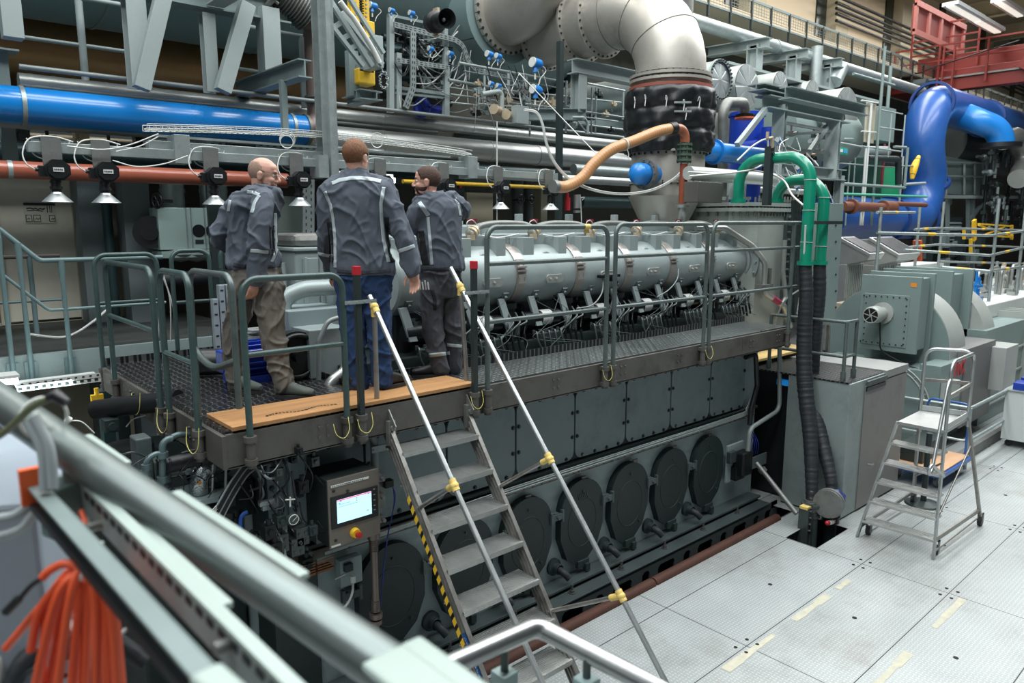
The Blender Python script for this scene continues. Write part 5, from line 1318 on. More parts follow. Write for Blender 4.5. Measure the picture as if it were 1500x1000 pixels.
# supply column beside it
c = at(547.5, 800, Y=4.45); P = lambda py: at(547.5, py, Y=4.45).z
root = thing('conduit_column', 'brown tinted vertical pipe with ribbed couplings under the control box', 'pipe', (c.x, 4.45, 0))
cm_ = pm('brown steel tube','746a64',.4,.7,.12,5)
m = MB(); m.cyl((c.x,4.45,P(890)),(c.x,4.45,P(790)),.027,n=18); m.build('pipe_run', cm_, root)
m = MB(); m.cyl((c.x,4.45,-.2),(c.x,4.45,P(912)),.022,n=16); m.build('pipe_run', greyc_m, root)
for (t0, t1) in ((788, 806), (880, 895)):
    m = MB(); L = [V((c.x,4.45,P(t1)+(P(t0)-P(t1))*i/24)) for i in range(25)]; m.tube(L, [.03+.005*(i%4<2) for i in range(25)], 18); m.build('ribbed_coupling', cm_, root)
m = MB(); m.cyl((c.x,4.45,P(905)),(c.x,4.45,P(898)),.05,n=20); m.cyl((c.x,4.45,P(914)),(c.x,4.45,P(908)),.046,n=20)
m.build('flange', cm_, root, bev=.002)
m = MB(); m.cyl((c.x,4.45,P(788)),(c.x,4.45,P(780)),.045,n=20); m.tube(fillet([(c.x,4.45,P(786)),(c.x,4.5,P(760))],.02,4),.03,14); m.build('flange', cm_, root)
x_ = at(548,650,Y=4.6).x
m = MB(); m.tube(fillet([at(528,633,Y=4.62), at(540,632,Y=4.6), at(548,645,Y=4.6), V((x_,4.6,at(548,690,Y=4.6).z))], .08, 6), .03, 14); single(m, 'bent_conduit', greyc_m, 'bent grey conduit dropping behind the top of the control box', 'pipe')
m = MB(); z = at(550,657,Y=4.57).z; m.box(x_-.05,x_+.09,4.55,4.562,z-.025,z+.025); 
for s in (-.035,.075): m.cyl((x_+s,4.54,z),(x_+s,4.55,z),.008,n=8)
single(m, 'pipe_clamp', galv_m, 'bright clamp plate on the bent conduit above the screen box', 'clamp', bev=.002)
m = MB(); m.tube(spline([at(575,712,Y=4.5), at(579,730,Y=4.5), at(570,775,Y=4.5), at(562,830,Y=4.5), at(557,890,Y=4.5), at(548,960,Y=4.5)],6), .004, 6); m.tube(spline([at(576,712,Y=4.5), at(577,740,Y=4.52), at(567,790,Y=4.5), at(560,860,Y=4.5)],6), .004, 6)
single(m, 'blue_cable', pm('dark blue cable','1c2f84',.5), 'dark blue cable dangling right of the control box', 'cable')
root = thing('junction_block', 'grey junction block with plugs right of the control box', 'connector block', at(562, 735, Y=4.6))
Bx('block', wsteel_m, '', '', 554, 563, 705, 745, 4.6, .06, root, .003); Bx('plug', black_m, '', '', 565, 577, 702, 716, 4.56, .06, root, .004)
a, b = at(500, 862, Y=4.6), at(530, 812, Y=4.6)
root = thing('terminal_box', 'pale steel terminal box with plugged white cable below the control box', 'terminal box', (a.x, 4.6, a.z))
MB().box(a.x,b.x,4.6,4.68,a.z,b.z).build('box', eng_m, root, bev=.006)
MB().box(a.x+.02,a.x+.085,4.56,4.6,a.z+.13,a.z+.19).build('socket', engd_m, root, bev=.004)
c = at(516, 848, Y=4.55); m = MB(); m.cyl((c.x,4.54,c.z-.02),(c.x,4.54,c.z+.03),.02,n=12); m.build('plug', white_m, root)
m = MB(); m.tube(spline([V((c.x,4.54,c.z-.02)), at(516,868,Y=4.5), at(508,885,Y=4.5), at(490,900,Y=4.45), at(470,908,Y=4.4)],6), .009, 8); m.build('cable', cable_m, root)
m = MB(); m.tube([at(491,848,Y=4.52), at(506,840,Y=4.52)], .006, 6); m.build('lever', cable_m, root)
a, b = at(438, 850, Y=4.5), at(490, 828, Y=4.5)
root = thing('brass_block', 'copper brown ribbed block under the valve group', 'manifold block', (a.x, 4.5, a.z))
for u in (0, .52):
    m = MB(); w = (b.x-a.x)*.46; xx_ = a.x+(b.x-a.x)*u; m.box(xx_,xx_+w,4.5,4.6,a.z,b.z)
    for k in range(5): m.box(xx_,xx_+w,4.495,4.5,a.z+.01+.02*k,a.z+.018+.02*k)
    m.build('block', pm('copper brown block','7c5438',.5,.3) if u == 0 else MATS['copper brown block'], root)
# valve group with gauge
VG = thing('valve_group', 'dark hydraulic valve group with a round pressure gauge below the catwalk', 'valve group', at(420, 800, Y=4.4))
rnd = random.Random(77)
vm = [darkm, midm, engd_m]
for k in range(26):
    px, py = rnd.uniform(335, 470), rnd.uniform(655, 830)
    if py > 590+ (px-300)*1.6+60 and px < 400: continue
    c = at(px, py, Y=rnd.uniform(4.35, 4.6)); s = rnd.uniform(.018,.04)
    m = MB(); m.box(c.x-s,c.x+s,c.y-.03,c.y+.05,c.z-s*1.2,c.z+s*1.2); m.cyl((c.x,c.y,c.z+s),(c.x,c.y,c.z+s*2.2),s*.5,n=8); m.cyl((c.x,c.y-.05,c.z),(c.x,c.y-.02,c.z),s*.55,n=10); m.build('valve_body', vm[k%3], VG, bev=.003)
for k in range(34):
    px, py = rnd.uniform(340, 465), rnd.uniform(660, 800)
    a = at(px, py, Y=4.42); b = at(px+rnd.uniform(-30,30), py+rnd.uniform(15,60), Y=4.42)
    m = MB(); m.tube(spline([a, a.lerp(b,.4)+V((rnd.uniform(-.05,.05),-.06,-.03)), b],6), rnd.choice((.004,.005,.008)), 6); m.build('hydraulic_hose', [darkm, midm, darkm, blackc_m, greyc_m][k%5], VG)
c = at(430.5, 761, Y=4.3); m = MB(); m.lathe([(0,.0),(.034,.0),(.036,-.01),(.036,-.03),(0,-.03)], c, (0,-1,0), 24); g = m.build('gauge_body', [midm], VG)
m = MB(); m.torus(c, (0,1,0), .033, .003, 24, 6); m.build('gauge_rim', cable_m, g); m = MB(); m.obox(c+V((.008,-.003,.006)), V((.018,0,.014)), V((0,.001,0)), V((-.001,0,.0015))); m.build('gauge_needle', cable_m, g)
for px, py in ((412,795),(435,800),(442,785)):
    c = at(px, py, Y=4.38); m = MB(); m.box(c.x-.045,c.x+.045,4.36,4.5,c.z-.06,c.z+.06)
    for u in (-.025,.02):
        for v in (-.03,.025): m.cyl((c.x+u,4.35,c.z+v),(c.x+u,4.362,c.z+v),.01,n=8)
    m.build('valve_block', midm, VG, bev=.004)
m = MB(); m.tube([at(425,742,Y=4.35), at(425,728,Y=4.35)], .006, 6); m.tube([at(418,732,Y=4.35), at(432,731,Y=4.35)], .005, 6); m.build('tee_handle', cable_m, VG)
m = MB(); m.tube([at(406,668,Y=4.5), at(407,720,Y=4.5), at(405,780,Y=4.5), at(408,830,Y=4.5)], .006, 6); m.build('steel_line', clad_m, VG)
for px, py in ((395,742),(400,765),(391,736)):
    c = at(px,py,Y=4.45); MB().box(c.x-.05,c.x+.05,4.44,4.47,c.z-.015,c.z+.015).build('line_bracket', galv_m, VG)
# harness of black cables under the fascia
for k in range(9):
    m = MB(); dy = 2.2*k
    m.tube(spline([at(555,612+dy*.6,Y=4.52), at(470,640+dy,Y=4.5), at(410,655+dy*1.1,Y=4.48), at(370,668+dy*1.2,Y=4.46), at(345,695+dy*1.6,Y=4.45), at(318,740+dy*2,Y=4.45)],6), .007, 6)
    m.build('harness_cable', blackc_m if k%4 else greyc_m, VG)
# pump group at the engine's free end
PG = thing('pump_group', 'pipework with foil wrapped elbow and flanges below the catwalk corner', 'pump group', at(290, 745, Y=4.9))
PY = 4.9
m = MB(); m.tube(fillet([at(292,722,Y=PY), at(291,700,Y=PY), at(300,684,Y=PY), at(330,680,Y=PY+.1)], .14, 8), .063, 20); m.build('foil_elbow', pm('crinkled foil','b4bcbc',.25,.95,.1,6,bump=.9,bscale=30), PG)
c = at(291, 706, Y=PY-.06); MB().cyl(c, c+V((.0,-.02,0)), .012, n=8).build('brass_plug', pm('brass','b87a30',.3,.9), PG)
a = at(292, 724, Y=PY); m = MB(); m.prism([(-.17,.02),(-.1,-.12),(.1,-.14),(.2,.0),(.1,.12),(-.1,.12)], a+V((-.02,0,-.03)), (1,0,0), (0,1,0), (0,0,.035)); m.build('top_plate', eng_m, PG, bev=.006)
m = MB(); m.cyl(a+V((0,0,-.12)), a+V((0,0,-.03)), .07, n=20); m.lathe([(0,0),(.15,0),(.16,-.01),(.16,-.03),(.1,-.04),(.1,-.3)], a+V((0,0,-.12)), (0,0,1), 30); m.bolts(a+V((0,0,-.12)),(0,0,1),.135,10,.012,.02); m.build('pump_cover', bed_m, PG)
m = MB(); a = at(262, 678, Y=PY); m.cyl(a+V((-.13,0,0)), a+V((.16,0,.01)), .055, n=24); m.cyl(a+V((-.0,0,0)), a+V((.03,0,0)), .058, n=24); m.cyl(a+V((.13,0,0)), a+V((.2,0,0)), .065, n=24); m.build('oil_filter', black_m, PG)
def pipe_with_nuts(pts, r, mat, nuts):
    m = MB(); P_ = fillet([at(*p, Y=PY-.05) for p in pts], .07, 6); m.tube(P_, r, 12)
    for n_ in nuts: c = at(*n_, Y=PY-.05); m.cyl(c+V((0,0,-.02)), c+V((0,0,.02)), r*1.7, n=6)
    m.build('oil_line', mat, PG)
pm('blue grey tube paint', '5a6c6e', .4, .3)
pipe_with_nuts([(252,642),(238,642),(238,760)], .022, MATS['blue grey tube paint'], [(238,666),(238,702),(238,722),(239,738)])
pipe_with_nuts([(236,664),(215,664),(213,700)], .018, MATS['blue grey tube paint'], [(214,684),(213,692),(213,700)])
pipe_with_nuts([(332,655),(330,720)], .01, galv_m, [])
pipe_with_nuts([(312,680),(311,722)], .006, cable_m, [])
m = MB(); m.tube(fillet([at(252,640,Y=PY), at(262,636,Y=PY), at(310,640,Y=PY+.2)], .05, 5), .02, 10); m.build('oil_line', MATS['blue grey tube paint'], PG)
for (q0,q1,t0,t1,mm) in ((228,250,672,712,bed_m),(205,222,640,720,bed_m),(272,283,688,706,eng_m),(250,290,690,716,engd_m),(265,280,708,726,engl_m),(322,352,652,690,darkm),(345,372,700,760,darkm),(318,345,700,755,engd_m)):
    Bx('casting', mm, '', '', q0, q1, t0, t1, PY+.02, .15, PG, .01)
rnd = random.Random(8)
for k in range(22):
    a = at(rnd.uniform(205,330), rnd.uniform(640,760), Y=PY-.08); b = a+V((rnd.uniform(-.2,.25), .02, rnd.uniform(-.2,.05)))
    m = MB(); m.tube(spline([a, a.lerp(b,.5)+V((0,-.05,.04)), b],6), rnd.choice((.003,.004,.007)), 5); m.build('thin_line', [midm, darkm, blackc_m][k%3], PG)
c = at(290, 700, Y=PY-.1)
for k in range(3):
    m = MB(); m.tube([at(350-k*3,712,Y=4.45), at(312-k*3,752,Y=4.45), at(302-k*3,775,Y=4.45)], .0035, 5); m.build('thin_line', cable_m, PG)
c = at(350, 790, Y=4.5); m = MB(); m.tube(fillet([at(362,750,Y=4.5), at(353,752,Y=4.5), at(352,800,Y=4.5)], .04, 5), .014, 10); m.build('blue_hose', pm('blue hose','1e4f9c',.4), PG)
for (q, t) in ((338,770),(345,766),(380,790)):
    c = at(q, t, Y=4.6); m = MB(); m.lathe([(0,0),(.03,0),(.03,-.06),(.045,-.06),(.045,-.1),(0,-.1)], c, (0,0,-1) if q<370 else (0,-1,0), 16); m.build('small_filter', darkm if q<370 else midm, PG)
# black pipe crossing behind the pump group
m = MB(); m.tube([at(140,600,Y=6.2), at(262,585,Y=5.6)], .075, 20); single(m, 'exhaust_hose', black_m, 'thick glossy black pipe under the left catwalk side', 'pipe')
m = MB(); a = at(190, 650, Y=6.0); m.cyl((a.x,6.0,a.z-1.8),(a.x,6.0,a.z+.0),.17,n=28); m.lathe([(.17,0),(.21,0),(.21,.03),(.17,.03)], (a.x,6.0,a.z-.12),(0,0,1),28); m.lathe([(.17,0),(.21,0),(.21,.03),(.17,.03)], (a.x,6.0,a.z-.22),(0,0,1),28); single(m, 'black_drum', black_m, 'black upright flanged drum under the left catwalk side', 'drum')
c = at(162, 622, Y=6.0); m = MB(); m.box(c.x-.05,c.x+.05,5.95,6.05,c.z-.05,c.z+.05); m.cyl((c.x,5.92,c.z),(c.x,6,c.z),.03,n=12); single(m, 'limit_switch', engd_m, 'small dark switch box on the glossy black pipe', 'switch', bev=.004)
m = MB(); m.tube(spline([at(185,625,Y=6.0), at(195,614,Y=6.0), at(214,608,Y=5.9)],5), .005, 6); single(m, 'loose_cable', cable_m, 'short white cable arching under the left catwalk fascia', 'cable')
m = MB(); a = at(97,613,Y=5.9); m.cyl(a, at(103,616,Y=5.9), .025, n=12); m.tube(spline([at(103,616,Y=5.9), at(120,618,Y=5.9), at(138,634,Y=5.9)],5), .006, 6); single(m, 'plug_connector', white_m, 'white plug with thin cable below the landing, above the near blurred pipe', 'plug')
# ============================================================ instrument racks in the upper middle
def pbar(mb, p, q, Y, wpx, Y2=None, d=None):
    a, b = at(*p, Y=Y), at(*q, Y=Y2 or Y); w = pr(a, wpx); mb.beam(a, b, w, d or w, up=(0,1,0)); return mb
RY_ = 9.0
IR = thing('instrument_rack', 'grey frame rack full of cable trays and gauges in the upper middle', 'rack', at(612, 160, Y=RY_))
for (p, q, w) in (((572,165),(572,22),8),((583,165),(583,78),8),((653,170),(653,98),8),((652,100),(652,38),6)): pbar(MB(), p, q, RY_, w).build('post', steelp_m, IR)
for (p, q, w) in (((568,22),(656,40),4),((578,128),(652,138),5),((578,136),(655,144),3)): pbar(MB(), p, q, RY_, w).build('beam', steeld_m, IR)
def tray(pts, Y, wpx, par, label=None, dark=engd_m):
    P_ = fillet([at(*p, Y=Y) for p in pts], .25, 5); w = pr(P_[0], wpx)
    m = MB(); hm = MB(); out = [P_[0]]
    for a, b in zip(P_, P_[1:]):
        if (b-a).length < 1e-4: continue
        m.beam(a, b, .03, w, up=V((0,-1,0)).cross((b-a).normalized()))
    for p_, q_ in zip(*(lambda R_: (R_, R_[1:]))(resample(P_, .075))):
        d = (q_-p_); L = d.length
        if L < .04: continue
        d /= L; s_ = V((0,-1,0)).cross(d)
        for s in (-.2,.2): hm.obox((p_+q_)/2+s_*w*s+V((0,-.016,0)), d*L*.25, s_*w*.07, V((0,.0015,0)))
    t = m.build('cable_tray', galv_m, par) if par else single(m, 'cable_tray', galv_m, label, 'cable tray')
    hm.build('tray_slots', dark, t if par is None else par)
    return t
tray([(577,36),(665,58),(678,66),(686,92),(700,104),(752,116)], RY_-.1, 8, IR)
tray([(580,88),(657,99)], RY_-.1, 7, IR)
tray([(605,46),(605,128),(594,158)], RY_-.15, 9, IR)
tray([(582,58),(650,72)], RY_+.1, 6, IR)
rnd = random.Random(31)
for k in range(46):
    a = at(rnd.uniform(566,690), rnd.uniform(30,160), Y=RY_+rnd.uniform(-.1,.3)); b = at(rnd.uniform(575,700), rnd.uniform(40,165), Y=RY_)
    b = a.lerp(b, min(1, .9/(b-a).length))
    m = MB(); m.tube(spline([a, a.lerp(b,.5)+V((0,-.03,-rnd.uniform(.05,.25))), b],6), rnd.choice((.006,.008,.012)), 5); m.build('rack_cable', [cable_m, greyc_m, blackc_m][k%3], IR)
for k in range(24):
    c = at(rnd.uniform(582,648), rnd.choice((52,63,75,93,108,122))+rnd.uniform(-3,3), Y=RY_+.12); s = rnd.uniform(.03,.06)
    m = MB(); m.box(c.x-s,c.x+s,c.y-s,c.y+s,c.z-s,c.z+s); m.cyl(c, c+V((0,-.12,0)), s*.6, n=10); m.cyl(c+V((0,0,s)), c+V((0,0,s*2)), s*.5, n=8); m.build('valve', [darkm, midm, black_m, steeld_m][k%4], IR, bev=.004)
# row of dark pipes behind the rack
for (py, r_, mm) in ((62,5,engd_m),(78,7,MATS['dark teal pipe']),(100,8,engd_m),(116,6,MATS['dark teal pipe']),(146,6,black_m)):
    a = at(560, py-8, Y=RY_+.5); b_ = at(660, py+2, Y=RY_+.5); m = MB(); m.cyl((a.x,a.y,a.z),(b_.x,b_.y,a.z),pr(a,r_),n=14); m.build('back_pipe', mm, IR)
# blue pressure transmitters
def transmitter(px, py, rpx, Y, lab, face=(-.9,.0,.08)):
    c = at(px, py, Y=Y); r = pr(c, rpx)*.86; f = V(face).normalized()
    root = thing('pressure_transmitter', 'blue pressure transmitter with white dial '+lab, 'transmitter', c-V((0,0,r*2.2)), 'blue pressure transmitters')
    m = MB(); m.cyl(c-f*r*1.1, c+f*r*.7, r, n=20); m.ball(c-f*r*1.1, r, 14); m.build('housing', blue3_m, root)
    m = MB(); m.cyl(c+f*r*.7, c+f*r*.95, r*1.05, n=20); m.build('dial_cap', white_m, root)
    m = MB(); m.cyl(c-V((0,0,r*.8)), c-V((0,0,r*1.9)), r*.45, r*.6, n=14); m.build('neck', blue3_m, root)
    m = MB(); m.cyl(c-V((0,0,r*1.9)), c-V((0,0,r*3.4)), r*.22, n=8); m.tube(spline([c-f*r*1.6, c-f*r*2+V((r*1.2,0,-r)), c+V((r*1.6,0,-r*3)), c+V((r,0,-r*4.5))],5), r*.12, 6); m.build('cable', cable_m, root)
for a in ((545,8,5.5,8.6,'at the top edge beside the yellow mast'),(573,15,4,8.8,'on top of the rack at its left post'),(602,19,4.2,8.8,'on top of the rack beam'),(630,28,3.6,8.9,'beside the black horn'),(630,71,4,8.9,'inside the rack below the beam'),(659,78,4,8.9,'right of the rack below the horn'),
          (716,79,5.2,8.2,'left one of the pair above the perforated tray'),(729,82,4.6,8.2,'right one of the pair above the perforated tray'),(784,92,8,7.6,'largest, hanging before the vessel end'),(784,131,7.5,7.6,'directly below the largest one'),
          (719,122,3.5,8.2,'small one under the perforated tray'),(730,125,3.5,8.2,'small one low, right under the perforated tray'),(1140,205,4.2,6.3,'above the green pipe left of the grey frame'),(1188,207,3.6,6.6,'between the legs of the grey frame'),(1170,245,4,6.2,'just under the green pipe bend'),(1168,272,4,6.2,'behind the second green pipe')):
    transmitter(*a)
# horn loudspeaker
c = at(640, 18, Y=8.3); e = at(655, 27, Y=7.8); d = V((-.25,-.95,-.12)).normalized()
root = thing('horn_loudspeaker', 'black round horn loudspeaker on the rack beam at the top', 'loudspeaker', c-V((0,0,.3)))
R0 = pr(e, 14)
m = MB(); m.lathe([(0,-.55),(.13,-.52),(.14,-.38),(.10,-.33),(.10,-.2),(R0*.7,-.1),(R0,0),(R0*.96,.0),(R0*.6,-.12),(0,-.2)], e, d, 30); m.build('horn', black_m, root)
MB().ball(e-d*.12, .03, 10).build('driver_plug', galv_m, root); MB().box(c.x-.03,c.x+.01,c.y-.05,c.y+.05,c.z-.3,c.z+.05).build('bracket', cream_m, root)
# yellow toothed mast and leaning cable ladder
a, b = at(531, 46, Y=8.0), at(531, -20, Y=8.0)
root = thing('yellow_mast', 'yellow toothed mast with worn yellow blocks at the top edge', 'hoist mast', (a.x, 8.0, at(540,122,Y=8.0).z))
for (q0,q1,t0,t1) in ((515,526,-20,42),(532,540,-20,42)):
    Bx('mast_rail', yel_m, '', '', q0, q1, t0, t1, 8.0, .08, root, .004)
m = MB(); z = a.z
while z < b.z: m.box(a.x-.035, a.x+.03, 8.0, 8.05, z, z+.014); z += .028
m.build('rack_teeth', black_m, root)
Bx('foot_block', yel_m, '', '', 537, 549, 32, 62, 7.95, .15, root, .01); Bx('foot_block', yel_m, '', '', 526, 550, 102, 122, 7.95, .2, root, .02); Bx('guide_channel', steeld_m, '', '', 513, 525, 75, 140, 8.05, .1, root, .004); Bx('guide_channel', steeld_m, '', '', 527, 548, 96, 104, 7.95, .1, root, .004)
m = MB()
for i in range(18):
    m.cyl(at(520 if i%2 else 536, -5+i*3, Y=7.98), at(520 if i%2 else 536, -5+i*3, Y=7.98)+V((0,-.02,0)), .012, n=6)
m.build('mast_bolts', galv_m, root)
LDD = thing('leaning_cable_ladder', 'pair of pale steel channels with cross rungs leaning down beside the yellow mast', 'cable ladder', at(550, 98, Y=7.6))
for (p, q, w) in (((484,2),(545,97),7),((500,18),(560,95),7),((512,-2),(562,78),5),((480,30),(532,97),6)): pbar(MB(), p, q, 7.6, w, d=.05).build('channel', steelp_m, LDD)
for t in (.15,.4,.62,.85):
    p, q = (481+52*t, 30+66*t), (508+52*t, 12+74*t); pbar(MB(), p, q, 7.62, 7, d=.02).build('rung_plate', steelp_m, LDD)
Bx('end_plate', steelp_m, '', '', 551, 561, 53, 98, 7.66, .3, LDD, .004)
m = MB(); m.tube(spline([at(498,2,Y=7.5), at(510,18,Y=7.5), at(520,30,Y=7.5), at(545,70,Y=7.5), at(556,92,Y=7.5)],6), .03, 8); m.build('cable_bunch', cable_m, LDD)
c = at(562, 118, Y=7.55); m = MB()
for i in range(16):
    t = 2*pi*i/16; u = V((sin(t)*.05,0,cos(t)*.09)); m.torus(c+u, (sin(t+i%2*1.57),.6*(i%2),cos(t+i%2*1.57)), .018, .005, 10, 5)
m.tube([c+V((0,0,.08)), at(558,98,Y=7.55)], .008, 6); single(m, 'chain_loop', galv_m, 'loop of steel chain hanging from the leaning channels', 'chain')
m = MB(); a = at(522, 150, Y=8.0); b = at(548, 150, Y=8.0); z = at(535,140,Y=8.0).z; m.ibeam((a.x,8.0,z),(b.x,8.0,z), .2, pr(a,14), .014); m.ibeam((b.x-.02,7.9,z),(b.x-.02,8.6,z), .16, pr(a,13), .014); single(m, 'short_beam', steeld_m, 'short dark I beam stub above the thin grey pipe', 'beam')
m = MB(); m.torus(at(618,158,Y=9.3), (1,.3,0), .09, .06, 28, 12); m.cyl(at(614,158,Y=9.3), at(645,163,Y=9.3), .08, n=18); single(m, 'valve_casing', pm('violet blue casing','2b3fae',.4), 'violet blue round valve casing low in the rack', 'valve casing')
# process piping right of the rack
PR = thing('pipe_rack', 'dense rack of thin pipes and rails between rack and exhaust duct', 'pipe rack', at(740, 185, Y=8.6))
for (p, q, w, Y) in (((672,92),(826,120),4,8.5),((680,104),(826,130),2.2,8.6),((657,117),(770,137),5,8.6),((660,138),(800,158),3,8.6),((660,150),(870,172),3,8.5),((770,152),(905,170),2.5,8.3),((770,160),(905,178),2.5,8.3),((745,168),(915,190),3,8.5),((860,122),(915,133),3,8.2),((700,152),(760,157),3,8.4),((838,168),(860,195),2.5,8.2),((660,128),(795,150),2.4,8.8),((800,138),(910,150),2.4,8.8),((868,165),(915,172),2.4,8.1)):
    a, b = at(*p, Y=Y), at(*q, Y=Y); m = MB(); m.cyl(a, b, pr(a,w)/2, n=10); m.build('pipe_run', [steelp_m, galv_m][int(w)%2], PR)
for (px, t0, t1, w, Y) in ((745,105,175,5,8.7),(769,108,180,8,8.7),(823,118,195,3.5,8.5),(829,118,195,3.5,8.5),(702,120,172,4,8.6),(710,100,150,4,8.9),(733,150,170,3.5,8.3),(866,128,195,2.5,8.4),(872,128,195,2.5,8.6),(912,132,175,3,8.5),(776,120,200,3,9.0),(655,55,100,5,9.3)):
    a, b = at(px, t1, Y=Y), at(px, t0, Y=Y); m = MB(); m.cyl(a, V((a.x,a.y,b.z)), pr(a,w)/2, n=10); m.build('riser', [steelp_m, galv_m][int(w*2)%2], PR)
for k in range(40):
    c = at(rnd.uniform(690,910), 0, Y=8.5); px = rnd.uniform(690,905); c = at(px, 118+(px-690)*.12+rnd.uniform(-6,50), Y=8.45); s = rnd.uniform(.02,.05)
    m = MB(); m.box(c.x-s,c.x+s,c.y-s,c.y+s,c.z-s,c.z+s); m.cyl(c+V((-s*2,0,0)), c+V((s*2,0,0)), s*.7, n=10); m.cyl(c, c+V((0,0,s*2)), s*.4, n=8); m.build('fitting', [midm, wsteel_m, darkm, steeld_m, cream_m][k%5], PR, bev=.003)
for k in range(24):
    px = rnd.uniform(690,800); a = at(px, rnd.uniform(90,140), Y=8.3); b = a+V((rnd.uniform(-.2,.3),0,-rnd.uniform(.2,.6)))
    m = MB(); m.tube(spline([a, a.lerp(b,.5)+V((rnd.uniform(-.15,.15),-.05,-.1)), b],6), rnd.choice((.005,.008)), 5); m.build('pipe_cable', [cable_m, greyc_m, blackc_m][k%3], PR)
for c_, r_ in ((at(724,160,Y=8.1),.06),(at(742,168,Y=8.1),.06)):
    m = MB(); m.cyl(c_, c_+V((.5,.3,.03)), r_, n=16); m.cyl(c_+V((-.02,-.01,0)), c_+V((.02,.01,0)), r_*1.15, n=16); m.build('insulated_elbow', cream_m, PR)
m = MB(); m.tube(fillet([at(706,138,Y=8.2), at(735,133,Y=8.2), at(735,165,Y=8.2)], .06, 5), .035, 12); m.build('goose_neck', steelp_m, PR)
Bx('cable_box', steelp_m, '', '', 757, 775, 156, 180, 8.0, .12, PR, .004)
m = MB(); m.tube(fillet([at(838,172,Y=7.6), at(855,172,Y=7.6), at(861,180,Y=7.6), at(861,196,Y=7.6)], .08, 5), .022, 10); m.build('goose_neck', steelp_m, PR)
# a second deck of dark pipes and trays that fills the space under the vessel
for i, (px, py, r, Y, xl, xr, mt) in enumerate(((300,160,4,9.9,-20,640,greyc_m),(300,222,6,9.8,150,560,engd_m),(160,206,4,9.9,20,450,cream_m),(500,236,5,9.5,330,700,galv_m),(880,250,7,8.8,840,1180,galv_m))):
    xpipe('service_pipe', mt, ['thin grey pipe behind the slanted braces','dark pipe above the lamp beam, left half','thin cream pipe in the dark above the lamp beam','thin galvanised pipe just above the lamp beam middle','galvanised pipe passing behind the exhaust duct drum'][i], px, py, r, Y, xl, xr, n=12)
rnd = random.Random(5)
VL = ['first from the left','just above the first hanging unit','between the first two hanging units','right of the second hanging unit','where the basket tray starts','below the blue pipe middle','above the third hanging unit']
for i, (px, py) in enumerate(((30,200),(70,208),(118,202),(160,215),(205,205),(250,214),(330,205))):
    c = at(px, py, Y=9.7); m = MB(); s = .06; m.box(c.x-s,c.x+s*1.4,9.65,9.8,c.z-s,c.z+s*1.2); m.cyl((c.x,9.6,c.z),(c.x,9.66,c.z),s*.7,n=12); m.cyl((c.x,9.7,c.z+s),(c.x,9.7,c.z+s*3),s*.3,n=8)
    single(m, 'hanger_valve', [midm, darkm, cream_m][i%3], 'small valve in the dark gap above the lamp beam, '+VL[i], 'valve', 'valves in the pipe gap above the lamp beam', bev=.004)
perf((210,214),(330,214),.12,'perforated channel in the dark above the lamp beam left half',9.2)
perf((375,216),(470,222),.14,'perforated channel in the dark above the bald man',9.2)
# gauges etc.

# ============================================================ right of the exhaust: blue vessel, silencers, portal frame
m = MB(); r = xpipe('water_main', blue3_m, 'light blue flanged pipe emerging from the exhaust duct to the right', 1060, 224, 14, 6.6, 1030, 1132, joints=(1046,), jr=1.28)
a = at(1092, 215, Y=7.6); b = at(1092, 165, Y=7.6); R_ = pr(a, 24)
root = thing('blue_tank', 'royal blue upright tank with orange flange behind the portal frame', 'tank', (a.x, 7.6, a.z-1))
m = MB(); m.cyl((a.x,7.6,0),(a.x,7.6,b.z),R_,n=36); m.lathe([(R_,-.02),(R_+.03,-.02),(R_+.03,.02),(R_,.02)],(a.x,7.6,b.z-.05),(0,0,1),36); m.build('shell', navy_m, root)
m = MB(); m.cyl((a.x-.35,7.1,a.z-.1),(a.x-.25,7.5,a.z-.1),.17,n=24); m.cyl((a.x-.45,7.0,a.z-.1),(a.x-.33,7.1,a.z-.1),.1,n=20); m.cyl((a.x-.05,7.1,a.z-.3),(a.x-.05,7.1,a.z+.3),.14,n=20); m.build('pump_body', navy_m, root)
c = at(1091, 172, Y=7.2); m = MB(); m.cyl(c-V((0,0,.03)),c,.17,n=24); m.build('flange', pm('orange red flange','c8603c',.5), root)
m = MB(); m.cyl(c+V((0,0,.01)),c+V((0,0,.05)),.16,n=24); m.build('flange', darkm, root)
m = MB(); m.tube(fillet([at(1059,300,Y=6.9), at(1059,150,Y=6.9), at(1091,150,Y=7.1), V((c.x,c.y,c.z+.02))], .28, 8), pr(c,7), 20)
single(m, 'gooseneck_pipe', wsteel_m, 'grey gooseneck pipe in front of the royal blue tank', 'pipe')
xpipe('gas_duct', unitg_m, 'pale horizontal pipe with grey box right of the brown standpipe', 1070, 258, 9.5, 5.5, 1008, 1132)
a, b = at(1016, 296, Y=5.35), at(1054, 268, Y=5.35); m = MB(); m.box(a.x,b.x,5.3,5.5,a.z,b.z); single(m, 'junction_box', pm('dark grey box','5a5854',.5,.3), 'dark grey box under the pale horizontal pipe', 'box', bev=.006)
for px in (1085, 1100):
    a = at(px, 290, Y=5.55); b = at(px, 265, Y=5.55); m = MB(); m.cyl((a.x,5.7,a.z-.02),(a.x,5.7,b.z),pr(a,6.5),n=18); m.lathe([(0,0),(.13,0),(.13,.04),(0,.04)],(a.x,5.7,a.z-.02),(0,0,1),20); single(m, 'lid_nozzle', engl_m, 'pale nozzle on the studded lid, %s one below the pale pipe' % ('left' if px == 1085 else 'right'), 'nozzle')
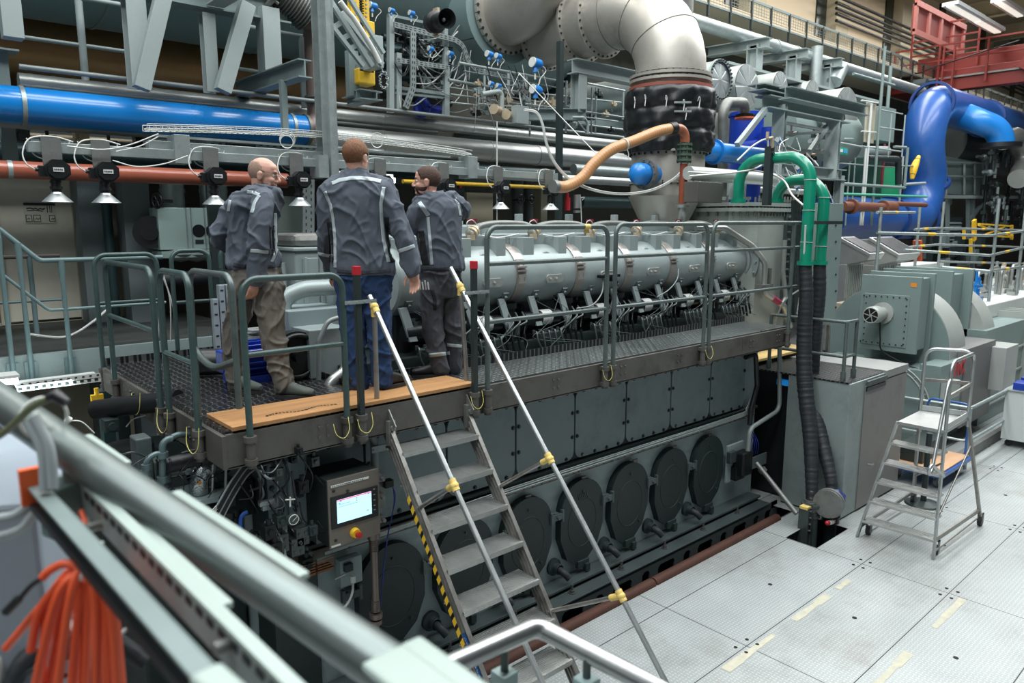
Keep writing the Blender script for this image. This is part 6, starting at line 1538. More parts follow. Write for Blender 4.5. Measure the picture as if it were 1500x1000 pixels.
# silencers
SL = [(1053,117,27,8.3,'flanged silencer drum nearest the exhaust duct',1),(1094,127,31,8.3,'second silencer drum with creased round cap',0),(1143,126,20,8.9,'third silencer drum, smaller, set back',0),(1190,139,20,9.3,'fourth silencer drum, smaller, set back',0),(1240,167,37,8.3,'rearmost silencer drum with a black hole in its cap',2)]
capm = pm('creased cap sheet', 'b9c1c0', .38, .7, .1, 4)
for px, py, rp, Y, lab, kind in SL:
    c = at(px, py, Y=Y); r = pr(c, rp)
    root = thing('silencer_drum', lab, 'silencer', c-V((0,0,r)), 'silencer drums'); 
    m = MB(); m.cyl(c, c+V((0,4.2,0)), r, n=48, cap=False); m.lathe([(r,.0),(r+.012,.0),(r+.012,.05),(r,.05)], c, (0,1,0), 48); m.build('drum', capm if kind != 2 else unitg_m, root)
    m = MB(); n = 48; nrm = V((0,-1,0)); vs = [c+V((0,-.04,0))]+[c+V((cos(2*pi*i/n)*r,-.01 if i%6 else .0,sin(2*pi*i/n)*r)) for i in range(n)]
    m.add(vs, [(0,1+(i+1)%n,1+i) for i in range(n)]); cp = m.build('round_cap', capm, root)
    if kind != 1:
        q = MB()
        for i in range(8): t = 2*pi*i/8; q.beam(c+V((0,-.035,0)), c+V((cos(t)*r*.97,-.01,sin(t)*r*.97)), .012, .006, up=(0,1,0))
        q.build('cap_crease', galv_m, cp)
    else:
        q = MB(); q.lathe([(r*.93,-.05),(r*1.08,-.05),(r*1.08,.0),(r*.93,.0)], c, (0,1,0), 48); q.bolts(c+V((0,-.05,0)), (0,-1,0), r*1.0, 30, .018, .03, 1); q.build('bolted_rim', [galv_m, engd_m], cp)
    if kind == 2: MB().cyl(c+V((-.28,-.05,-.12)), c+V((-.28,.0,-.12)), .12, n=20).build('cap_hole', black_m, cp)
c = at(1178, 185, Y=8.6); m = MB(); m.cyl((c.x-1.2,8.9,c.z-.15),(c.x+2.2,8.9,c.z-.15),.75,n=40); m.cyl((c.x-.15,8.05,c.z+.12),(c.x-.15,8.2,c.z+.12),.16,n=24)
single(m, 'receiver_tank', unit_m, 'grey green horizontal tank with round hand hole inside the portal frame', 'tank')
# brackets and beams under the high pipe
for i, (px, py) in enumerate(((1105,80),(1162,95),(1212,108))):
    a = at(px, py+12, Y=10.6); b = at(px, py-14, Y=10.6); m = MB(); m.ibeam((a.x,10.6,a.z-.3),(a.x,10.6,b.z), .3, .3, .02, up=(0,1,0)); m.ibeam((a.x,10.2,b.z),(a.x,12.0,b.z+.05), .3, .25, .02)
    single(m, 'pipe_bracket', steelp_m, 'pale I bracket carrying the high silver pipe, %s of three' % ('leftmost','middle','rightmost')[i], 'bracket')
m = MB(); a = at(1195,100,Y=10.8); m.tube(fillet([a+V((0,0,.6)), a, a+V((0,0,-1.1))],.2,4), .17, 20); single(m, 'duct_drop', galv_m, 'short silver drop pipe below the high silver pipe', 'pipe')
m = MB(); m.tube([at(1222,120,Y=10.4), at(1232,98,Y=10.4)], .22, 20); single(m, 'duct_drop', galv_m, 'slanting silver branch pipe cut off under the high silver pipe', 'pipe')
# sloping sheet cover over the silencers
a, b = at(1062, 92, Y=9.6), at(1285, 150, Y=9.6); m = MB(); m.obox((a+b)/2+V((0,.6,.0)), V(((b.x-a.x)/2,0,0)), V((0,.7,.0)), V((0,0,.03))); single(m, 'cover_sheet', steelp_m, 'pale sheet cover above the small silencer drums', 'cover')
# portal frame
PF = thing('portal_frame', 'grey steel portal frame with double top beam right of the exhaust duct', 'frame', at(1133, 300, Y=6.4))
fy = 6.4
for (px, t0, t1, Y, w) in ((1133,152,330,fy,18),(1216,176,262,fy,20)):
    a, b = at(px, t1, Y=Y), at(px, t0, Y=Y); w_ = pr(a, w); MB().ibeam((a.x,Y,a.z),(a.x,Y,b.z), w_*.95, w_*.9, .016, up=(1,.3,0)).build('leg', steelp_m, PF, bev=.003)
a, b = at(1117, 149, Y=fy), at(1232, 172, Y=fy); MB().ibeam((a.x,fy,a.z),(b.x+.1,fy,a.z), .28, .2, .02).build('top_beam', steeld_m, PF)
a, b = at(1150, 136, Y=fy-.5), at(1266, 158, Y=fy-.5); MB().ibeam((a.x,fy-.5,a.z),(b.x,fy-.5,a.z), .2, .18, .016).build('top_beam', steeld_m, PF)
a = at(1122, 131, Y=fy); MB().ibeam((a.x-.3,fy,a.z),(a.x+1.0,fy,a.z), .3, .1, .016).build('cap_plate', steeld_m, PF)
pbar(MB(), (1080,212), (1121,160), fy-.05, 7, d=.08).build('diagonal_brace', steelp_m, PF)
pbar(MB(), (1186,222), (1211,185), fy, 6, d=.08).build('diagonal_brace', steelp_m, PF)
pbar(MB(), (1140,178), (1215,192), fy, 4, d=.05).build('tie_bar', galv_m, PF); pbar(MB(), (1149,198), (1213,192), fy, 4, d=.05).build('tie_bar', galv_m, PF); pbar(MB(), (1140,216), (1218,225), fy, 4, d=.05).build('tie_bar', galv_m, PF)
m = MB(); a, b = at(1135,248,Y=fy), at(1232,262,Y=fy); m.ibeam((a.x,fy,a.z-.0),(b.x,fy,a.z), .2, .2, .014); m.build('base_beam', steelp_m, PF)
a = at(1228, 285, Y=fy); MB().ibeam((a.x,fy,a.z-.6),(a.x,fy,a.z+.35), .14, .14, .012, up=(0,1,0)).build('leg', steelp_m, PF)
MB().ibeam((a.x,fy,DK-2.3),(a.x,fy,a.z-.55), .14, .14, .012, up=(0,1,0)).build('leg', steeld_m, PF)
rnd = random.Random(12)
for k in range(18):
    c = at(rnd.uniform(1150,1210), rnd.uniform(195,262), Y=6.7); s = rnd.uniform(.03,.07); m = MB(); m.box(c.x-s,c.x+s,c.y-s,c.y+s,c.z-s,c.z+s); m.cyl(c-V((0,.12,0)), c, s*.7, n=10); m.cyl(c,c+V((0,0,s*3)),s*.4,n=8); m.build('fitting', [midm, wsteel_m, cream_m, darkm][k%4], PF, bev=.004)
for k in range(12):
    a = at(rnd.uniform(1120,1210), rnd.uniform(200,270), Y=6.2); b = a+V((rnd.uniform(-.3,.5),0,rnd.uniform(-.4,.2))); m = MB(); m.tube(spline([a,a.lerp(b,.5)+V((.1,-.1,-.15)),b],6), .009, 6); m.build('pipe_cable', cable_m if k%2 else galv_m, PF)
# ------------------------------------------------------------ green pipes with black hoses
GX = 8.50; GY = at(1185, 300, X=GX).y; zt = at(1185, 228, X=GX).z
gp = [V((GX,GY,at(1185,386,X=GX).z)), V((GX,GY,zt)), V((GX, at(1084,238,X=GX).y, zt)), V((GX, at(1084,238,X=GX).y, 3.86))]
rg = .068
def green(label, P_, r, hose, foot):
    root = thing('green_pipe', label, 'pipe', P_[0], 'green pipes')
    m = MB(); m.tube(fillet(P_, .3, 9), r, 26); m.build('pipe_run', green_m, root)
    for p in (P_[0], P_[-1]):
        m = MB(); m.cyl(p-V((0,0,.02)), p+V((0,0,.02)), r*1.4, n=28); m.bolts(p,(0,0,1),r*1.22,10,.012,.03); m.build('flange', green_m, root)
    for t in (.25,.62,.97):
        p = P_[0].lerp(P_[1], t*.8); m = MB(); m.torus(p, (0.05,0,1), r+.003, .004, 30, 6); m.build('tie_wire', cable_m, root)
    H_ = resample(spline(hose, 12), .012); m = MB(); rnd = random.Random(int(r*1000)+len(hose))
    m.tube(H_, [r*(1.06+.32*sin(pi*i/len(H_))-.1*i/len(H_))*(1+.02*sin(i*1.1)+.09*rnd.random()*rnd.random()) for i in range(len(H_))], 22)
    ho = m.build('ribbed_hose', rub_m, root)
    return root
P_ = lambda px, py, dx=0: at(px, py, X=GX+dx)
h1 = [gp[0]-V((0,0,.02)), P_(1181,430), P_(1178,500), P_(1179,560,-.05), P_(1187,640,-.15), P_(1189,700,-.25), P_(1189,736,-.3)]
green('thick green pipe nearest the rail end, its black hose reaching the floor foot', gp, rg, h1, None)
G2X = 8.82; zt2 = at(1200, 262, X=G2X).z
g2 = [V((G2X, at(1201,385,X=G2X).y, at(1201,385,X=G2X).z)), V((G2X, at(1201,385,X=G2X).y, zt2)), V((G2X, at(1139,268,X=G2X).y, zt2)), V((G2X, at(1139,268,X=G2X).y, 3.86))]
Q_ = lambda px, py: at(px, py, X=G2X)
h2 = [g2[0]-V((0,0,.02)), Q_(1200,430), Q_(1194,480), Q_(1189,560), at(1198,620,X=8.62), at(1209,665,X=8.5), at(1217,700,X=8.42), at(1219,727,X=8.38)]
green('green pipe bend behind, its slimmer black hose ending on the blue valve', g2, rg*.98, h2, None)
f = h1[-1]; fx, fy_ = f.x, f.y
root = thing('floor_standpipe', 'steel standpipe with bolted guide rail standing in the floor pit', 'standpipe', (fx, fy_, -.3))
m = MB(); L = [V((fx,fy_,f.z-.12+.16*i/20)) for i in range(21)]; m.tube(L, [.078+.005*(i%4<2) for i in range(21)], 22); m.build('ribbed_socket', wsteel_m, root)
m = MB(); m.cyl((fx,fy_,-.5),(fx,fy_,f.z-.1),.085,n=24); m.cyl((fx,fy_,.26),(fx,fy_,.29),.12,n=24); m.cyl((fx,fy_,.12),(fx,fy_,.14),.1,n=24); m.tube([(fx,fy_,.3),(fx+.25,fy_-.0,.3)],.075,16); m.build('standpipe', bed_m, root)
m = MB(); m.box(fx-.19,fx-.13,fy_-.06,fy_+.06,-.2,f.z-.02); m.box(fx-.14,fx-.11,fy_-.08,fy_+.08,-.2,f.z-.05)
for i in range(7): m.cyl((fx-.16,fy_-.085,.08*i),(fx-.16,fy_-.05,.08*i),.014,n=8)
m.build('guide_rail', midm, root)
m = MB(); m.box(fx-.2,fx-.08,fy_-.05,fy_+.05,f.z-.03,f.z+.0); m.build('tape_wrap', tape_m, root)
v = h2[-1]; root = thing('blue_valve', 'dark blue flanged valve with red and white knob beside the pipe foot', 'valve', (v.x, v.y, -.1))
bl = pm('dark blue valve paint','1f3570',.35,.1)
m = MB(); m.cyl(v-V((0,0,.03)), v+V((0,0,.03)), .15, n=26); m.cyl((v.x,v.y,.12),(v.x,v.y,v.z), .085, n=22); m.ball((v.x,v.y,.33), .15, 20); m.build('body', bl, root)
m = MB(); d = V((-1,-.2,0)).normalized(); c = V((v.x,v.y,.33)); m.cyl(c+d*.1,c+d*.15,.17,n=26); m.cyl(c+d*.17,c+d*.2,.17,n=26); m.bolts(c+d*.1,d,.14,10,.014,.11); m.build('side_flange', wsteel_m, root)
m = MB(); m.cyl((v.x,v.y,.05),(v.x,v.y,.12),.1,n=22); m.cyl((v.x,v.y,-.4),(v.x,v.y,.05),.07,n=18); m.build('lower_flange', darkm, root)
c = at(1212, 766, X=v.x-.2); m = MB(); m.cyl(c, c+V((.12,-.03,0)), .02, n=12); m.ball(c, .03, 10); m.build('valve_knob', redcap_m, root)
m = MB(); m.cyl(c+V((.03,-.01,0)), c+V((.09,-.02,0)), .028, n=12); m.build('knob_collar', white_m, root)
# big blank panel behind the green pipes
a, b = at(1192, 480, Y=4.75), at(1236.5, 296, Y=4.75); root = thing('blank_panel', 'tall blank grey panel standing behind the green pipes', 'panel', (a.x, 4.75, 0))
MB().box(a.x,b.x,4.75,4.95,a.z+.05,at(1236,298,Y=4.75).z).build('panel', unit_m, root, bev=.005)
m = MB()
for i in range(6): c = at(1224, 330+24*i, Y=4.75); m.cyl((c.x,4.74,c.z),(c.x,4.76,c.z),.016,n=8)
m.build('panel_screws', black_m, root)
for (q0, q1) in ((1198,1205),(1210,1214)): pbar(MB(), (q0,560), (q1,476), 4.8, 5, d=.04).build('support_strut', wsteel_m, root)
perf((1168,470),(1168,292),.16,'dark perforated channel between rail end and green pipes',4.55,mat=engd_m,hole=black_m)
c = at(1184, 326, X=8.5); m = MB(); m.box(c.x-.05,c.x+.65,GY-.14,GY-.10,c.z-.02,c.z+.02); single(m, 'strut_channel', engd_m, 'dark slotted strut clamped across both green pipes', 'strut')
m = MB(); m.tube(spline([at(1178,420,Y=4.3), at(1150,440,Y=4.6), at(1137,470,Y=4.8), at(1133,500,Y=4.9)],6), .01, 8); m.tube(spline([at(1180,330,Y=4.2), at(1176,400,Y=4.25), at(1168,460,Y=4.3)],6), .012, 8); single(m, 'white_hose', cable_m, 'white cable curving from the green pipes to the deck end', 'cable')
WC = [(1010,258),(1080,252),(1110,245),(1122,232),(1124,205),(1105,212),(1080,235)]
m = MB(); m.tube(spline([at(*p, Y=5.0) for p in WC],6), .011, 8); m.tube(spline([at(1008,252,Y=5.1), at(1060,254,Y=5.0), at(1105,250,Y=5.0), at(1145,262,Y=4.6), at(1160,285,Y=4.3), at(1176,300,Y=4.1)],6), .011, 8); m.tube(spline([at(1140,262,Y=5.0), at(1141,225,Y=5.0), at(1144,210,Y=5.1), at(1155,203,Y=5.2)],6), .006, 6)
single(m, 'cable_loops', cable_m, 'white cable loops around the first green bend', 'cables')
a, b = at(1129, 270, Y=4.7), at(1129, 214, Y=4.7); m = MB(); m.box(a.x-.045,a.x+.045,4.7,4.78,a.z-.25,b.z); m.cyl((a.x,4.68,b.z-.08),(a.x,4.7,b.z-.08),.02,n=8); single(m, 'sensor_post', engd_m, 'dark square tube standing before the first green pipe', 'post')
c = at(1124, 203, Y=4.7); m = MB(); m.tube([c, c+V((.1,0,.02)), c+V((.12,0,-.1))], .02, 10); m.cyl(c, c+V((0,0,.08)), .02, n=8); single(m, 'tap_fitting', cream_m, 'small brass grey tap on top of the dark square tube', 'tap')
# ============================================================ machine cover box beside the pit
root = thing('machine_enclosure', 'waist high grey steel enclosure with tread plate strip on top beside the pit', 'enclosure', (9.4, 4.4, 0))
bx_ = pm('stained grey sheet', '8c9896', .45, .3, .12, 1.5, dirt=.5, dcol='66706e', dscale=2.5)
bw_ = pm('warm grey sheet door', '7f7e7b', .5, .3, .1, 1.5, dirt=.4, dcol='5c5b59', dscale=3)
MB().box(8.62, 10.3, 3.64, 4.42, 0.02, 1.70).build('body', bx_, root, bev=.008)
MB().box(8.8, 10.3, 4.43, 5.5, 0.02, 1.69).build('void_shade_box', black_m, root)  # black box added to read as an empty dark void
MB().box(9.02, 10.31, 3.628, 3.642, 0.03, 1.62).build('door', bw_, root, bev=.003)
MB().box(9.62, 10.32, 3.62, 5.52, 1.64, 1.735).build('smooth_lid', pm('scuffed lid','8f918f',.5,.3,.1,2,dirt=.3,dcol='7b7d7c'), root, bev=.004)
MB().box(8.61, 9.6, 3.66, 5.5, 1.70, 1.716).build('tread_lid', deck_m, root)
MB().box(9.04, 9.6, 3.615, 3.63, 1.55, 1.60).build('vent_slot', black_m, root); MB().box(9.04, 9.6, 3.60, 3.63, 1.62, 1.68).build('vent_lip', bed_m, root)
m = MB(); c = at(1272, 680, Y=3.62); m.cyl((c.x,3.58,c.z),(c.x,3.64,c.z),.012,n=8); m.box(c.x-.01,c.x+.06,3.575,3.585,c.z-.01,c.z+.01); m.build('door_handle', galv_m, root)
pts = [(8.72, 3.78), (9.0, 3.78), (8.72, 4.75)]
for p_ in pts: m = MB(); m.cyl((p_[0],p_[1],1.70),(p_[0],p_[1],2.42),.022,n=12); m.cyl((p_[0],p_[1],1.70),(p_[0],p_[1],1.82),.032,n=12); m.build('hoop_post', rail2_m, root)
for z in (2.42, 2.0): m = MB(); m.tube(fillet([(8.72,4.75,z),(8.72,3.78,z),(9.0,3.78,z)],.04,4), .02, 10); m.build('hoop_rail', rail2_m, root)
m = MB(); m.box(8.7, 10.2, 4.9, 5.35, 1.78, 1.81); single(m, 'pale_board', pm('pale yellow board','d8b878',.6), 'pale yellow board lying behind the hoses on the enclosure', 'board')
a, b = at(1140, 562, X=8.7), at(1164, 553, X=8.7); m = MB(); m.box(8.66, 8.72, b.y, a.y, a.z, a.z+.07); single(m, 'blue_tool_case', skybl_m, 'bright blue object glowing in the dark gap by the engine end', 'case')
m = MB(); m.cyl((8.46,6.2,.9),(10.2,6.2,.9),.85,n=40); single(m, 'gap_shade_cylinder', black_m, 'black cylinder added as shade in the dark gap at the engine end', 'shade filler')  # black filler added where the gap is only dark
m = MB(); m.tube(fillet([at(1142,505,Y=4.55), at(1142,600,Y=4.55), at(1098,628,Y=4.55), at(1095,665,Y=4.55)], .12, 6), .028, 12); single(m, 'bent_conduit', greyc_m, 'bent grey conduit at the right engine end under the catwalk', 'pipe')
m = MB(); m.tube(fillet([at(1092,523,Y=4.6), at(1107,518,Y=4.6), at(1109,565,Y=4.6), at(1100,600,Y=4.6), at(1098,622,Y=4.6)], .06, 5), .03, 12); single(m, 'rubber_hose', black_m, 'black hose bending down beside the last engine panel', 'hose')
m = MB(); m.tube([at(1108,678,Y=4.5), at(1167,752,Y=3.9)], .03, 12); m.tube([at(1115,686,Y=4.45), at(1119,691,Y=4.42)], .05, 12); single(m, 'inclined_pipe', wsteel_m, 'inclined steel pipe running from the engine end down into the pit', 'pipe')
root = thing('end_valve_block', 'dark valve block with plate and blue wires at the right engine end', 'valve block', at(1090, 700, Y=4.6))
Bx('mounting_plate', eng_m, '', '', 1064, 1090, 645, 708, 4.66, .03, root, .004); Bx('pump_body', darkm, '', '', 1088, 1104, 660, 700, 4.5, .15, root, .02); Bx('valve_body', midm, '', '', 1070, 1080, 660, 680, 4.6, .06, root, .006); Bx('valve_body', darkm, '', '', 1078, 1092, 680, 705, 4.58, .08, root, .006); Bx('side_plate', eng_m, '', '', 1100, 1124, 662, 688, 4.75, .02, root, .003)
for k in range(4): m = MB(); m.tube(spline([at(1098+2*k,632,Y=4.6), at(1102+3*k,650,Y=4.55), at(1100+3*k,665,Y=4.6)],5), .005, 5); m.build('blue_wire', MATS['dark blue cable'], root)

# ============================================================ step ladder on castors
root = thing('platform_steps', 'rolling aluminium platform steps with five treads standing on the floor plates', 'step ladder', (8.9, 2.8, 0))
sx0, sx1, sy0, sy1, zp = 8.34, 8.98, 2.53, 3.26, 1.36
fl_, fr_, br_, bl_ = at(1315,617,Z=zp), at(1385,631,Z=zp), at(1418,611,Z=zp), at(1348,601,Z=zp)
foot = [V((8.30,3.30,0)), V((8.33,2.50,0))]
for i, (f_, t_) in enumerate(((foot[0], fl_), (foot[1], fr_))):
    m = MB(); m.beam(f_, t_, .022, .055, up=(1,0,0)); m.build('front_stile', alu_m, root, bev=.002)
for k in range(5):
    t = (k+.85)/5.95; a, b = foot[0].lerp(fl_, t), foot[1].lerp(fr_, t)
    m = MB(); c = (a+b)/2; h = (b-a)/2; m.obox(c+V((.06,0,0)), h*.99, V((.09,0,0)), V((0,0,.012)))
    for j in range(6): m.obox(c+V((-.02+.03*j,0,.013)), h*.97, V((.004,0,0)), V((0,0,.003)))
    m.build('tread', treadM, root)
m = MB(); c = (fl_+fr_+br_+bl_)/4; m.add([fl_,fr_,br_,bl_]+[p-V((0,0,.035)) for p in (fl_,fr_,br_,bl_)], [(0,1,2,3),(4,7,6,5),(0,4,5,1),(1,5,6,2),(2,6,7,3),(3,7,4,0)]); m.build('platform', pm('scuffed platform','aeb0ae',.45,.7,.12,6,dirt=.3,dcol='77797a'), root)
m = MB()
for a, b in ((bl_, br_),(br_, fr_)): m.beam(a+V((0,0,.04)), b+V((0,0,.04)), .012, .06)
m.build('toe_board', alu_m, root)
rb, rl = at(1437,768,Z=0), at(1337,735,Z=0)
for f_, t_ in ((rb, br_), (rl, bl_)): m = MB(); m.beam(f_, t_, .03, .05, up=(1,0,0)); m.build('rear_leg', aluw_m, root, bev=.002)
m = MB(); a = foot[1].lerp(fr_,.14); b = rb.lerp(br_,.14); m.beam(a+V((0,0,.02)), b, .02, .05); m.build('side_brace', aluw_m, root)
m = MB(); m.beam(foot[1].lerp(fr_,.06), rb.lerp(br_,.08), .012, .02); m.build('side_brace', aluw_m, root)
m = MB(); m.beam(foot[0].lerp(fl_,.1), rl.lerp(bl_,.12), .02, .04); m.build('side_brace', aluw_m, root)
m = MB(); m.tube([rb.lerp(br_,.75), foot[1].lerp(fr_,.32)], .012, 8); m.build('diagonal_brace', aluw_m, root); m = MB(); m.tube([rl.lerp(bl_,.3), foot[1].lerp(fr_,.75)], .012, 8); m.build('diagonal_brace', aluw_m, root)
# castors
for i, p_ in enumerate((foot[0]+V((.16,-.06,.055)), foot[1]+V((.16,.03,.055)), rb+V((-.05,.0,.055)), rl+V((-.05,-.02,.055)))):
    m = MB(); m.cyl(p_+V((0,-.018,0)), p_+V((0,.018,0)), .055, n=24); m.cyl(p_+V((0,-.022,0)), p_+V((0,.022,0)), .025, n=14, mi=1); cs = m.build('castor', [rub_m, galv_m], root)
    m = MB(); m.box(p_.x-.025,p_.x+.025,p_.y-.028,p_.y-.02,p_.z-.02,p_.z+.11); m.box(p_.x-.025,p_.x+.025,p_.y+.02,p_.y+.028,p_.z-.02,p_.z+.11); m.box(p_.x-.025,p_.x+.025,p_.y-.028,p_.y+.028,p_.z+.1,p_.z+.11); m.build('castor_fork', wsteel_m, cs)
H = lambda p, z: V((p.x,p.y,z)); zg = 2.12
m = MB(); m.tube(fillet([H(bl_,1.33), H(bl_,zg), H(br_,zg+.02), H(br_,1.25)], .12, 7), .019, 12); m.build('guard_hoop', alu_m, root)
m = MB(); m.tube(fillet([H(br_,zg-.1), H(br_,zg), H(fr_,zg), H(fr_,1.28)], .12, 7), .019, 12); m.build('guard_hoop', alu_m, root)
m = MB(); m.beam(H(bl_,1.74), H(br_,1.76), .02, .04); m.build('knee_rail', aluw_m, root); m = MB(); m.beam(H(br_,1.76), H(fr_,1.74), .02, .035); m.build('knee_rail', aluw_m, root)
a = H(fr_,1.93); m = MB(); m.tube(fillet([a, a+V((-.12,-.02,-.02)), a+V((-.50,-.05,-1.02)), at(1360,675,Y=2.5), at(1382,697,Y=2.53)], .14, 7), .018, 12); m.build('slanted_handrail', alu_m, root)

# ============================================================ fans, ducts and machines behind the steps
FU = thing('extraction_fan', 'big grey green box fan with round motor and scroll casing right of the blank panel', 'fan', (12.6, 4.6, 0))
fx0 = 12.0; Ym, Yp = 4.13, 5.02
MB().box(fx0, fx0+.07, Ym, Yp, 1.58, 2.77).build('front_plate', unit_m, FU, bev=.006)
MB().box(fx0+.07, fx0+.5, Ym+.05, Yp-.02, 1.62, 2.74).build('housing', unit_m, FU, bev=.006)
MB().box(fx0+.55, fx0+.62, Ym+.0, Yp+.1, 1.35, 2.80).build('rear_plate', unit_m, FU, bev=.006)
MB().box(fx0-.012, fx0+.01, Ym+.14, Yp-.06, 1.66, 2.48).build('motor_plate', unit_m, FU, bev=.01)
cy, cz = (Ym+Yp)/2+.03, 2.08; m = MB()
for i in range(8):
    t = i/7
    for (y, z) in ((Ym+.2+.63*t, 1.70),(Ym+.2+.63*t, 2.44)): m.cyl((fx0-.02,y,z),(fx0,y,z),.012,n=6)
    for (y, z) in ((Ym+.18,1.72+.7*t),(Yp-.1,1.72+.7*t)): m.cyl((fx0-.02,y,z),(fx0,y,z),.012,n=6)
m.build('plate_bolts', engd_m, FU)
m = MB(); m.lathe([(0,-.45),(.125,-.45),(.135,-.42),(.135,-.25),(.12,-.22)], (fx0,cy+.05,2.18), (1,0,0), 28); m.lathe([(.10,-.24),(.10,-.05),(.17,-.04),(.17,0)], (fx0,cy+.05,2.18), (1,0,0), 28); mo = m.build('motor', unitg_m, FU)
m = MB(); m.cyl((fx0-.456,cy+.05,2.18),(fx0-.45,cy+.05,2.18),.11,n=24); g_ = m.build('motor_grille', black_m, mo)
m = MB()
for i in range(6): t = 2*pi*i/6; u = V((0,cos(t),sin(t))); w = V((0,-sin(t),cos(t))); m.obox(V((fx0-.458,cy+.05,2.18))+u*.06+w*.01, V((.002,0,0)), (u+w*.3).normalized()*.048, (w-u*.3).normalized()*.006)
m.cyl((fx0-.462,cy+.05,2.18),(fx0-.456,cy+.05,2.18),.02,n=12); m.torus((fx0-.455,cy+.05,2.18),(1,0,0),.115,.008,24,6); m.build('grille_spokes', unitg_m, g_)
m = MB(); m.tube(spline([(fx0-.2,cy,2.05),(fx0-.15,cy,1.8),(fx0-.1,cy-.02,1.6),(fx0+.0,cy-.25,1.45),(fx0+.1,cy-.6,1.3),(fx0+.15,cy-.8,1.05)],6), .013, 8); m.build('motor_cable', blackc_m, FU)
MB().box(fx0-.004, fx0, Ym+.06, Ym+.15, 2.62, 2.68).build('orange_plate', pm('orange plate','d8892c',.5), FU)
m = MB(); m.cyl((fx0+.66,4.85,1.55),(fx0+1.35,4.85,1.55),1.0,n=64); m.build('scroll_casing', [unitg_m], FU, label='pale grey curved scroll casing')
m = MB(); m.cyl((fx0+.64,4.85,1.55),(fx0+.67,4.85,1.55),.99,n=64); m.build('scroll_face', unit_m, FU)
MB().box(fx0-.05, fx0+1.9, 4.0, 5.6, 0, 1.36).build('base_casing', unit_m, FU, bev=.01)
m = MB()
for r_ in (.72, .66): m.torus((fx0-.055,4.55,.72),(1,0,0),r_,.012,60,6)
m.bolts((fx0-.055,4.55,.72),(-1,0,0),.69,30,.01,.02); m.build('round_hatch', unitg_m, FU)
F2 = thing('extraction_fan', 'second grey green fan casing standing behind the round motor fan', 'fan', (14.4, 5.1, 0))
MB().box(13.9, 13.97, 4.3, 5.45, 1.6, 2.77).build('front_plate', unit_m, F2, bev=.006); MB().box(14.0, 14.6, 4.35, 5.4, 0, 2.7).build('housing', unit_m, F2, bev=.006); MB().box(14.6, 14.68, 4.2, 5.5, 1.3, 2.78).build('rear_plate', unit_m, F2, bev=.006)
m = MB(); m.cyl((14.7,5.0,1.5),(15.3,5.0,1.5),1.05,n=56); m.build('scroll_casing', unitg_m, F2)
m = MB(); m.box(13.95,14.0,4.0,4.4,1.3,1.5); 
# enclosures in front with the red lettering
EN = thing('duct_unit', 'low grey green duct unit with ribbed flanges behind the platform steps', 'duct unit', (13.8, 3.9, 0))
a, b = at(1350,600,Y=3.85), at(1395,500,Y=3.85)
MB().box(12.0, 13.1, 3.75, 4.05, .35, 1.45).build('terminal_cabinet', unit_m, EN, bev=.006)
MB().box(12.05, 12.5, 3.62, 3.75, .95, 1.2).build('small_box', unitg_m, EN, bev=.006)
MB().box(13.0, 14.5, 3.72, 4.4, 0.3, 1.60).build('lettered_panel', pm('dark warm grey panel','727270',.5,.1), EN, bev=.006)
MB().box(14.3, 15.0, 3.5, 3.9, .75, 1.5).build('switch_box', unitg_m, EN, bev=.008)
MB().box(14.6, 18.0, 3.9, 5.0, 0, 1.72).build('long_duct', unit_m, EN, bev=.006)
for z in (.3,.75,1.2): MB().box(14.6, 17.0, 3.87, 3.9, z, z+.03).build('duct_rib', unitg_m, EN)
for x in (17.0, 17.35, 17.7): MB().box(x, x+.04, 3.7, 5.1, 0, 1.85).build('flange_plate', unitg_m, EN)
rm = pm('red lettering', 'b03034', .5); m = MB()
def letter(mb, segs, x, z, s, y):
    for (u0,v0,u1,v1) in segs: mb.beam((x+u0*s,y,z+v0*s),(x+u1*s,y,z+v1*s), .006, s*.17, up=(0,0,1) if abs(v1-v0)<.1 else (1,0,0))
c = at(1400, 547, Y=3.71); sz = .26
letter(m, [(0,0,.3,1),(.3,1,.6,0),(.15,.35,.45,.35)], c.x-.05, c.z-.05, sz, 3.712); letter(m, [(0,.75,.2,0),(.2,0,.4,.75)], c.x+.14, c.z-.05, sz, 3.712); letter(m, [(0,0,0,1),(0,.45,.4,1),(0,.5,.42,0)], c.x+.3, c.z-.05, sz, 3.712)
m.build('red_letters', rm, EN)
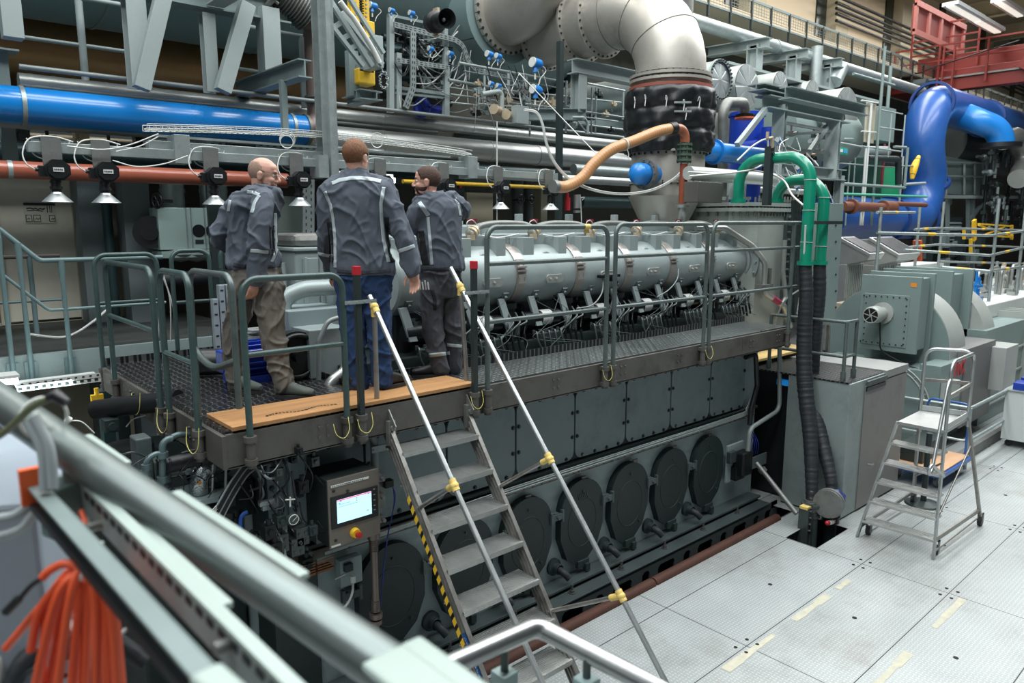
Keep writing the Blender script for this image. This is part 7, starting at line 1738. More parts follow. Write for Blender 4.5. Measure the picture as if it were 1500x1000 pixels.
# air hoods
for (px0, px1, X0, lab) in ((1237,1275,13.6,'left of two silver air hoods with black mesh mouth'),(1280,1330,15.2,'right of two silver air hoods with black mesh mouth')):
    Y0 = 6.1; a = at(px0, 440, Y=Y0); b = at(px1-10, 385, Y=Y0); w = (b.x-a.x)
    root = thing('air_hood', lab, 'air hood', (a.x+w/2, Y0, a.z), 'air hoods')
    MB().box(a.x, b.x, Y0, Y0+.8, a.z-1.0, b.z).build('duct', clad_m, root, bev=.01)
    m = MB()
    for i in range(9): x = a.x+.04+w*.11*i; m.box(x,x+.02,Y0-.012,Y0,a.z-1.0,b.z-.03)
    m.build('duct_ribs', galv_m, root)
    t = at(px0+22, 350, Y=Y0); m = MB(); h = t.z-b.z
    prof = [(0,0),(w*.05,h*.45),(w*.18,h*.8),(w*.38,h*.98),(w*.75,h),(w*1.5,h*.35),(w*1.45,h*.2),(w,0)]
    m.prism(prof, (a.x,Y0+.8,b.z), (0,-.8/w,0), (0,0,1), (w*.85,0,0)); m.build('curved_hood', clad_m, root)
    p0, p1 = V((a.x+w*.425,Y0+.2,b.z+h)), V((a.x+w*.425,Y0-.4,b.z+h*.35)); m = MB(); d_ = (p1-p0)/2; nn = V((0,d_.z,-d_.y)).normalized()
    if nn.z < 0: nn = -nn
    m.obox((p0+p1)/2+nn*.02, d_, V((w*.45,0,0)), nn*.03); fr = m.build('mouth_frame', clad_m, root, bev=.005)
    m = MB(); m.obox((p0+p1)/2+nn*.055, d_*.85, V((w*.38,0,0)), nn*.008); m.build('black_mesh', black_m, fr)
m = MB(); m.box(13.2,14.6,5.5,6.0,.8,2.15); single(m, 'beige_case', pm('beige case','9c907c',.6), 'beige case beside the box fan, under the left air hood', 'case', bev=.01)
Bx('white_case', white_m, 'long white case behind the fan casings', 'case', 1325, 1383, 384, 397, 6.3, .6)
# white bench with clutter
WB = thing('white_bench', 'thick white machine bench crowded with small silver fittings at the right edge', 'bench', (18.5, 5.2, 0))
c0, c1 = at(1392,432,Z=2.0), at(1447,447,Z=2.0)
bx0, by0 = c1.x, c1.y
MB().box(bx0, bx0+7, by0, by0+1.5, 1.72, 2.0).build('bench_top', white_m, WB, bev=.02); MB().box(bx0+.1, bx0+7, by0+.15, by0+1.4, 1.35, 1.72).build('under_frame', white_m, WB, bev=.02)
MB().box(bx0+.4, bx0+7, by0+.3, by0+.5, .9, 1.3).build('lower_duct', unitg_m, WB, bev=.02)
rnd = random.Random(15)
for k in range(46):
    x, y = bx0+rnd.uniform(.3,6), by0+rnd.uniform(.2,1.3); s = rnd.uniform(.04,.11); h_ = rnd.uniform(.1,.65)
    m = MB(); m.cyl((x,y,2.0),(x,y,2.0+h_),s*.5,n=10); m.cyl((x-s,y,2.0+h_*.6),(x+s*1.6,y,2.0+h_*.6),s*.6,n=10); m.box(x-s,x+s,y-s,y+s,2.0,2.0+s); m.build('bench_fitting', [clad_m, galv_m, blue3_m, white_m, cream_m, darkm, clad_m][k%7], WB, bev=.003)
for k in range(5): m = MB(); x = bx0+1+k*.8; m.tube(fillet([(x,by0+.5,2.0),(x,by0+.5,2.55+.06*(k%2)),(x+.9,by0+.6,2.55+.06*(k%2)),(x+.9,by0+.6,2.0)],.1,5), .035, 10); m.build('bench_pipe', clad_m, WB)
Bx('olive_cabinet', pm('olive grey cabinet','7f7d6c',.5,.1,.06,2), 'olive grey cabinet door with rounded edges under the white bench', 'cabinet', 1429, 1486, 462, 520, 4.6, .3, bev=.01, z0=.2)
for k, (px, py) in enumerate(((1424,470),(1424,480))): pass
m = MB(); c = at(1423,472,Y=4.9); m.ball(c,.12,12); m.cyl(c,c+V((0,0,-.4)),.08,n=12); single(m, 'blue_pump', navy_m, 'small royal blue pump between scroll casing and olive cabinet', 'pump')
# low pipe rail, kerb
root = thing('floor_rail', 'low silver pipe rail turning the corner behind the platform steps', 'railing', (11.9, 3.4, 0))
zt_, zl_ = .92, .42; cr = at(1422,598,Z=zt_); m = MB(); m.tube(fillet([(cr.x-.0,cr.y+1.2,zt_),(cr.x,cr.y,zt_),(cr.x+4.5,cr.y,zt_)],.08,4), .026, 12); m.build('top_rail', galv_m, root)
m = MB(); m.tube(fillet([(cr.x,cr.y+1.2,zl_),(cr.x,cr.y,zl_),(cr.x+4.5,cr.y,zl_)],.08,4), .02, 12); m.build('lower_rail', galv_m, root)
for x, y in ((cr.x,cr.y),(cr.x+2.2,cr.y),(cr.x,cr.y+1.2)): m = MB(); m.cyl((x,y,0),(x,y,zt_),.026,n=12); m.build('post', galv_m, root)
m = MB(); m.box(cr.x+.0, 20, 3.38, 3.46, 0, .16); single(m, 'kerb_strip', wsteel_m, 'low steel kerb strip along the floor behind the rolling trolley', 'kerb')
# platform trolley with wooden deck
TR_ = thing('platform_trolley', 'blue flat trolley with wooden deck parked behind the platform steps', 'trolley', (11.4, 3.6, 0))
t0 = V((11.15, 3.05, .24)); MB().box(10.6,11.75,3.2,3.85,.235,.255).build('wooden_deck', pm('pale trolley wood','c29a78',.6,0,.1,3), TR_, bev=.004)
MB().box(10.56,11.79,3.16,3.89,.18,.232).build('blue_frame', blue2_m, TR_, bev=.01)
m = MB(); m.tube(fillet([(11.75,3.25,.2),(11.75,3.25,1.0),(11.75,3.8,1.0),(11.75,3.8,.2)],.08,6), .016, 10); m.build('push_bar', blue2_m, TR_)
for (x, y) in ((10.75,3.28),(11.6,3.28),(10.75,3.78),(11.6,3.78)):
    m = MB(); m.cyl((x,y-.02,.08),(x,y+.02,.08),.08,n=22); m.cyl((x,y-.024,.08),(x,y+.024,.08),.03,n=12,mi=1); cs = m.build('castor', [pm('grey tyre','5c605e',.6) if 'grey tyre' not in MATS else MATS['grey tyre'], galv_m], TR_); m = MB(); m.box(x-.04,x+.04,y-.03,y-.025,.06,.18); m.box(x-.04,x+.04,y+.025,y+.03,.06,.18); m.build('castor_fork', galv_m, cs)
Bx('dark_crate', pm('dark green crate','24302e',.5), 'dark green crate standing on the blue trolley deck', 'crate', 1352, 1385, 636, 665, 3.5, .3, z0=.256)
c = at(1352,738,Z=0); m = MB(); m.lathe([(0,.05),(.05,.05),(.2,.02),(.22,0)], (c.x,c.y,0), (0,0,1), 28); m.cyl((c.x,c.y,.03),(c.x,c.y,.95),.035,n=16); single(m, 'stand_post', engd_m, 'dark post with round base under the platform steps', 'stand')
# grey white workshop cart
c = at(1464,652,Z=0); CT = thing('workshop_cart', 'pale grey steel cart on castors at the right edge', 'cart', (c.x+.6, c.y, 0))
cx0, cy1 = c.x, c.y; MB().box(cx0, cx0+.9, cy1-1.3, cy1, .12, .92).build('body', pm('pale grey cart paint','c3cac8',.45,0,.05,3,dirt=.2,dcol='8f9896',dscale=6), CT, bev=.008)
MB().box(cx0-.02, cx0+.92, cy1-1.32, cy1+.02, .92, .94).build('rim', galv_m, CT)
for (x, y) in ((cx0+.1,cy1-.1),(cx0+.1,cy1-1.2),(cx0+.8,cy1-.1)): m = MB(); m.cyl((x-.02,y,.055),(x+.02,y,.055),.055,n=18); m.box(x-.03,x+.03,y-.02,y+.02,.09,.13); m.build('castor', rub_m, CT)
m = MB(); m.box(cx0+.05,cx0+.35,cy1-.3,cy1-.08,.94,1.06); single(m, 'parts_bin', navy_m, 'small royal blue parts bin on the near corner of the cart', 'bin', bev=.01)
m = MB(); m.box(cx0+.4,cx0+.8,cy1-.5,cy1-.1,.94,1.1); single(m, 'parts_bin', navy_m, 'royal blue parts bin under the black tub on the cart', 'bin', bev=.01)
m = MB(); m.cyl((cx0+.6,cy1-.55,1.1),(cx0+.6,cy1-.55,1.24),.2,.24,n=26); single(m, 'black_tub', black_m, 'round black tub on top of the cart at the right edge', 'tub')
m = MB(); m.box(cx0+.1,cx0+.35,cy1-.75,cy1-.4,.94,1.0); single(m, 'white_rags', white_m, 'crumpled white rags on the cart beside the blue bins', 'rags', bev=.02)
# scaffold tube rails
def scaf(pts, r=.024, tapes=()):
    return pts
SC = thing('scaffold_rail', 'galvanised scaffold tube railing with yellow tape marks in front of the blue duct', 'railing', (16, 5.2, 2))
for p, q, Y, Y2 in (((1285,341),(1450,345),5.4,4.6),((1450,345),(1502,338),4.6,4.6),((1340,336),(1374,334),6.2,6.2),((1374,334),(1502,337),6.2,6.2),((1285,311),(1340,311),5.4,6.2),((1325,366),(1450,374),5.6,4.6),((1450,374),(1502,362),4.6,4.6),((1330,362),(1374,358),6.2,6.2),((1374,358),(1502,362),6.2,6.2),((1380,391),(1450,397),5.4,4.6),((1450,397),(1502,390),4.6,4.6),((1374,383),(1502,386),6.2,6.2)):
    a, b = at(*p, Y=Y), at(*q, Y=Y2); m = MB(); m.cyl(a, b, .026, n=12); t_ = m.build('rail_tube', galv_m, SC)
    m = MB(); c_ = a.lerp(b, .45); d_ = (b-a).normalized()*.12; m.cyl(c_-d_, c_+d_, .029, n=12); m.build('yellow_tape', yel_m, t_)
for px, t0, t1, Y in ((1285,303,376,5.4),(1340,303,390,6.2),(1374,295,392,6.2),(1449,290,432,4.6),(1490,300,418,4.6)):
    a, b = at(px, t1, Y=Y), at(px, t0, Y=Y); m = MB(); m.cyl(V((a.x,Y,a.z-1.2 if Y > 5 else 2.0)), V((a.x,Y,b.z)), .03, n=12); m.build('standard_tube', galv_m, SC)

# ============================================================ deep blue ducts, crane and upper right
BYd = 9.0
root = thing('blue_duct', 'huge deep blue duct rising, bending at the top and running away right', 'duct', at(1365, 320, Y=BYd))
vt, vb = at(1345, 138, Y=BYd), at(1363, 312, Y=BYd)
vx = (vt.x+vb.x)/2; r_ = .60; zT = vt.z-.15; zB = at(1300,321,Y=BYd).z; xL_ = at(1205,324,Y=BYd).x
m = MB(); m.tube(fillet([(xL_,BYd,zB),(vb.x+.1,BYd,zB),(vt.x-.1,BYd,zT),(vt.x+26,BYd,zT)], 1.1, 10), r_, 44); m.build('duct_run', blue2_m, root)
dx_ = V((vt.x-vb.x-.2,0,zT-zB)).normalized()
for c_, ax in ((V((at(1300,321,Y=BYd).x,BYd,zB)),(1,0,0)),(V((at(1345,318,Y=BYd).x,BYd,zB)),(1,0,0)),(V((vb.x+.1,BYd,zB))+dx_*1.25,dx_),(V((vt.x+1.15,BYd,zT)),(1,0,0)),(V((vt.x+6.3,BYd,zT)),(1,0,0)),(V((vt.x+14,BYd,zT)),(1,0,0))):
    m = MB(); m.lathe([(r_-.01,-.05),(r_+.07,-.05),(r_+.07,.05),(r_-.01,.05)], c_, ax, 44); m.build('flange_ring', pm('navy flange','1c3c78',.4) if 'navy flange' not in MATS else MATS['navy flange'], root)
a, b = at(1405,172,Y=7.6), at(1466,213,Y=7.6)
root = thing('blue_branch', 'lighter blue branch duct bending down to a black flange', 'duct', b)
m = MB(); m.tube(fillet([at(1398,163,Y=8.9), at(1430,176,Y=8.2), V((b.x,7.6,at(1462,190,Y=7.6).z)), b], .7, 9), .38, 34); m.build('duct_run', blue3_m, root)
m = MB(); m.cyl(b-V((0,0,.07)), b+V((0,0,.07)), .58, n=34); m.build('black_flange', black_m, root)
# yellow striped tag on the blue duct
p0, p1 = at(1336,262,Y=8.2), at(1346,229,Y=8.2); m = MB(); pts = spline([p0, p0.lerp(p1,.5)+V((-.09,0,0)), p1],6); m.tube(pts, [.05+.05*sin(pi*i/(len(pts)-1)) for i in range(len(pts))], 12)
yt = single(m, 'yellow_marker', yel_m, 'curved yellow marker with black stripes in front of the deep blue duct', 'marker')
m = MB()
for t in (.18,.35,.52,.69,.86): c_ = p0.lerp(p1,t); m.torus(c_+V((-.05,0,0)), p1-p0, .062, .014, 14, 6)
m.build('black_stripe', black_m, yt)
m = MB(); m.tube([at(1320,243,Y=8.3), at(1338,243,Y=8.2)], .02, 8); m.build('holder', galv_m, yt)
# tank box and equipment, far right
Bx('water_tank', unit_m, 'square grey green tank with welded ribs right of the blue duct', 'tank', 1378, 1440, 238, 283, 9.7, .4)
TF = thing('tank_frame', 'grey green frame and platform carrying the square tank', 'frame', at(1378, 320, Y=9.5))
for px in (1386,1413,1428,1440): pbar(MB(), (px,285),(px,236),9.6,2.4,d=.06).build('rib', steelp_m, TF)
for py in (238,258): pbar(MB(), (1376,py-1),(1446,py+1),9.55,2.4,d=.05).build('rail', steelp_m, TF)
pbar(MB(), (1370,288),(1502,289),9.4,5,d=.2).build('platform_beam', steelp_m, TF); pbar(MB(), (1418,325),(1445,290),9.5,5,d=.1).build('knee_brace', steeld_m, TF)
for px in (1388,1418,1425): pbar(MB(), (px,430),(px,292),9.5,4,d=.12).build('leg', steeld_m, TF)
m = MB(); c = at(1415,215,Y=10.4); m.cyl((c.x-3,10.4,c.z),(c.x+6,10.4,c.z),.95,n=30); single(m, 'dark_vessel', pm('dark steel vessel','3a4140',.4,.5,.2,1), 'dark horizontal vessel in the shade behind the square tank', 'vessel')
m = MB(); m.tube(fillet([at(1470,205,Y=8.4), at(1488,200,Y=8.4), at(1502,235,Y=8.4), at(1492,262,Y=8.0)], .6, 6), .35, 24); single(m, 'insulated_elbow', clad_m, 'dull silver elbow pipe at the right edge below the blue duct', 'pipe')
pbar(m := MB(), (1388,300),(1388,175),11.7,7,d=.3); single(m, 'steel_column', steeld_m, 'grey column between deep blue duct and dark vessel', 'column')
YF_ = thing('yellow_machine', 'yellow machine frame behind the scaffold tubes', 'machine', at(1425, 360, Y=7.4))
for p, q, w in (((1427,352),(1427,322),9),((1412,343),(1482,347),2.5),((1434,328),(1482,331),2.5),((1412,350),(1412,336),2.5),((1482,350),(1482,330),4),((1434,330),(1480,346),1.6),((1440,345),(1470,332),1.6),((1422,372),(1422,350),4)): pbar(MB(), p, q, 7.4, w, d=.08).build('frame_bar', yel_m, YF_)
rnd = random.Random(44); BK = thing('process_skid', 'crowded dark process equipment with small pipes behind the square tank', 'skid', at(1460, 330, Y=9.0))
for k in range(60):
    px, py = rnd.uniform(1440,1502), rnd.uniform(222,340); c = at(px, py, Y=rnd.uniform(8.3,9.3)); s = rnd.uniform(.06,.2); m = MB()
    if k % 3: m.cyl(c+V((0,0,-s*3)), c+V((0,0,s*3)), s*.35, n=8); m.box(c.x-s*.6,c.x+s*.6,c.y-s*.6,c.y+s*.6,c.z-s*.5,c.z+s*.5)
    else: m.cyl(c+V((-s*4,0,0)), c+V((s*4,0,0)), s*.3, n=8); m.ball(c, s*.7, 8)
    m.build('skid_pipe', [steeld_m, darkm, midm, steelp_m, engd_m][k%5], BK)
for k in range(40):
    px, py = rnd.uniform(1345,1440), rnd.uniform(345,400); c = at(px, py, Y=rnd.uniform(8.5,9.4)); s = rnd.uniform(.08,.25); m = MB(); m.box(c.x-s,c.x+s,c.y-s*.5,c.y+s*.5,c.z-s*1.5,c.z+s); m.build('skid_part', [engd_m, darkm, steeld_m, bed_m][k%4], BK)
pbar(MB(), (1344,445),(1344,352),7.8,7,d=.2).build('orange_post', pm('orange red post','c05a34',.5), BK)
# louvre cabinet
a, b = at(1378,385,Y=9.6), at(1410,318,Y=9.6); root = thing('louvre_cabinet', 'dark cabinet with horizontal louvres under the square tank', 'cabinet', (a.x,9.6,a.z)); MB().box(a.x,b.x,9.6,10.2,a.z,b.z).build('body', engd_m, root)
m = MB()
for i in range(12): z = a.z+.1+(b.z-a.z-.2)*i/12; m.obox(V(((a.x+b.x)/2,9.58,z)), V(((b.x-a.x)/2*.85,0,0)), V((0,.03,.03)), V((0,-.01,.01)))
m.build('louvres', steeld_m, root)
# frames, drums and rails between portal frame and blue duct
MR = thing('service_platform', 'pale frame of posts and rails with cream panel left of the deep blue duct', 'frame', at(1275, 330, Y=8.0))
for (px,t0,t1,w,Y,mt) in ((1263,148,330,3.5,7.9,white_m),(1284,150,215,2.6,7.9,white_m),(1276,60,330,4,7.8,unit_m),(1260,215,330,3,7.9,white_m),(1301,165,230,2,8.0,steelp_m),(1321,167,230,2,8.0,steelp_m),(1248,230,300,2,8.2,steelp_m),(1325,215,272,4,7.7,unit_m),(1317,228,300,3,8.3,steelp_m),(1238,190,330,2.4,8.4,steelp_m),(1291,210,275,4,8.6,pm('dark red tube','6c2430',.5)),(1300,95,158,5,9.4,unit_m)):
    a, b = at(px,t1,Y=Y), at(px,t0,Y=Y); m = MB(); m.cyl(a, V((a.x,Y,b.z)), pr(a,w)/2, n=12); m.build('post', mt, MR)
for (p,q,w,Y,mt) in (((1262,147),(1286,151),2.6,7.9,white_m),((1286,160),(1322,167),2,8.0,steelp_m),((1286,186),(1322,191),2,8.0,steelp_m),((1230,209),(1262,215),3,7.9,steelp_m),((1262,214),(1320,222),2.4,7.9,steelp_m),((1230,239),(1310,245),2,8.1,steelp_m),((1232,269),(1325,275),5,7.7,unit_m),((1232,284),(1357,288),4,7.6,greenl_m),((1250,108),(1310,125),4,8.6,unit_m),((1310,215),(1327,216),4,7.7,unit_m),((1236,203),(1250,203),2,8.1,steelp_m),((1262,192),(1284,194),2,7.9,white_m),((1325,270),(1355,268),4,7.8,steelp_m)):
    a, b = at(*p,Y=Y), at(*q,Y=Y); m = MB(); m.cyl(a, b, pr(a,w)/2, n=12); m.build('rail', mt, MR)
Bx('cream_panel', pm('faded cream panel','a8a290',.6), '', '', 1266, 1284, 153, 208, 7.95, .03, MR)
Bx('plant_cabinet', unit_m, 'grey green plant cabinet behind the pale platform frame', 'cabinet', 1287, 1313, 160, 205, 9.0, .8)
m = MB(); m.tube(fillet([at(1270,232,Y=8.1), at(1316,233,Y=8.1), at(1316,270,Y=8.1)], .15, 5), pr(at(1316,250,Y=8.1),4.5), 16); single(m, 'black_pipe', engd_m, 'thick dark insulated pipe bending down left of the blue duct', 'pipe')
m = MB(); m.tube([at(1265,222,Y=8.5), at(1298,222,Y=8.5)], .14, 16); single(m, 'grey_pipe_stub', steeld_m, 'short grey horizontal pipe above the dark insulated pipe', 'pipe')
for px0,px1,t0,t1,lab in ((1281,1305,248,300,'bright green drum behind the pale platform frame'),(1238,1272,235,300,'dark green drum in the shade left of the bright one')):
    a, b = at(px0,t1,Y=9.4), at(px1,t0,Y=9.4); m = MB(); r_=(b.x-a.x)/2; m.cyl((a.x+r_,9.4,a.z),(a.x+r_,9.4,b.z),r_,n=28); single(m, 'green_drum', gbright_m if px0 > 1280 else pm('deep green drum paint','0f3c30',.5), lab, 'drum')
m = MB(); a, b = at(1234,302,Y=7.5), at(1300,300,Y=7.5); m.cyl(a, V((b.x,7.5,a.z)), .11, n=18); m.cyl((at(1246,300,Y=7.5).x,7.5,a.z),(at(1249,300,Y=7.5).x,7.5,a.z),.17,n=20); m.cyl(V((b.x,7.5,a.z+.1)), V((b.x+2.5,7.5,a.z+.1)), .06, n=12); m.cyl(V((b.x-.3,7.5,a.z)), V((b.x+.3,7.5,a.z)), .17, n=16); single(m, 'rusty_line', pm('rusty brown line','6f4434',.6,.3,.2,4), 'rusty brown flanged line above the blue duct run', 'pipe')
a, b = at(1229,225,Y=7.9), at(1242,217,Y=7.9); root = thing('exit_sign', 'small green and white rescue sign behind the portal frame', 'sign', (a.x,7.9,a.z))
MB().box(a.x,b.x,7.9,7.93,a.z,b.z).build('sign_plate', pm('rescue sign green','1a9c70',.5), root); MB().box(a.x+.04,a.x+.17,7.89,7.9,a.z+.04,b.z-.04).build('white_pictogram', white_m, root); MB().box(a.x+.2,b.x-.03,7.89,7.9,a.z+.03,b.z-.03).build('blue_field', pm('sign blue field','3a8fb8',.5), root)
# gallery railing
GR = thing('gallery_railing', 'long black and white mesh railing of the high gallery', 'railing', (20, 11.6, 9.3))
zt_, zb_ = at(1335,88,Y=11.6).z, at(1335,108,Y=11.6).z
gx0, gx1 = 15.0, 62.0
MB().box(gx0,gx1,11.57,11.63,zt_-.04,zt_+.02).build('top_rail', steeld_m, GR); MB().box(gx0,gx1,11.58,11.62,zb_-.03,zb_+.02).build('bottom_rail', steeld_m, GR)
x = gx0
while x < gx1: MB().box(x,x+.05,11.56,11.62,zb_-.3,zt_).build('post', engd_m, GR); x += 1.05
meshm = pm('mesh wire', '7c8078', .6)
m = MB(); x = gx0
while x < 40:
    m.box(x,x+.012,11.6,11.606,zb_,zt_); x += .14
for i in range(6): z = zb_+(zt_-zb_)*i/6; m.box(gx0,gx1,11.6,11.606,z,z+.012)
m.build('wire_mesh', meshm, GR)
# crane
CX = 33.0
CR = thing('overhead_crane', 'red travelling crane bridge with railings and ladder, upper right', 'crane', (CX, 4, 10))
zA, zB_ = at(1345,108,X=CX).z, at(1390,128,X=CX).z; yA = at(1343,110,X=CX).y
MB().box(CX,CX+.7,-6,yA,zA-.55,zA+.55).build('main_girder', red_m, CR, bev=.02); MB().box(CX-.15,CX+.85,-6,yA,zA-.6,zA-.52).build('girder_flange', red_m, CR)
yB = at(1385,128,X=CX-1.2).y; zC = at(1385,122,X=CX-1.2).z
MB().box(CX-1.6,CX-1.1,-6,yB,zC-.35,zC+.4).build('lower_girder', red_m, CR, bev=.02)
MB().box(CX-1.9,CX+1.0,yA-.6,yA+.4,zA-1.0,zA-.5).build('end_carriage', red_m, CR, bev=.02)
MB().box(CX-1.7,CX+.1,-6,yA,zA-.62,zA-.56).build('walk_plate', wsteel_m, CR)
rail = lambda y0, y1, x, z, nm='crane_rail': MB().beam((x,y0,z),(x,y1,z),.06,.06).build(nm, red_m, CR)
for z in (1.1,.55): rail(-6, yA+.2, CX-1.75, zA-.5+z)
y = yA+.2
while y > -6: MB().beam((CX-1.75,y,zA-.9),(CX-1.75,y,zA+.6),.07,.07).build('rail_post', red_m, CR); y -= 1.6
for z in (1.75,1.2,.65): rail(yA-2.2, yA+.2, CX-.2, zA+z)
for y in (yA+.2, yA-.9, yA-2.2): MB().beam((CX-.2,y,zA),(CX-.2,y,zA+1.75),.07,.07).build('rail_post', red_m, CR)
for y in (yA-1.6, yA-1.95): MB().beam((CX-1.9,y,zA-1.1),(CX-1.9,y,zA+.5),.06,.06).build('ladder_stile', red_m, CR)
for i in range(5): MB().beam((CX-1.9,yA-1.6,zA-1.0+.33*i),(CX-1.9,yA-1.95,zA-1.0+.33*i),.04,.04).build('ladder_rung', red_m, CR)
m = MB(); m.cyl((CX-1.9,yA-.4,zA-.75),(CX-1.9,yA-1.1,zA-.75),.2,n=18); m.build('travel_motor', bed_m, CR); MB().box(CX-1.9,CX-1.75,yA-6.5,yA-5.2,zA-.75,zA-.25).build('drive_box', bed_m, CR, bev=.03)
MB().obox(V((CX-1.7,yA-4.6,zA-.7)), V((.2,0,0)), V((0,.5,.35)), V((0,-.12,.18))).build('knee_bracket', red_m, CR)
m = MB(); m.tube(spline([V((CX-1.95,yA+.1,zA+.5)),V((CX-1.95,yA-.6,zA-.3)),V((CX-1.95,yA-1.5,zA-.15)),V((CX-1.95,yA-4,zA+.3))],6), .025, 6); m.build('festoon_cable', blackc_m, CR)
a, b = at(1338,47,Y=11.2), at(1411,40,Y=11.2)
PP = thing('salmon_panel', 'salmon red framed panel hanging above the red crane', 'panel', (a.x, 11.2, a.z)); zt_ = at(1338,3,Y=11.2).z; zb_ = a.z
MB().box(a.x,b.x,11.2,11.3,zb_,zt_).build('sheet', pink_m, PP)
for i in range(5): x = a.x+(b.x-a.x)*(i/4)**1.0; MB().box(x-.1,x+.1,11.12,11.2,zb_,zt_).build('stiffener', pm('pale salmon frame','a8645c',.5) if i == 0 else MATS['pale salmon frame'], PP)
for z in (zb_, zt_): MB().box(a.x-.1,b.x+.1,11.1,11.2,z-.1,z+.1).build('frame_bar', MATS['pale salmon frame'], PP)
dimlamp = pm('dim lamp cover', 'e8e4d8', .5, 0, .01, emit=.9)
# hanging lamp rows and service lines near the ceiling
for i, (p, q) in enumerate((((1392,5),(1432,25)),((1432,28),(1462,42)),((1462,0),(1495,18)))):
    a, b = at(*p, Y=9.5), at(*q, Y=9.5); z = min(13.9, a.z); a = V((a.x,9.5,z)); b = V((b.x,9.5,z)); root = thing('ceiling_lamp', 'long ceiling lamp strip under the roof slab, '+('left','middle','right')[i]+' of three', 'lamp', a, 'ceiling lamps')
    MB().beam(a, b, .5, .12).build('housing', white_m, root); MB().beam(a-V((0,0,.08)), b-V((0,0,.08)), .22, .04).build('diffuser', dimlamp, root)
for i, (py, Y) in enumerate(((8,14.2),(16,14.0),(24,13.8),(-2,14.3),(34,13.6))):
    a = at(1225, py-4, Y=Y); m = MB(); m.cyl((a.x,Y,a.z),(at(1335,py+30,Y=Y).x+20,Y,a.z), .06, n=10); single(m, 'service_line', darkm, 'dark service line along the upper rear wall, number %s from the top' % ('two','three','four','one','five')[i], 'pipe')
# ============================================================ the three men
from mathutils import noise
def bake(o):
    dg = bpy.context.evaluated_depsgraph_get(); dg.update()
    me = bpy.data.meshes.new_from_object(o.evaluated_get(dg), preserve_all_data_layers=False, depsgraph=dg)
    o.modifiers.clear(); o.data = me
    me.polygons.foreach_set('use_smooth', [True]*len(me.polygons)); me.update()
    return o
CL = bpy.data.textures.new('cloth folds', 'CLOUDS'); CL.noise_scale = .13; CL.noise_depth = 2
def organic(mb, name, mat, parent, voxel=.009, smooth=4, folds=0., fs=None):
    o = mb.build(name, mat, parent)
    r = o.modifiers.new('r', 'REMESH'); r.mode = 'VOXEL'; r.voxel_size = voxel; r.use_smooth_shade = True
    if smooth: s = o.modifiers.new('s', 'SMOOTH'); s.iterations = smooth; s.factor = .5
    if folds:
        d = o.modifiers.new('d', 'DISPLACE'); d.texture = CL; d.strength = folds*.5; d.mid_level = .5; d.texture_coords = 'LOCAL'
        s = o.modifiers.new('s2', 'SMOOTH'); s.iterations = 2
    bake(o)
    if folds:
        me = o.data; me.update()
        N_ = [V(v.normal) for v in me.vertices]
        for v, q in zip(me.vertices, N_):
            p = V(v.co); w = noise.noise(p*3.1)*.5
            a = noise.noise(V((p.x*6+w*2, p.y*6, p.z*3.4+p.x*2+w*3))); b_ = noise.noise(V((p.x*13-4, p.y*13+w, p.z*9+p.y*5+7)))
            v.co = p+q*(.017*max(0, 1-abs(a)*4.2)**1.6+.007*max(0, 1-abs(b_)*3.5)**1.5-.006)
        me.update()
    return o
def loft(mb, rings, n=28):                    # rings = (centre, half width vector, half depth vector)
    vs = []
    for c, a, b in rings:
        for i in range(n):
            t = 2*pi*i/n; ct, st = cos(t), sin(t)
            k = (abs(ct)**2.6+abs(st)**2.6)**(-1/2.6)
            vs.append(c+a*ct*k+b*st*k)
    m = len(rings)
    fs = [(i*n+j, i*n+(j+1)%n, (i+1)*n+(j+1)%n, (i+1)*n+j) for i in range(m-1) for j in range(n)]
    fs += [tuple(range(n))[::-1], tuple((m-1)*n+j for j in range(n))]
    mb.add(vs, fs, 0, True)
def limb(mb, pts, k=5, sc=1.):
    P_ = spline([p for p, r in pts], k); R_ = [r for p, r in pts]; out = []
    for i in range(len(P_)): t = i/k; j = min(int(t), len(R_)-2); out.append((R_[j]+(R_[j+1]-R_[j])*(t-j))*sc)
    mb.tube(P_, out, 16); mb.ball(P_[0], out[0], 14); mb.ball(P_[-1], out[-1], 14)
def hand(mb, w, d, palm, curl=.5, side=1, s=1.):   # wrist point, direction of the fingers, palm normal
    d = V(d).normalized(); n = V(palm); n = (n-d*n.dot(d)).normalized(); r = d.cross(n)*side
    w = V(w)
    mb.tube([w-d*.03, w+d*.02], [.027*s, .028*s], 12)
    mb.ball(w+d*.055*s, .05*s, 14, sc=(.95,.82,.36), axes=(d, r, n))
    for i, (o, L) in enumerate(((.033,.078),(.012,.086),(-.011,.08),(-.032,.062))):
        p = w+d*.085*s+r*o*s; a = curl*(1+.18*i); q = [p-d*.02]
        dd = d+r*o*1.2
        for k, f in enumerate((.42,.33,.25)):
            dd = (dd*cos(a*.8)+n*sin(a*.8)).normalized(); p = p+dd*L*f*s; q.append(p)
        mb.tube(q, [.0105*s,.0100*s,.0092*s,.0078*s], 10); mb.ball(q[-1], .0079*s, 8)
    p = w+d*.03*s+r*.03*s; q = [p, p+(d*.5+r*.8+n*.35).normalized()*.035*s]; q.append(q[-1]+(d*.85+r*.35+n*.4).normalized()*.032*s); q.append(q[-1]+(d+n*.35).normalized()*.024*s)
    mb.tube(q, [.016*s,.0125*s,.0105*s,.0085*s], 10); mb.ball(q[-1], .0086*s, 8)
def frame(f, tilt=0.):
    f = V(f); f = (V((f.x, f.y, 0)).normalized()*cos(tilt)+UP*sin(tilt)).normalized(); r = f.cross(UP).normalized(); u = r.cross(f).normalized()
    return f, r, u
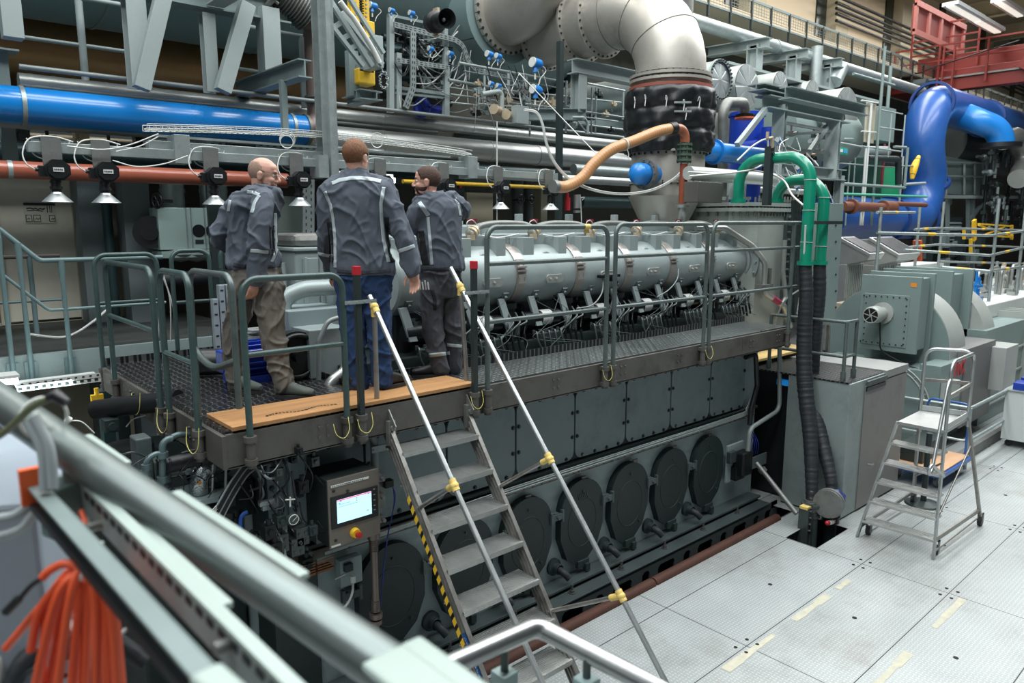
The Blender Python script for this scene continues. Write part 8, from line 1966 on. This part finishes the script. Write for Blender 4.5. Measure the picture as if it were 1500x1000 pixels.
def head(mb, c, f, r, u, s=1.):
    A = (f, r, u); P_ = lambda a, b, d: c+(f*a+r*b+u*d)*s; B = lambda a, b, d, sc: mb.ball(P_(a,b,d), s, 20, sc=sc, axes=A)
    B(-.006,0,.028,(.098,.076,.090)); B(.028,0,-.030,(.062,.060,.078)); B(.050,0,-.088,(.034,.030,.024)); B(.02,0,-.075,(.055,.048,.035))
    B(.082,0,.030,(.016,.045,.013)); B(.05,0,.05,(.045,.055,.04))
    for q in (-1,1): B(.062,q*.036,-.030,(.026,.02,.022)); B(-.006,q*.076,-.012,(.02,.009,.034)); B(-.004,q*.081,.004,(.017,.007,.016)); B(.03,q*.045,-.06,(.04,.012,.04))
    mb.tube([P_(.088,0,.018), P_(.104,0,-.012), P_(.116,0,-.030)], [.009*s,.011*s,.013*s], 12); B(.112,0,-.033,(.013,.012,.010))
    for q in (-1,1): B(.100,q*.012,-.036,(.012,.007,.007))
    B(.090,0,-.058,(.012,.022,.006)); B(.087,0,-.068,(.011,.020,.007)); B(.084,0,-.090,(.014,.018,.014))
def head_extras(par, c, f, r, u, s=1.):
    P_ = lambda a, b, d: c+(f*a+r*b+u*d)*s
    for q in (-1,1):
        m = MB(); m.ball(P_(.0755,q*.031,.004), .0112*s, 14, mi=0); m.ball(P_(.0835,q*.032,.003), .0045*s, 10, mi=1); m.build('eye', [MATS['eye white'], MATS['eye iris']], par)
        m = MB(); m.tube(spline([P_(.092,q*.014,.021), P_(.093,q*.03,.027), P_(.082,q*.047,.022)],4), .0035*s, 6); m.build('eyebrow', MATS['brow hair'], par)
pm('eye white', 'd8d4cc', .25, 0, .02); pm('eye iris', '2a3844', .2, 0, .02); pm('brow hair', '4c382c', .8)
def shell(name, mat, par, c, ax, sc, keep, off=(0,0,0), th=.006, s=1., n=56, noise=.0):
    f, r, u = ax; m = n//2; vs = []; rnd = random.Random(3)
    for i in range(m+1):
        t = pi*i/m
        for j in range(n):
            p = 2*pi*j/n; q = V((sin(t)*cos(p)*sc[0]+off[0], sin(t)*sin(p)*sc[1]+off[1], cos(t)*sc[2]+off[2]))
            vs.append(q*(1+noise*(rnd.random()-.5)))
    fs = []
    for i in range(m):
        for j in range(n):
            k = (i*n+j, (i+1)*n+j, (i+1)*n+(j+1)%n, i*n+(j+1)%n); cc = (vs[k[0]]+vs[k[2]])/2
            if keep(cc.x, cc.y, cc.z): fs.append(k)
    mb = MB(); mb.add([c+(f*q.x+r*q.y+u*q.z)*s for q in vs], fs, 0, True)
    o = mb.build(name, mat, par); so = o.modifiers.new('t', 'SOLIDIFY'); so.thickness = th*s; so.offset = 1; sm = o.modifiers.new('s', 'SMOOTH'); sm.iterations = 2
    return bake(o)
def shoe(par, heel, d, mat, L=.29, W=.098, h=.11):
    d = V((d[0], d[1], 0)).normalized(); r = d.cross(UP); z0 = DK+(.03 if par.get('_w') else 0); o = V((heel.x, heel.y, z0))
    prof = [(0,.7,.075),(.03,.86,h),(.08,.88,h),(.13,.82,.092),(.18,.98,.072),(.23,1.02,.058),(.265,.86,.05),(.29,.45,.04)]
    m = MB(); rings = []
    for x, w, hh in prof: rings.append((o+d*(x/.29*L)+UP*(.022+hh/2), r*W/2*w, UP*hh/2))
    loft(m, rings, 20); up = organic(m, 'shoe', mat, par, .006, 3)
    m = MB(); n = 24; pts = []
    for i in range(n+1): t = i/n; pts.append((t*L*1.02-.004, (W/2+.004)*min(1, (sin(pi*min(1,t*1.0+.0))**.35) if 0<t<1 else .3)))
    poly = [(x,y) for x,y in pts]+[(x,-y) for x,y in pts[::-1]]
    m.prism(poly, o+UP*.001, d, r, UP*.026); m.build('sole', sole_m, up)
    m = MB()
    for k in range(5): x = .13+.014*k; m.tube([o+d*x+r*.018+UP*(.112-.007*k), o+d*(x+.008)-r*.018+UP*(.110-.007*k)], .0028, 5)
    m.build('laces', greyc_m if mat is shoe2_m else blackc_m, up)
def bvh(o):
    M_ = o.matrix_world.copy(); off = V(o['_o']); me = o.data
    return BVHTree.FromPolygons([v.co+off for v in me.vertices], [tuple(p.vertices) for p in me.polygons])
def strip(par, tree, px, hw, mat, name, out=.0018):
    P_ = []
    for a, b in zip(px, px[1:]):
        n = max(2, int(math.hypot(b[0]-a[0], b[1]-a[1])/1.5))
        P_ += [(a[0]+(b[0]-a[0])*i/n, a[1]+(b[1]-a[1])*i/n) for i in range(n)]
    P_.append(px[-1]); vs = []; ok = []; W_ = 4
    for i, p in enumerate(P_):
        a, b = P_[max(0,i-1)], P_[min(len(P_)-1,i+1)]; t = V((b[0]-a[0], b[1]-a[1])).normalized(); nx, ny = -t.y, t.x
        for j in range(W_+1):
            u = (j/W_*2-1)*hw; q = ray(p[0]+nx*u, p[1]+ny*u).normalized(); h = tree.ray_cast(EYE, q)
            if h[0] is None: vs.append(V((0,0,0))); ok.append(False)
            else: vs.append(h[0]+h[1]*(out if h[1].dot(q) < 0 else -out)); ok.append(True)
    fs = []
    for i in range(len(P_)-1):
        for j in range(W_):
            k = (i*(W_+1)+j, i*(W_+1)+j+1, (i+1)*(W_+1)+j+1, (i+1)*(W_+1)+j)
            if all(ok[q] for q in k) and max((vs[k[0]]-vs[k[2]]).length, (vs[k[1]]-vs[k[3]]).length) < .05: fs.append(k)
    used = sorted({i for f in fs for i in f}); mp = {v: i for i, v in enumerate(used)}
    m = MB(); m.add([vs[i] for i in used], [tuple(mp[i] for i in f) for f in fs], 0, True); o = m.build(name, mat, par)
    s = o.modifiers.new('t', 'SOLIDIFY'); s.thickness = .0014; s.offset = 1
    return bake(o)
hem_m = pm('ribbed hem cloth', '343942', .9, 0, .1, 9)
def person(label, base, cfg):
    s = (V((base.x,base.y,0))-V((EYE.x,EYE.y,0))).dot(FWD)/F*1.02      # metres in one picture point at the man's distance
    P_ = lambda x, y, o=0.: pw(x, y, base, o)
    root = thing('person', label, 'person', (base.x, base.y, DK), 'men on the catwalk')
    R_ = (RGT*cos(cfg['yaw'])+FWD*sin(cfg['yaw'])); D_ = (FWD*cos(cfg['yaw'])-RGT*sin(cfg['yaw']))
    f, r, u = frame(RGT*cfg['face'][0]+FWD*cfg['face'][1], cfg.get('tilt', 0)); hc = P_(*cfg['head']); hs = cfg.get('hs', 1.)
    # body: one continuous figure under the clothes
    b = MB(); head(b, hc, f, r, u, hs)
    nk = P_(*cfg['neck']); b.tube([hc-u*.03-f*.02, hc-u*.10*hs-f*.012, nk, nk-UP*.06], [.058*hs,.056*hs,.062*hs,.075], 16)
    loft(b, [(P_(x,y), R_*w*s*.85, D_*d*.8) for x, y, w, d in cfg['torso']]+[(P_(x,y), R_*w*s*.85, D_*d*.8) for x, y, w, d in cfg['hips']])
    for a in cfg['arms']+cfg['legs']: limb(b, [(P_(*p[:2], p[2]), p[3]*s) for p in a], sc=.74)
    for h in cfg['hands']: hand(b, P_(*h[0]), RGT*h[1][0]+FWD*h[1][1]+UP*h[1][2], RGT*h[2][0]+FWD*h[2][1]+UP*h[2][2], h[3], h[4], h[5])
    body = organic(b, 'body', skin_m, root, .0058, 2)
    head_extras(body, hc, f, r, u, hs)
    j = MB(); loft(j, [(P_(x,y), R_*w*s, D_*d) for x, y, w, d in cfg['torso']])
    for a in cfg['arms']: limb(j, [(P_(*p[:2], p[2]), p[3]*s) for p in a])
    jk = organic(j, 'jacket', jack_m, root, .0085, 5, .022)
    m = MB(); c0 = nk+UP*.022+f*.005; m.lathe([(.095,-.055),(.080,-.01),(.076,.022),(.070,.028),(.064,.02),(.066,-.03)], c0, (UP+f*.18).normalized(), 28); m.build('collar', jack_m, jk)
    T_ = bvh(jk)
    for px, hw, mt, nm in cfg['strips']: strip(jk, T_, px, hw, (jack2_m, refl_m, hem_m)[mt], nm)
    t = MB(); loft(t, [(P_(x,y), R_*w*s, D_*d) for x, y, w, d in cfg['hips']])
    for a in cfg['legs']: limb(t, [(P_(*p[:2], p[2]), p[3]*s) for p in a])
    tr = organic(t, 'trousers', cfg['tm'], root, .0085, 4, .026)
    if cfg.get('tstrips'):
        T2 = bvh(tr)
        for px, hw, mt, nm in cfg['tstrips']: strip(tr, T2, px, hw, refl_m if mt else jack2_m, nm)
    root['_w'] = cfg.get('wood', 0)
    for h_, d_ in cfg['shoes']: shoe(root, P_(*h_), RGT*d_[0]+FWD*d_[1], cfg['sm'])
    del root['_w']
    return root, body, jk, hc, (f, r, u), hs, P_, s, tr
# --- bald man on the left, profile to the right
b1 = at(395, 577, Z=DK)
c1 = dict(yaw=.55, face=(1,.10), tilt=-.14, head=(385.5,256,.02), hs=1.02, neck=(386,281,.0),
  torso=[(386,272,14,.06),(383,279,27,.09),(377,288,37,.115),(373,300,39,.125),(370,320,35,.12),(370,345,34,.11),(371,368,35,.11),(372,386,38,.125),(373,393,36,.12)],
  hips=[(374,384,34,.11),(374,400,36,.115),(374,420,36,.115),(373,436,30,.10)],
  arms=[[(385,292,-.12,16),(383,318,-.18,15.5),(380,345,-.20,15),(378,372,-.19,14.5),(376,404,-.18,14)],[(348,297,.06,15),(332,322,.04,14),(321,346,.02,13),(333,360,.10,12),(350,368,.16,11)]],
  legs=[[(392,420,-.04,22),(396,455,-.05,20.5),(399,490,-.06,19),(408,530,-.08,16.5),(416,563,-.1,14)],[(357,420,.06,20),(350,455,.08,18),(343,500,.10,16),(345,540,.12,15),(349,566,.12,14)]],
  hands=[((374,409,-.18),(-.22,0,-1),(-.6,.5,.1),.42,-1,1.02),((350,368,.16),(.9,.2,-.1),(0,-1,0),.5,1,1.)],
  strips=[([(362,281),(371,282),(380,286)],2.6,1,'reflective_stripe'),([(380,286),(373,297),(369,312)],2.4,1,'reflective_stripe'),([(367,367),(393,369)],2.6,1,'sleeve_band'),([(403,312),(403,340),(405,366),(398,384)],2.2,1,'reflective_stripe'),([(398,330),(399,350),(400,374)],4.,0,'side_panel'),([(337,293),(335,310)],2,1,'reflective_stripe'),([(342,387),(360,390)],3.5,2,'hem_band')],
  tm=trou_m, sm=shoe2_m, shoes=[((405,577,-.1),(1,-.12)),((339,577,.12),(.85,-.35))])
R1 = person('bald man in dark jacket and brown trousers facing right, leftmost of the three', b1, c1)
root, body, jk, hc, ax, hs, P_, s_, tr = R1
shell('cropped_hair', hair1_m, body, hc, ax, (.0995,.0785,.092), lambda x,y,z: x < .030-max(0,z-.02)*.9 and -.075 < z < .088 and not (abs(y) > .05 and -.045 < z < .02 and -.02 < x < .035), off=(-.006,0,.028), th=.0015, s=hs)
shell('stubble_beard', pm('stubble','8a6a58',.8,0,.25,60), body, hc, ax, (.066,.062,.078), lambda x,y,z: z < -.050 and x > -.005 and not (abs(y) < .02 and -.075 < z < -.05), off=(.029,0,-.034), th=.002, s=hs)
f, r, u = ax; m = MB(); G = lambda a, b, d: hc+(f*a+r*b+u*d)*hs
for q in (-1,1):
    m.tube([G(.1+.004*cos(t), q*.030+.019*cos(t), .004+.014*sin(t)) for t in [2*pi*i/20 for i in range(21)]], .0014, 5); m.tube([G(.098,q*.05,.008), G(.05,q*.079,.008), G(-.005,q*.082,.008), G(-.02,q*.082,-.004)], .0016, 5)
m.tube([G(.104,-.012,.008), G(.108,0,.011), G(.104,.012,.008)], .0014, 5); m.build('glasses', wsteel_m, body)
c = P_(376, 405, -.18); m = MB(); m.torus(c, (.1,0,1), .058, .006, 24, 6); m.build('shirt_cuff', white_m, jk)
# --- tallest man, seen from behind
b2 = at(522, 574, Z=DK)
c2 = dict(yaw=0., face=(.35,.94), head=(521.5,230,.0), hs=1.03, neck=(522,257,.0), wood=1,
  torso=[(522,249,15,.062),(522,256,24,.08),(522,263,42,.105),(523,272,50,.125),(524,286,48,.145),(525,305,42,.145),(526,335,39,.135),(528,365,41,.13),(531,390,45,.14),(531,402,45,.135)],
  hips=[(531,390,42,.12),(532,405,41,.125),(532,425,39,.12),(532,440,32,.10)],
  arms=[[(487,277,.0,17),(480,303,.0,15),(478,335,.02,13.5),(478,360,.08,12.5),(484,384,.16,12),(489,400,.22,11.5)],[(560,278,.0,17.5),(574,305,-.01,15.5),(586,335,-.02,14),(595,362,-.02,13.5),(604,395,.0,12.5)]],
  legs=[[(513,422,.0,20.5),(515,455,.0,18.5),(518,490,-.01,16.5),(522,530,.0,15.5),(526,562,.0,16)],[(551,422,.0,20.5),(553,455,.0,18.5),(556,490,.0,16.5),(558,530,.0,15.5),(559,558,.0,15.5)]],
  hands=[((605,397,.0),(.12,.1,-1),(-.3,-.9,0),.30,1,1.0),((490,403,.23),(.2,.3,-1),(.3,.9,0),.4,-1,1.)],
  strips=[([(486,269),(498,264),(515,261),(530,261),(546,263),(558,266)],2.8,1,'shoulder_band'),([(476,281),(484,300),(488,320),(491,350),(491,392)],2.2,1,'reflective_stripe'),([(562,274),(558,298),(559,325),(562,352),(569,384)],2.6,1,'reflective_stripe'),([(584,368),(607,360)],2.7,1,'sleeve_band'),([(463,371),(487,375)],2.3,1,'sleeve_band'),([(566,318),(569,345),(575,384)],3.6,0,'side_panel'),([(482,325),(485,350),(486,384)],3.4,0,'side_panel'),([(494,396),(530,399),(572,396)],3.2,2,'hem_band')],
  tm=jean_m, sm=shoe_m, shoes=[((521,580,-.06),(-.45,.9)),((560,573,-.04),(.6,.8))])
root, body, jk, hc, ax, hs, P_, s_, tr = person('tallest man in dark jacket and blue jeans seen from behind, middle of the three', b2, c2)
shell('hair', hair2_m, body, hc, ax, (.106,.084,.097), lambda x,y,z: z > -.064-.02*(x<-.05) and (x < .052+max(0,z)*.8) and not (abs(y) > .05 and -.05 < z < .024 and -.03 < x < .06) and not (z < -.035 and x > -.03), off=(-.008,0,.030), th=.008, s=hs, noise=.02)
# --- bearded man on the right, profile to the left
b3 = at(642, 550, Z=DK)
c3 = dict(yaw=-.35, face=(-1,.04), tilt=.02, head=(626,266,.0), hs=1.02, neck=(633,291,.02),
  torso=[(634,281,14,.062),(634,287,23,.08),(637,294,33,.105),(640,304,35,.125),(642,322,34,.135),(643,345,33,.135),(643,368,33,.13),(644,384,35,.135),(645,395,35,.13)],
  hips=[(645,384,31,.115),(645,400,31,.12),(646,420,30,.115),(646,434,25,.1)],
  arms=[[(620,301,-.06,15),(611,316,-.05,14.5),(603,330,.0,13.5),(600,332,.12,12.5),(602,325,.26,11)],[(661,294,.04,13.5),(671,299,.06,13),(678,307,.12,12),(672,312,.25,11)]],
  legs=[[(633,420,-.03,17.5),(633,450,-.04,16),(634,480,-.04,15),(640,515,-.05,14),(645,540,-.05,13.5)],[(661,420,.05,15.5),(663,450,.06,14.5),(664,480,.06,13.5),(665,515,.08,12.5),(666,538,.08,12)]],
  hands=[((603,324,.27),(.1,.9,.1),(0,0,-1),.5,1,1.),((671,312,.26),(-.2,.9,-.1),(0,0,-1),.5,-1,1.)],
  strips=[([(614,296),(620,305),(628,316)],3.2,1,'sleeve_band'),([(627,318),(629,340),(631,365),(633,388)],2.2,1,'reflective_stripe'),([(616,338),(619,360),(624,388)],5.,0,'side_panel'),([(608,345),(611,365),(617,388)],1.8,1,'reflective_stripe'),([(667,290),(672,302),(674,316)],1.8,1,'reflective_stripe'),([(614,391),(640,394),(674,391)],3.,2,'hem_band')],
  tm=trou2_m, sm=shoe_m, shoes=[((655,549,-.05),(-1,-.05)),((668,546,.08),(-.7,.5))], tstrips=[([(625,521),(659,517)],2.6,1,'leg_band'),([(655,505),(676,507)],2.2,1,'leg_band'),([(633,424),(637,440),(637,454)],2.6,0,'thigh_pocket')])
root, body, jk, hc, ax, hs, P_, s_, tr = person('bearded man in dark jacket turning his face left, rightmost of the three', b3, c3)
shell('hair', hair3_m, body, hc, ax, (.103,.081,.095), lambda x,y,z: z > -.045 and (x < .045+max(0,z-.02)*.55) and not (abs(y) > .05 and -.05 < z < .014 and -.026 < x < .045) and not (z < -.01 and x > .03), off=(-.006,0,.029), th=.004, s=hs, noise=.012)
shell('beard', hair3_m, body, hc, ax, (.071,.066,.082), lambda x,y,z: z < -.040 and x > -.012 and not (abs(y) < .021 and -.074 < z < -.056 and x > .05) and not (z > -.052 and x > .055 and abs(y) < .012), off=(.030,0,-.034), th=.005, s=hs, noise=.02)
m = MB()
for i in range(4):
    a = P_(616+4*i, 424, -.13-.012*(i%2)); m.tube([a, P_(614.5+4*i, 411+i%2*2, -.145)], .0065, 8)
m.build('pens_in_pocket', white_m, tr)
# ============================================================ things close to the camera
fgm = pm('pale grey green lacquer', '9aa8a2', .35, .1, .04, 3)
A, B = pd(-70, 541, 1.34), pd(660, 1042, .82)
root = thing('near_handrail', 'thick blurred pale handrail crossing the lower left corner', 'railing', pd(80, 690, 1.2))
m = MB(); m.cyl(A, B, .0305, n=40); m.build('top_rail', pm('bright grey lacquer', '6f7876', .36, .7, .04, 3), root)
p = A.lerp(B, .34); m = MB(); m.tube([p, p-UP*.14], .016, 16); m.build('post', wsteel_m, root)
c = pd(92, 745, 1.17); m = MB(); d = (B-A).normalized(); dh = V((d.x,d.y,0)).normalized(); sd = dh.cross(UP)
m.obox(c, dh*.03, sd*.022, UP*.045); m.build('post_block', pm('slate green block','5a6c69',.45), root, bev=.004)
def bar(name, mat, label, cat, p, dp, q, dq, w, h, up=(0,0,1), bev=.003, par=None):
    m = MB(); m.beam(pd(*p, dp), pd(*q, dq), w, h, up); 
    return m.build(name, mat, par, bev=bev) if par else single(m, name, mat, label, cat, bev=bev)
TRF = thing('near_cable_tray', 'blurred slotted steel tray running diagonally below the near handrail', 'cable tray', pd(100, 760, 1.15))
a, b = pd(110, 690, 1.18), pd(487, 1060, .66); d = (b-a).normalized(); L = (b-a).length; sd = V((d.x,d.y,0)).normalized().cross(UP)
m = MB(); m.obox((a+b)/2, d*L/2, sd*.008, UP*.003); m.build('upper_lip', fgm, TRF)
nn = d.cross(sd).normalized()
if nn.z > 0: nn = -nn
m = MB(); m.obox((a+b)/2+nn*.028-sd*.0, d*L/2, sd*.0015, nn*.03); m.build('slotted_side', galv_m, TRF)
m = MB(); k = int(L/.03)
for i in range(2, k): m.obox(a+d*(.03*i)+nn*.022-sd*.0022, d*.0085, sd*.0008, nn*.0045); m.obox(a+d*(.03*i)+nn*.022+sd*.0022, d*.0085, sd*.0008, nn*.0045)
m.build('slots', black_m, TRF)
a, b = pd(52, 712, 1.12), pd(345, 1040, .62); d = (b-a).normalized(); L = (b-a).length; sd2 = V((d.x,d.y,0)).normalized().cross(UP)
m = MB(); m.obox((a+b)/2, d*L/2, sd2*.011, UP*.0025); m.obox((a+b)/2-sd2*.0135-UP*.012, d*L/2, sd2*.0012, UP*.012); m.build('lower_bar', pm('grey rail metal','7d8b8a',.4,.4), TRF, bev=.001)
m = MB(); m.obox((a+b)/2-sd2*.0-UP*.03, d*L/2, sd2*.01, UP*.006); m.build('dark_insert', black_m, TRF)
m = MB(); m.obox(a+UP*.002, d*.006, sd2*.02, UP*.028); m.build('orange_end_cap', pm('orange cap','e0602c',.5), TRF)
for p, dp, q, dq in (((148,722),1.16,(154,772),1.13),((118,748),1.12,(130,782),1.1)): bar('orange_tag', orange_m, '', '', p, dp, q, dq, .008, .012, par=TRF)
for p in ((140,770,1.1),(330,945,.8)): c = pd(*p); MB().cyl(c-sd*.012, c+sd*.012, .008, n=10).build('clamp_bolt', wsteel_m, TRF)
# pale flat boards beside the rail
for (p0, d0, p1, d1, w, lab) in (((172,742),1.10,(332,890),.86,.02,'blurred pale board right below the near handrail'),((122,640),1.45,(182,682),1.36,.03,'short pale board end peeping above the near handrail, upper one'),((256,722),1.22,(446,846),.98,.02,'long pale board end above the near handrail, lower one'),((560,962),.80,(700,1070),.68,.055,'wide blurred pale plate at the bottom centre'),((600,942),.84,(760,1060),.70,.03,'narrow blurred pale plate beside the wide one at the bottom centre'),((300,985),.64,(380,1060),.58,.03,'blurred pale corner at the bottom edge between tray and handrail')):
    bar('pale_board', fgm, lab, 'board', p0, d0, p1, d1, w, .012, bev=.005)
# grey housing at the left edge
c = V(pd(-60, 860, 1.25)); m = MB()
q = [pd(-120,640,1.75), pd(40,655,1.55), pd(98,700,1.35), pd(52,735,1.18), pd(-160,790,1.15)]
z0 = q[3].z; q = [V((p.x,p.y,z0)) for p in q]; n = len(q); lo = [p-UP*.65 for p in q]
m.add(q+lo, [tuple(range(n)), tuple(range(n,2*n))[::-1]]+[((i+1)%n, i, n+i, n+(i+1)%n) for i in range(n)]); single(m, 'grey_housing', pm('blue grey housing','8c96a0',.5,.0,.04,2), 'blurred blue grey housing box in the lower left corner', 'housing', bev=.01)
for k, pts in enumerate(([(-20,760),(20,755),(45,738)],[(-20,790),(30,775),(52,748)],[(40,618),(62,660),(66,720)],[(50,610),(72,655),(78,715)])):
    m = MB(); m.tube(spline([pd(*p, 1.12-.04*(k>1)) for p in pts],8), .0075, 10); single(m, 'grey_hose', pm('grey hose','98a0a2',.5) if k == 0 else MATS['grey hose'], ['upper grey hose looping left under the near handrail','lower grey hose looping left under the near handrail','left grey cable strap hanging round the near handrail','right grey cable strap hanging round the near handrail'][k], 'hose')
m = MB(); m.tube(spline([pd(-20,650,1.15), pd(10,630,1.13), pd(45,598,1.1), pd(75,582,1.09), pd(88,581,1.09)],8), .0055, 10); c_ = single(m, 'cable_with_plug', pm('olive cable','5e6448',.5), 'olive cable ending in a dark plug over the near handrail', 'cable')
m = MB(); m.tube([pd(70,583,1.09), pd(82,578,1.09), pd(98,590,1.09)], [.006,.010,.007], 12); m.build('dark_plug', black_m, c_)
m = MB(); mid = pd(64, 612, 1.17); m.torus(mid, d, .033, .003, 24, 6); single(m, 'cable_tie', white_m, 'pale cable tie around the near handrail', 'cable tie')
# hanging bundle of orange cables
OB = thing('orange_cable_bundle', 'hanging bundle of thick orange cables tied below the slotted tray', 'cable bundle', pd(125, 840, 1.0))
rnd = random.Random(6); top = (122, 838)
for k in range(17):
    x1 = 8+k*11+rnd.uniform(-6,6); bx = x1 if x1 < 110 else 100+(x1-100)*1.0
    e = (bx, 1040) if k > 2 else ((8,950),(45,953),(60,1040))[k]
    dd = 1.0+rnd.uniform(-.05,.05)
    m = MB(); m.tube(spline([pd(130,846+rnd.uniform(-6,8),dd), pd(top[0]+(bx-110)*.18,top[1]-4+rnd.uniform(-4,14),dd), pd(top[0]+(bx-112)*.62,top[1]+38+abs(bx-112)*.12,dd-.01), pd(*e, dd)],8), .0056, 10); m.build('orange_cable', orange_m, OB)
m = MB(); m.tube(spline([pd(135,850,1.0), pd(100,826,1.0), pd(75,834,1.0), pd(62,846,1.0)],8), .0058, 10); m.build('orange_cable', orange_m, OB)
m = MB(); m.tube(spline([pd(62,846,1.0), pd(45,858,1.0), pd(30,875,1.0), pd(12,893,1.0)],6), [.0035]*19, 8); m.tube([pd(28,876,1.0), pd(8,897,1.0)], .006, 8); m.build('black_tail', blackc_m, OB)
m = MB(); c = pd(121, 843, .97); m.ball(c, .007, 10); m.tube(spline([c, pd(126,820,.98), pd(135,802,1.0), pd(150,795,1.02)],5), .003, 6); m.build('white_tie', white_m, OB)
TG = MB()
for k in range(16):
    a = pd(rnd.uniform(-10,170), rnd.uniform(900,990), 1.25); b = a+V((rnd.uniform(-.12,.12), rnd.uniform(-.1,.1), rnd.uniform(-.12,.02))); TG.tube(spline([a, a.lerp(b,.5)+V((0,0,.04)), b],6), rnd.choice((.004,.012,.016)), 8, mi=k%3)
single(TG, 'cable_tangle', [blackc_m, rub_m, cable_m], 'tangle of dark and pale cables behind the orange bundle', 'cables', kind='stuff')
# stainless handrail at the bottom
root = thing('steel_handrail', 'shiny stainless handrail with a bend crossing the bottom centre', 'railing', pd(740, 1000, 1.6))
stm = pm('brushed stainless', 'a0a2a2', .32, .9, .05, 6)
m = MB(); m.tube(fillet([pd(560,1018,1.35), pd(787,917,1.62), pd(985,1020,1.5)], .035, 5), .0215, 24); m.build('top_rail', stm, root)
for (px, py, dd, lab) in ((739,962,1.56,''),(860,972,1.56,'')):
    p = pd(px, py-15, dd); m = MB(); m.cyl(p, p-UP*.06, .009, n=12); m.build('pin', bed_m, root)
    q_ = p-UP*.055; m = MB(); m.box(q_.x-.022,q_.x+.022,q_.y-.022,q_.y+.022,q_.z-.9,q_.z); m.build('square_post', pm('sea grey post','8aa09f',.4,.2) if px == 739 else MATS['sea grey post'], root, bev=.004)
for o in bpy.data.objects:
    if '_o' in o.keys(): del o['_o']
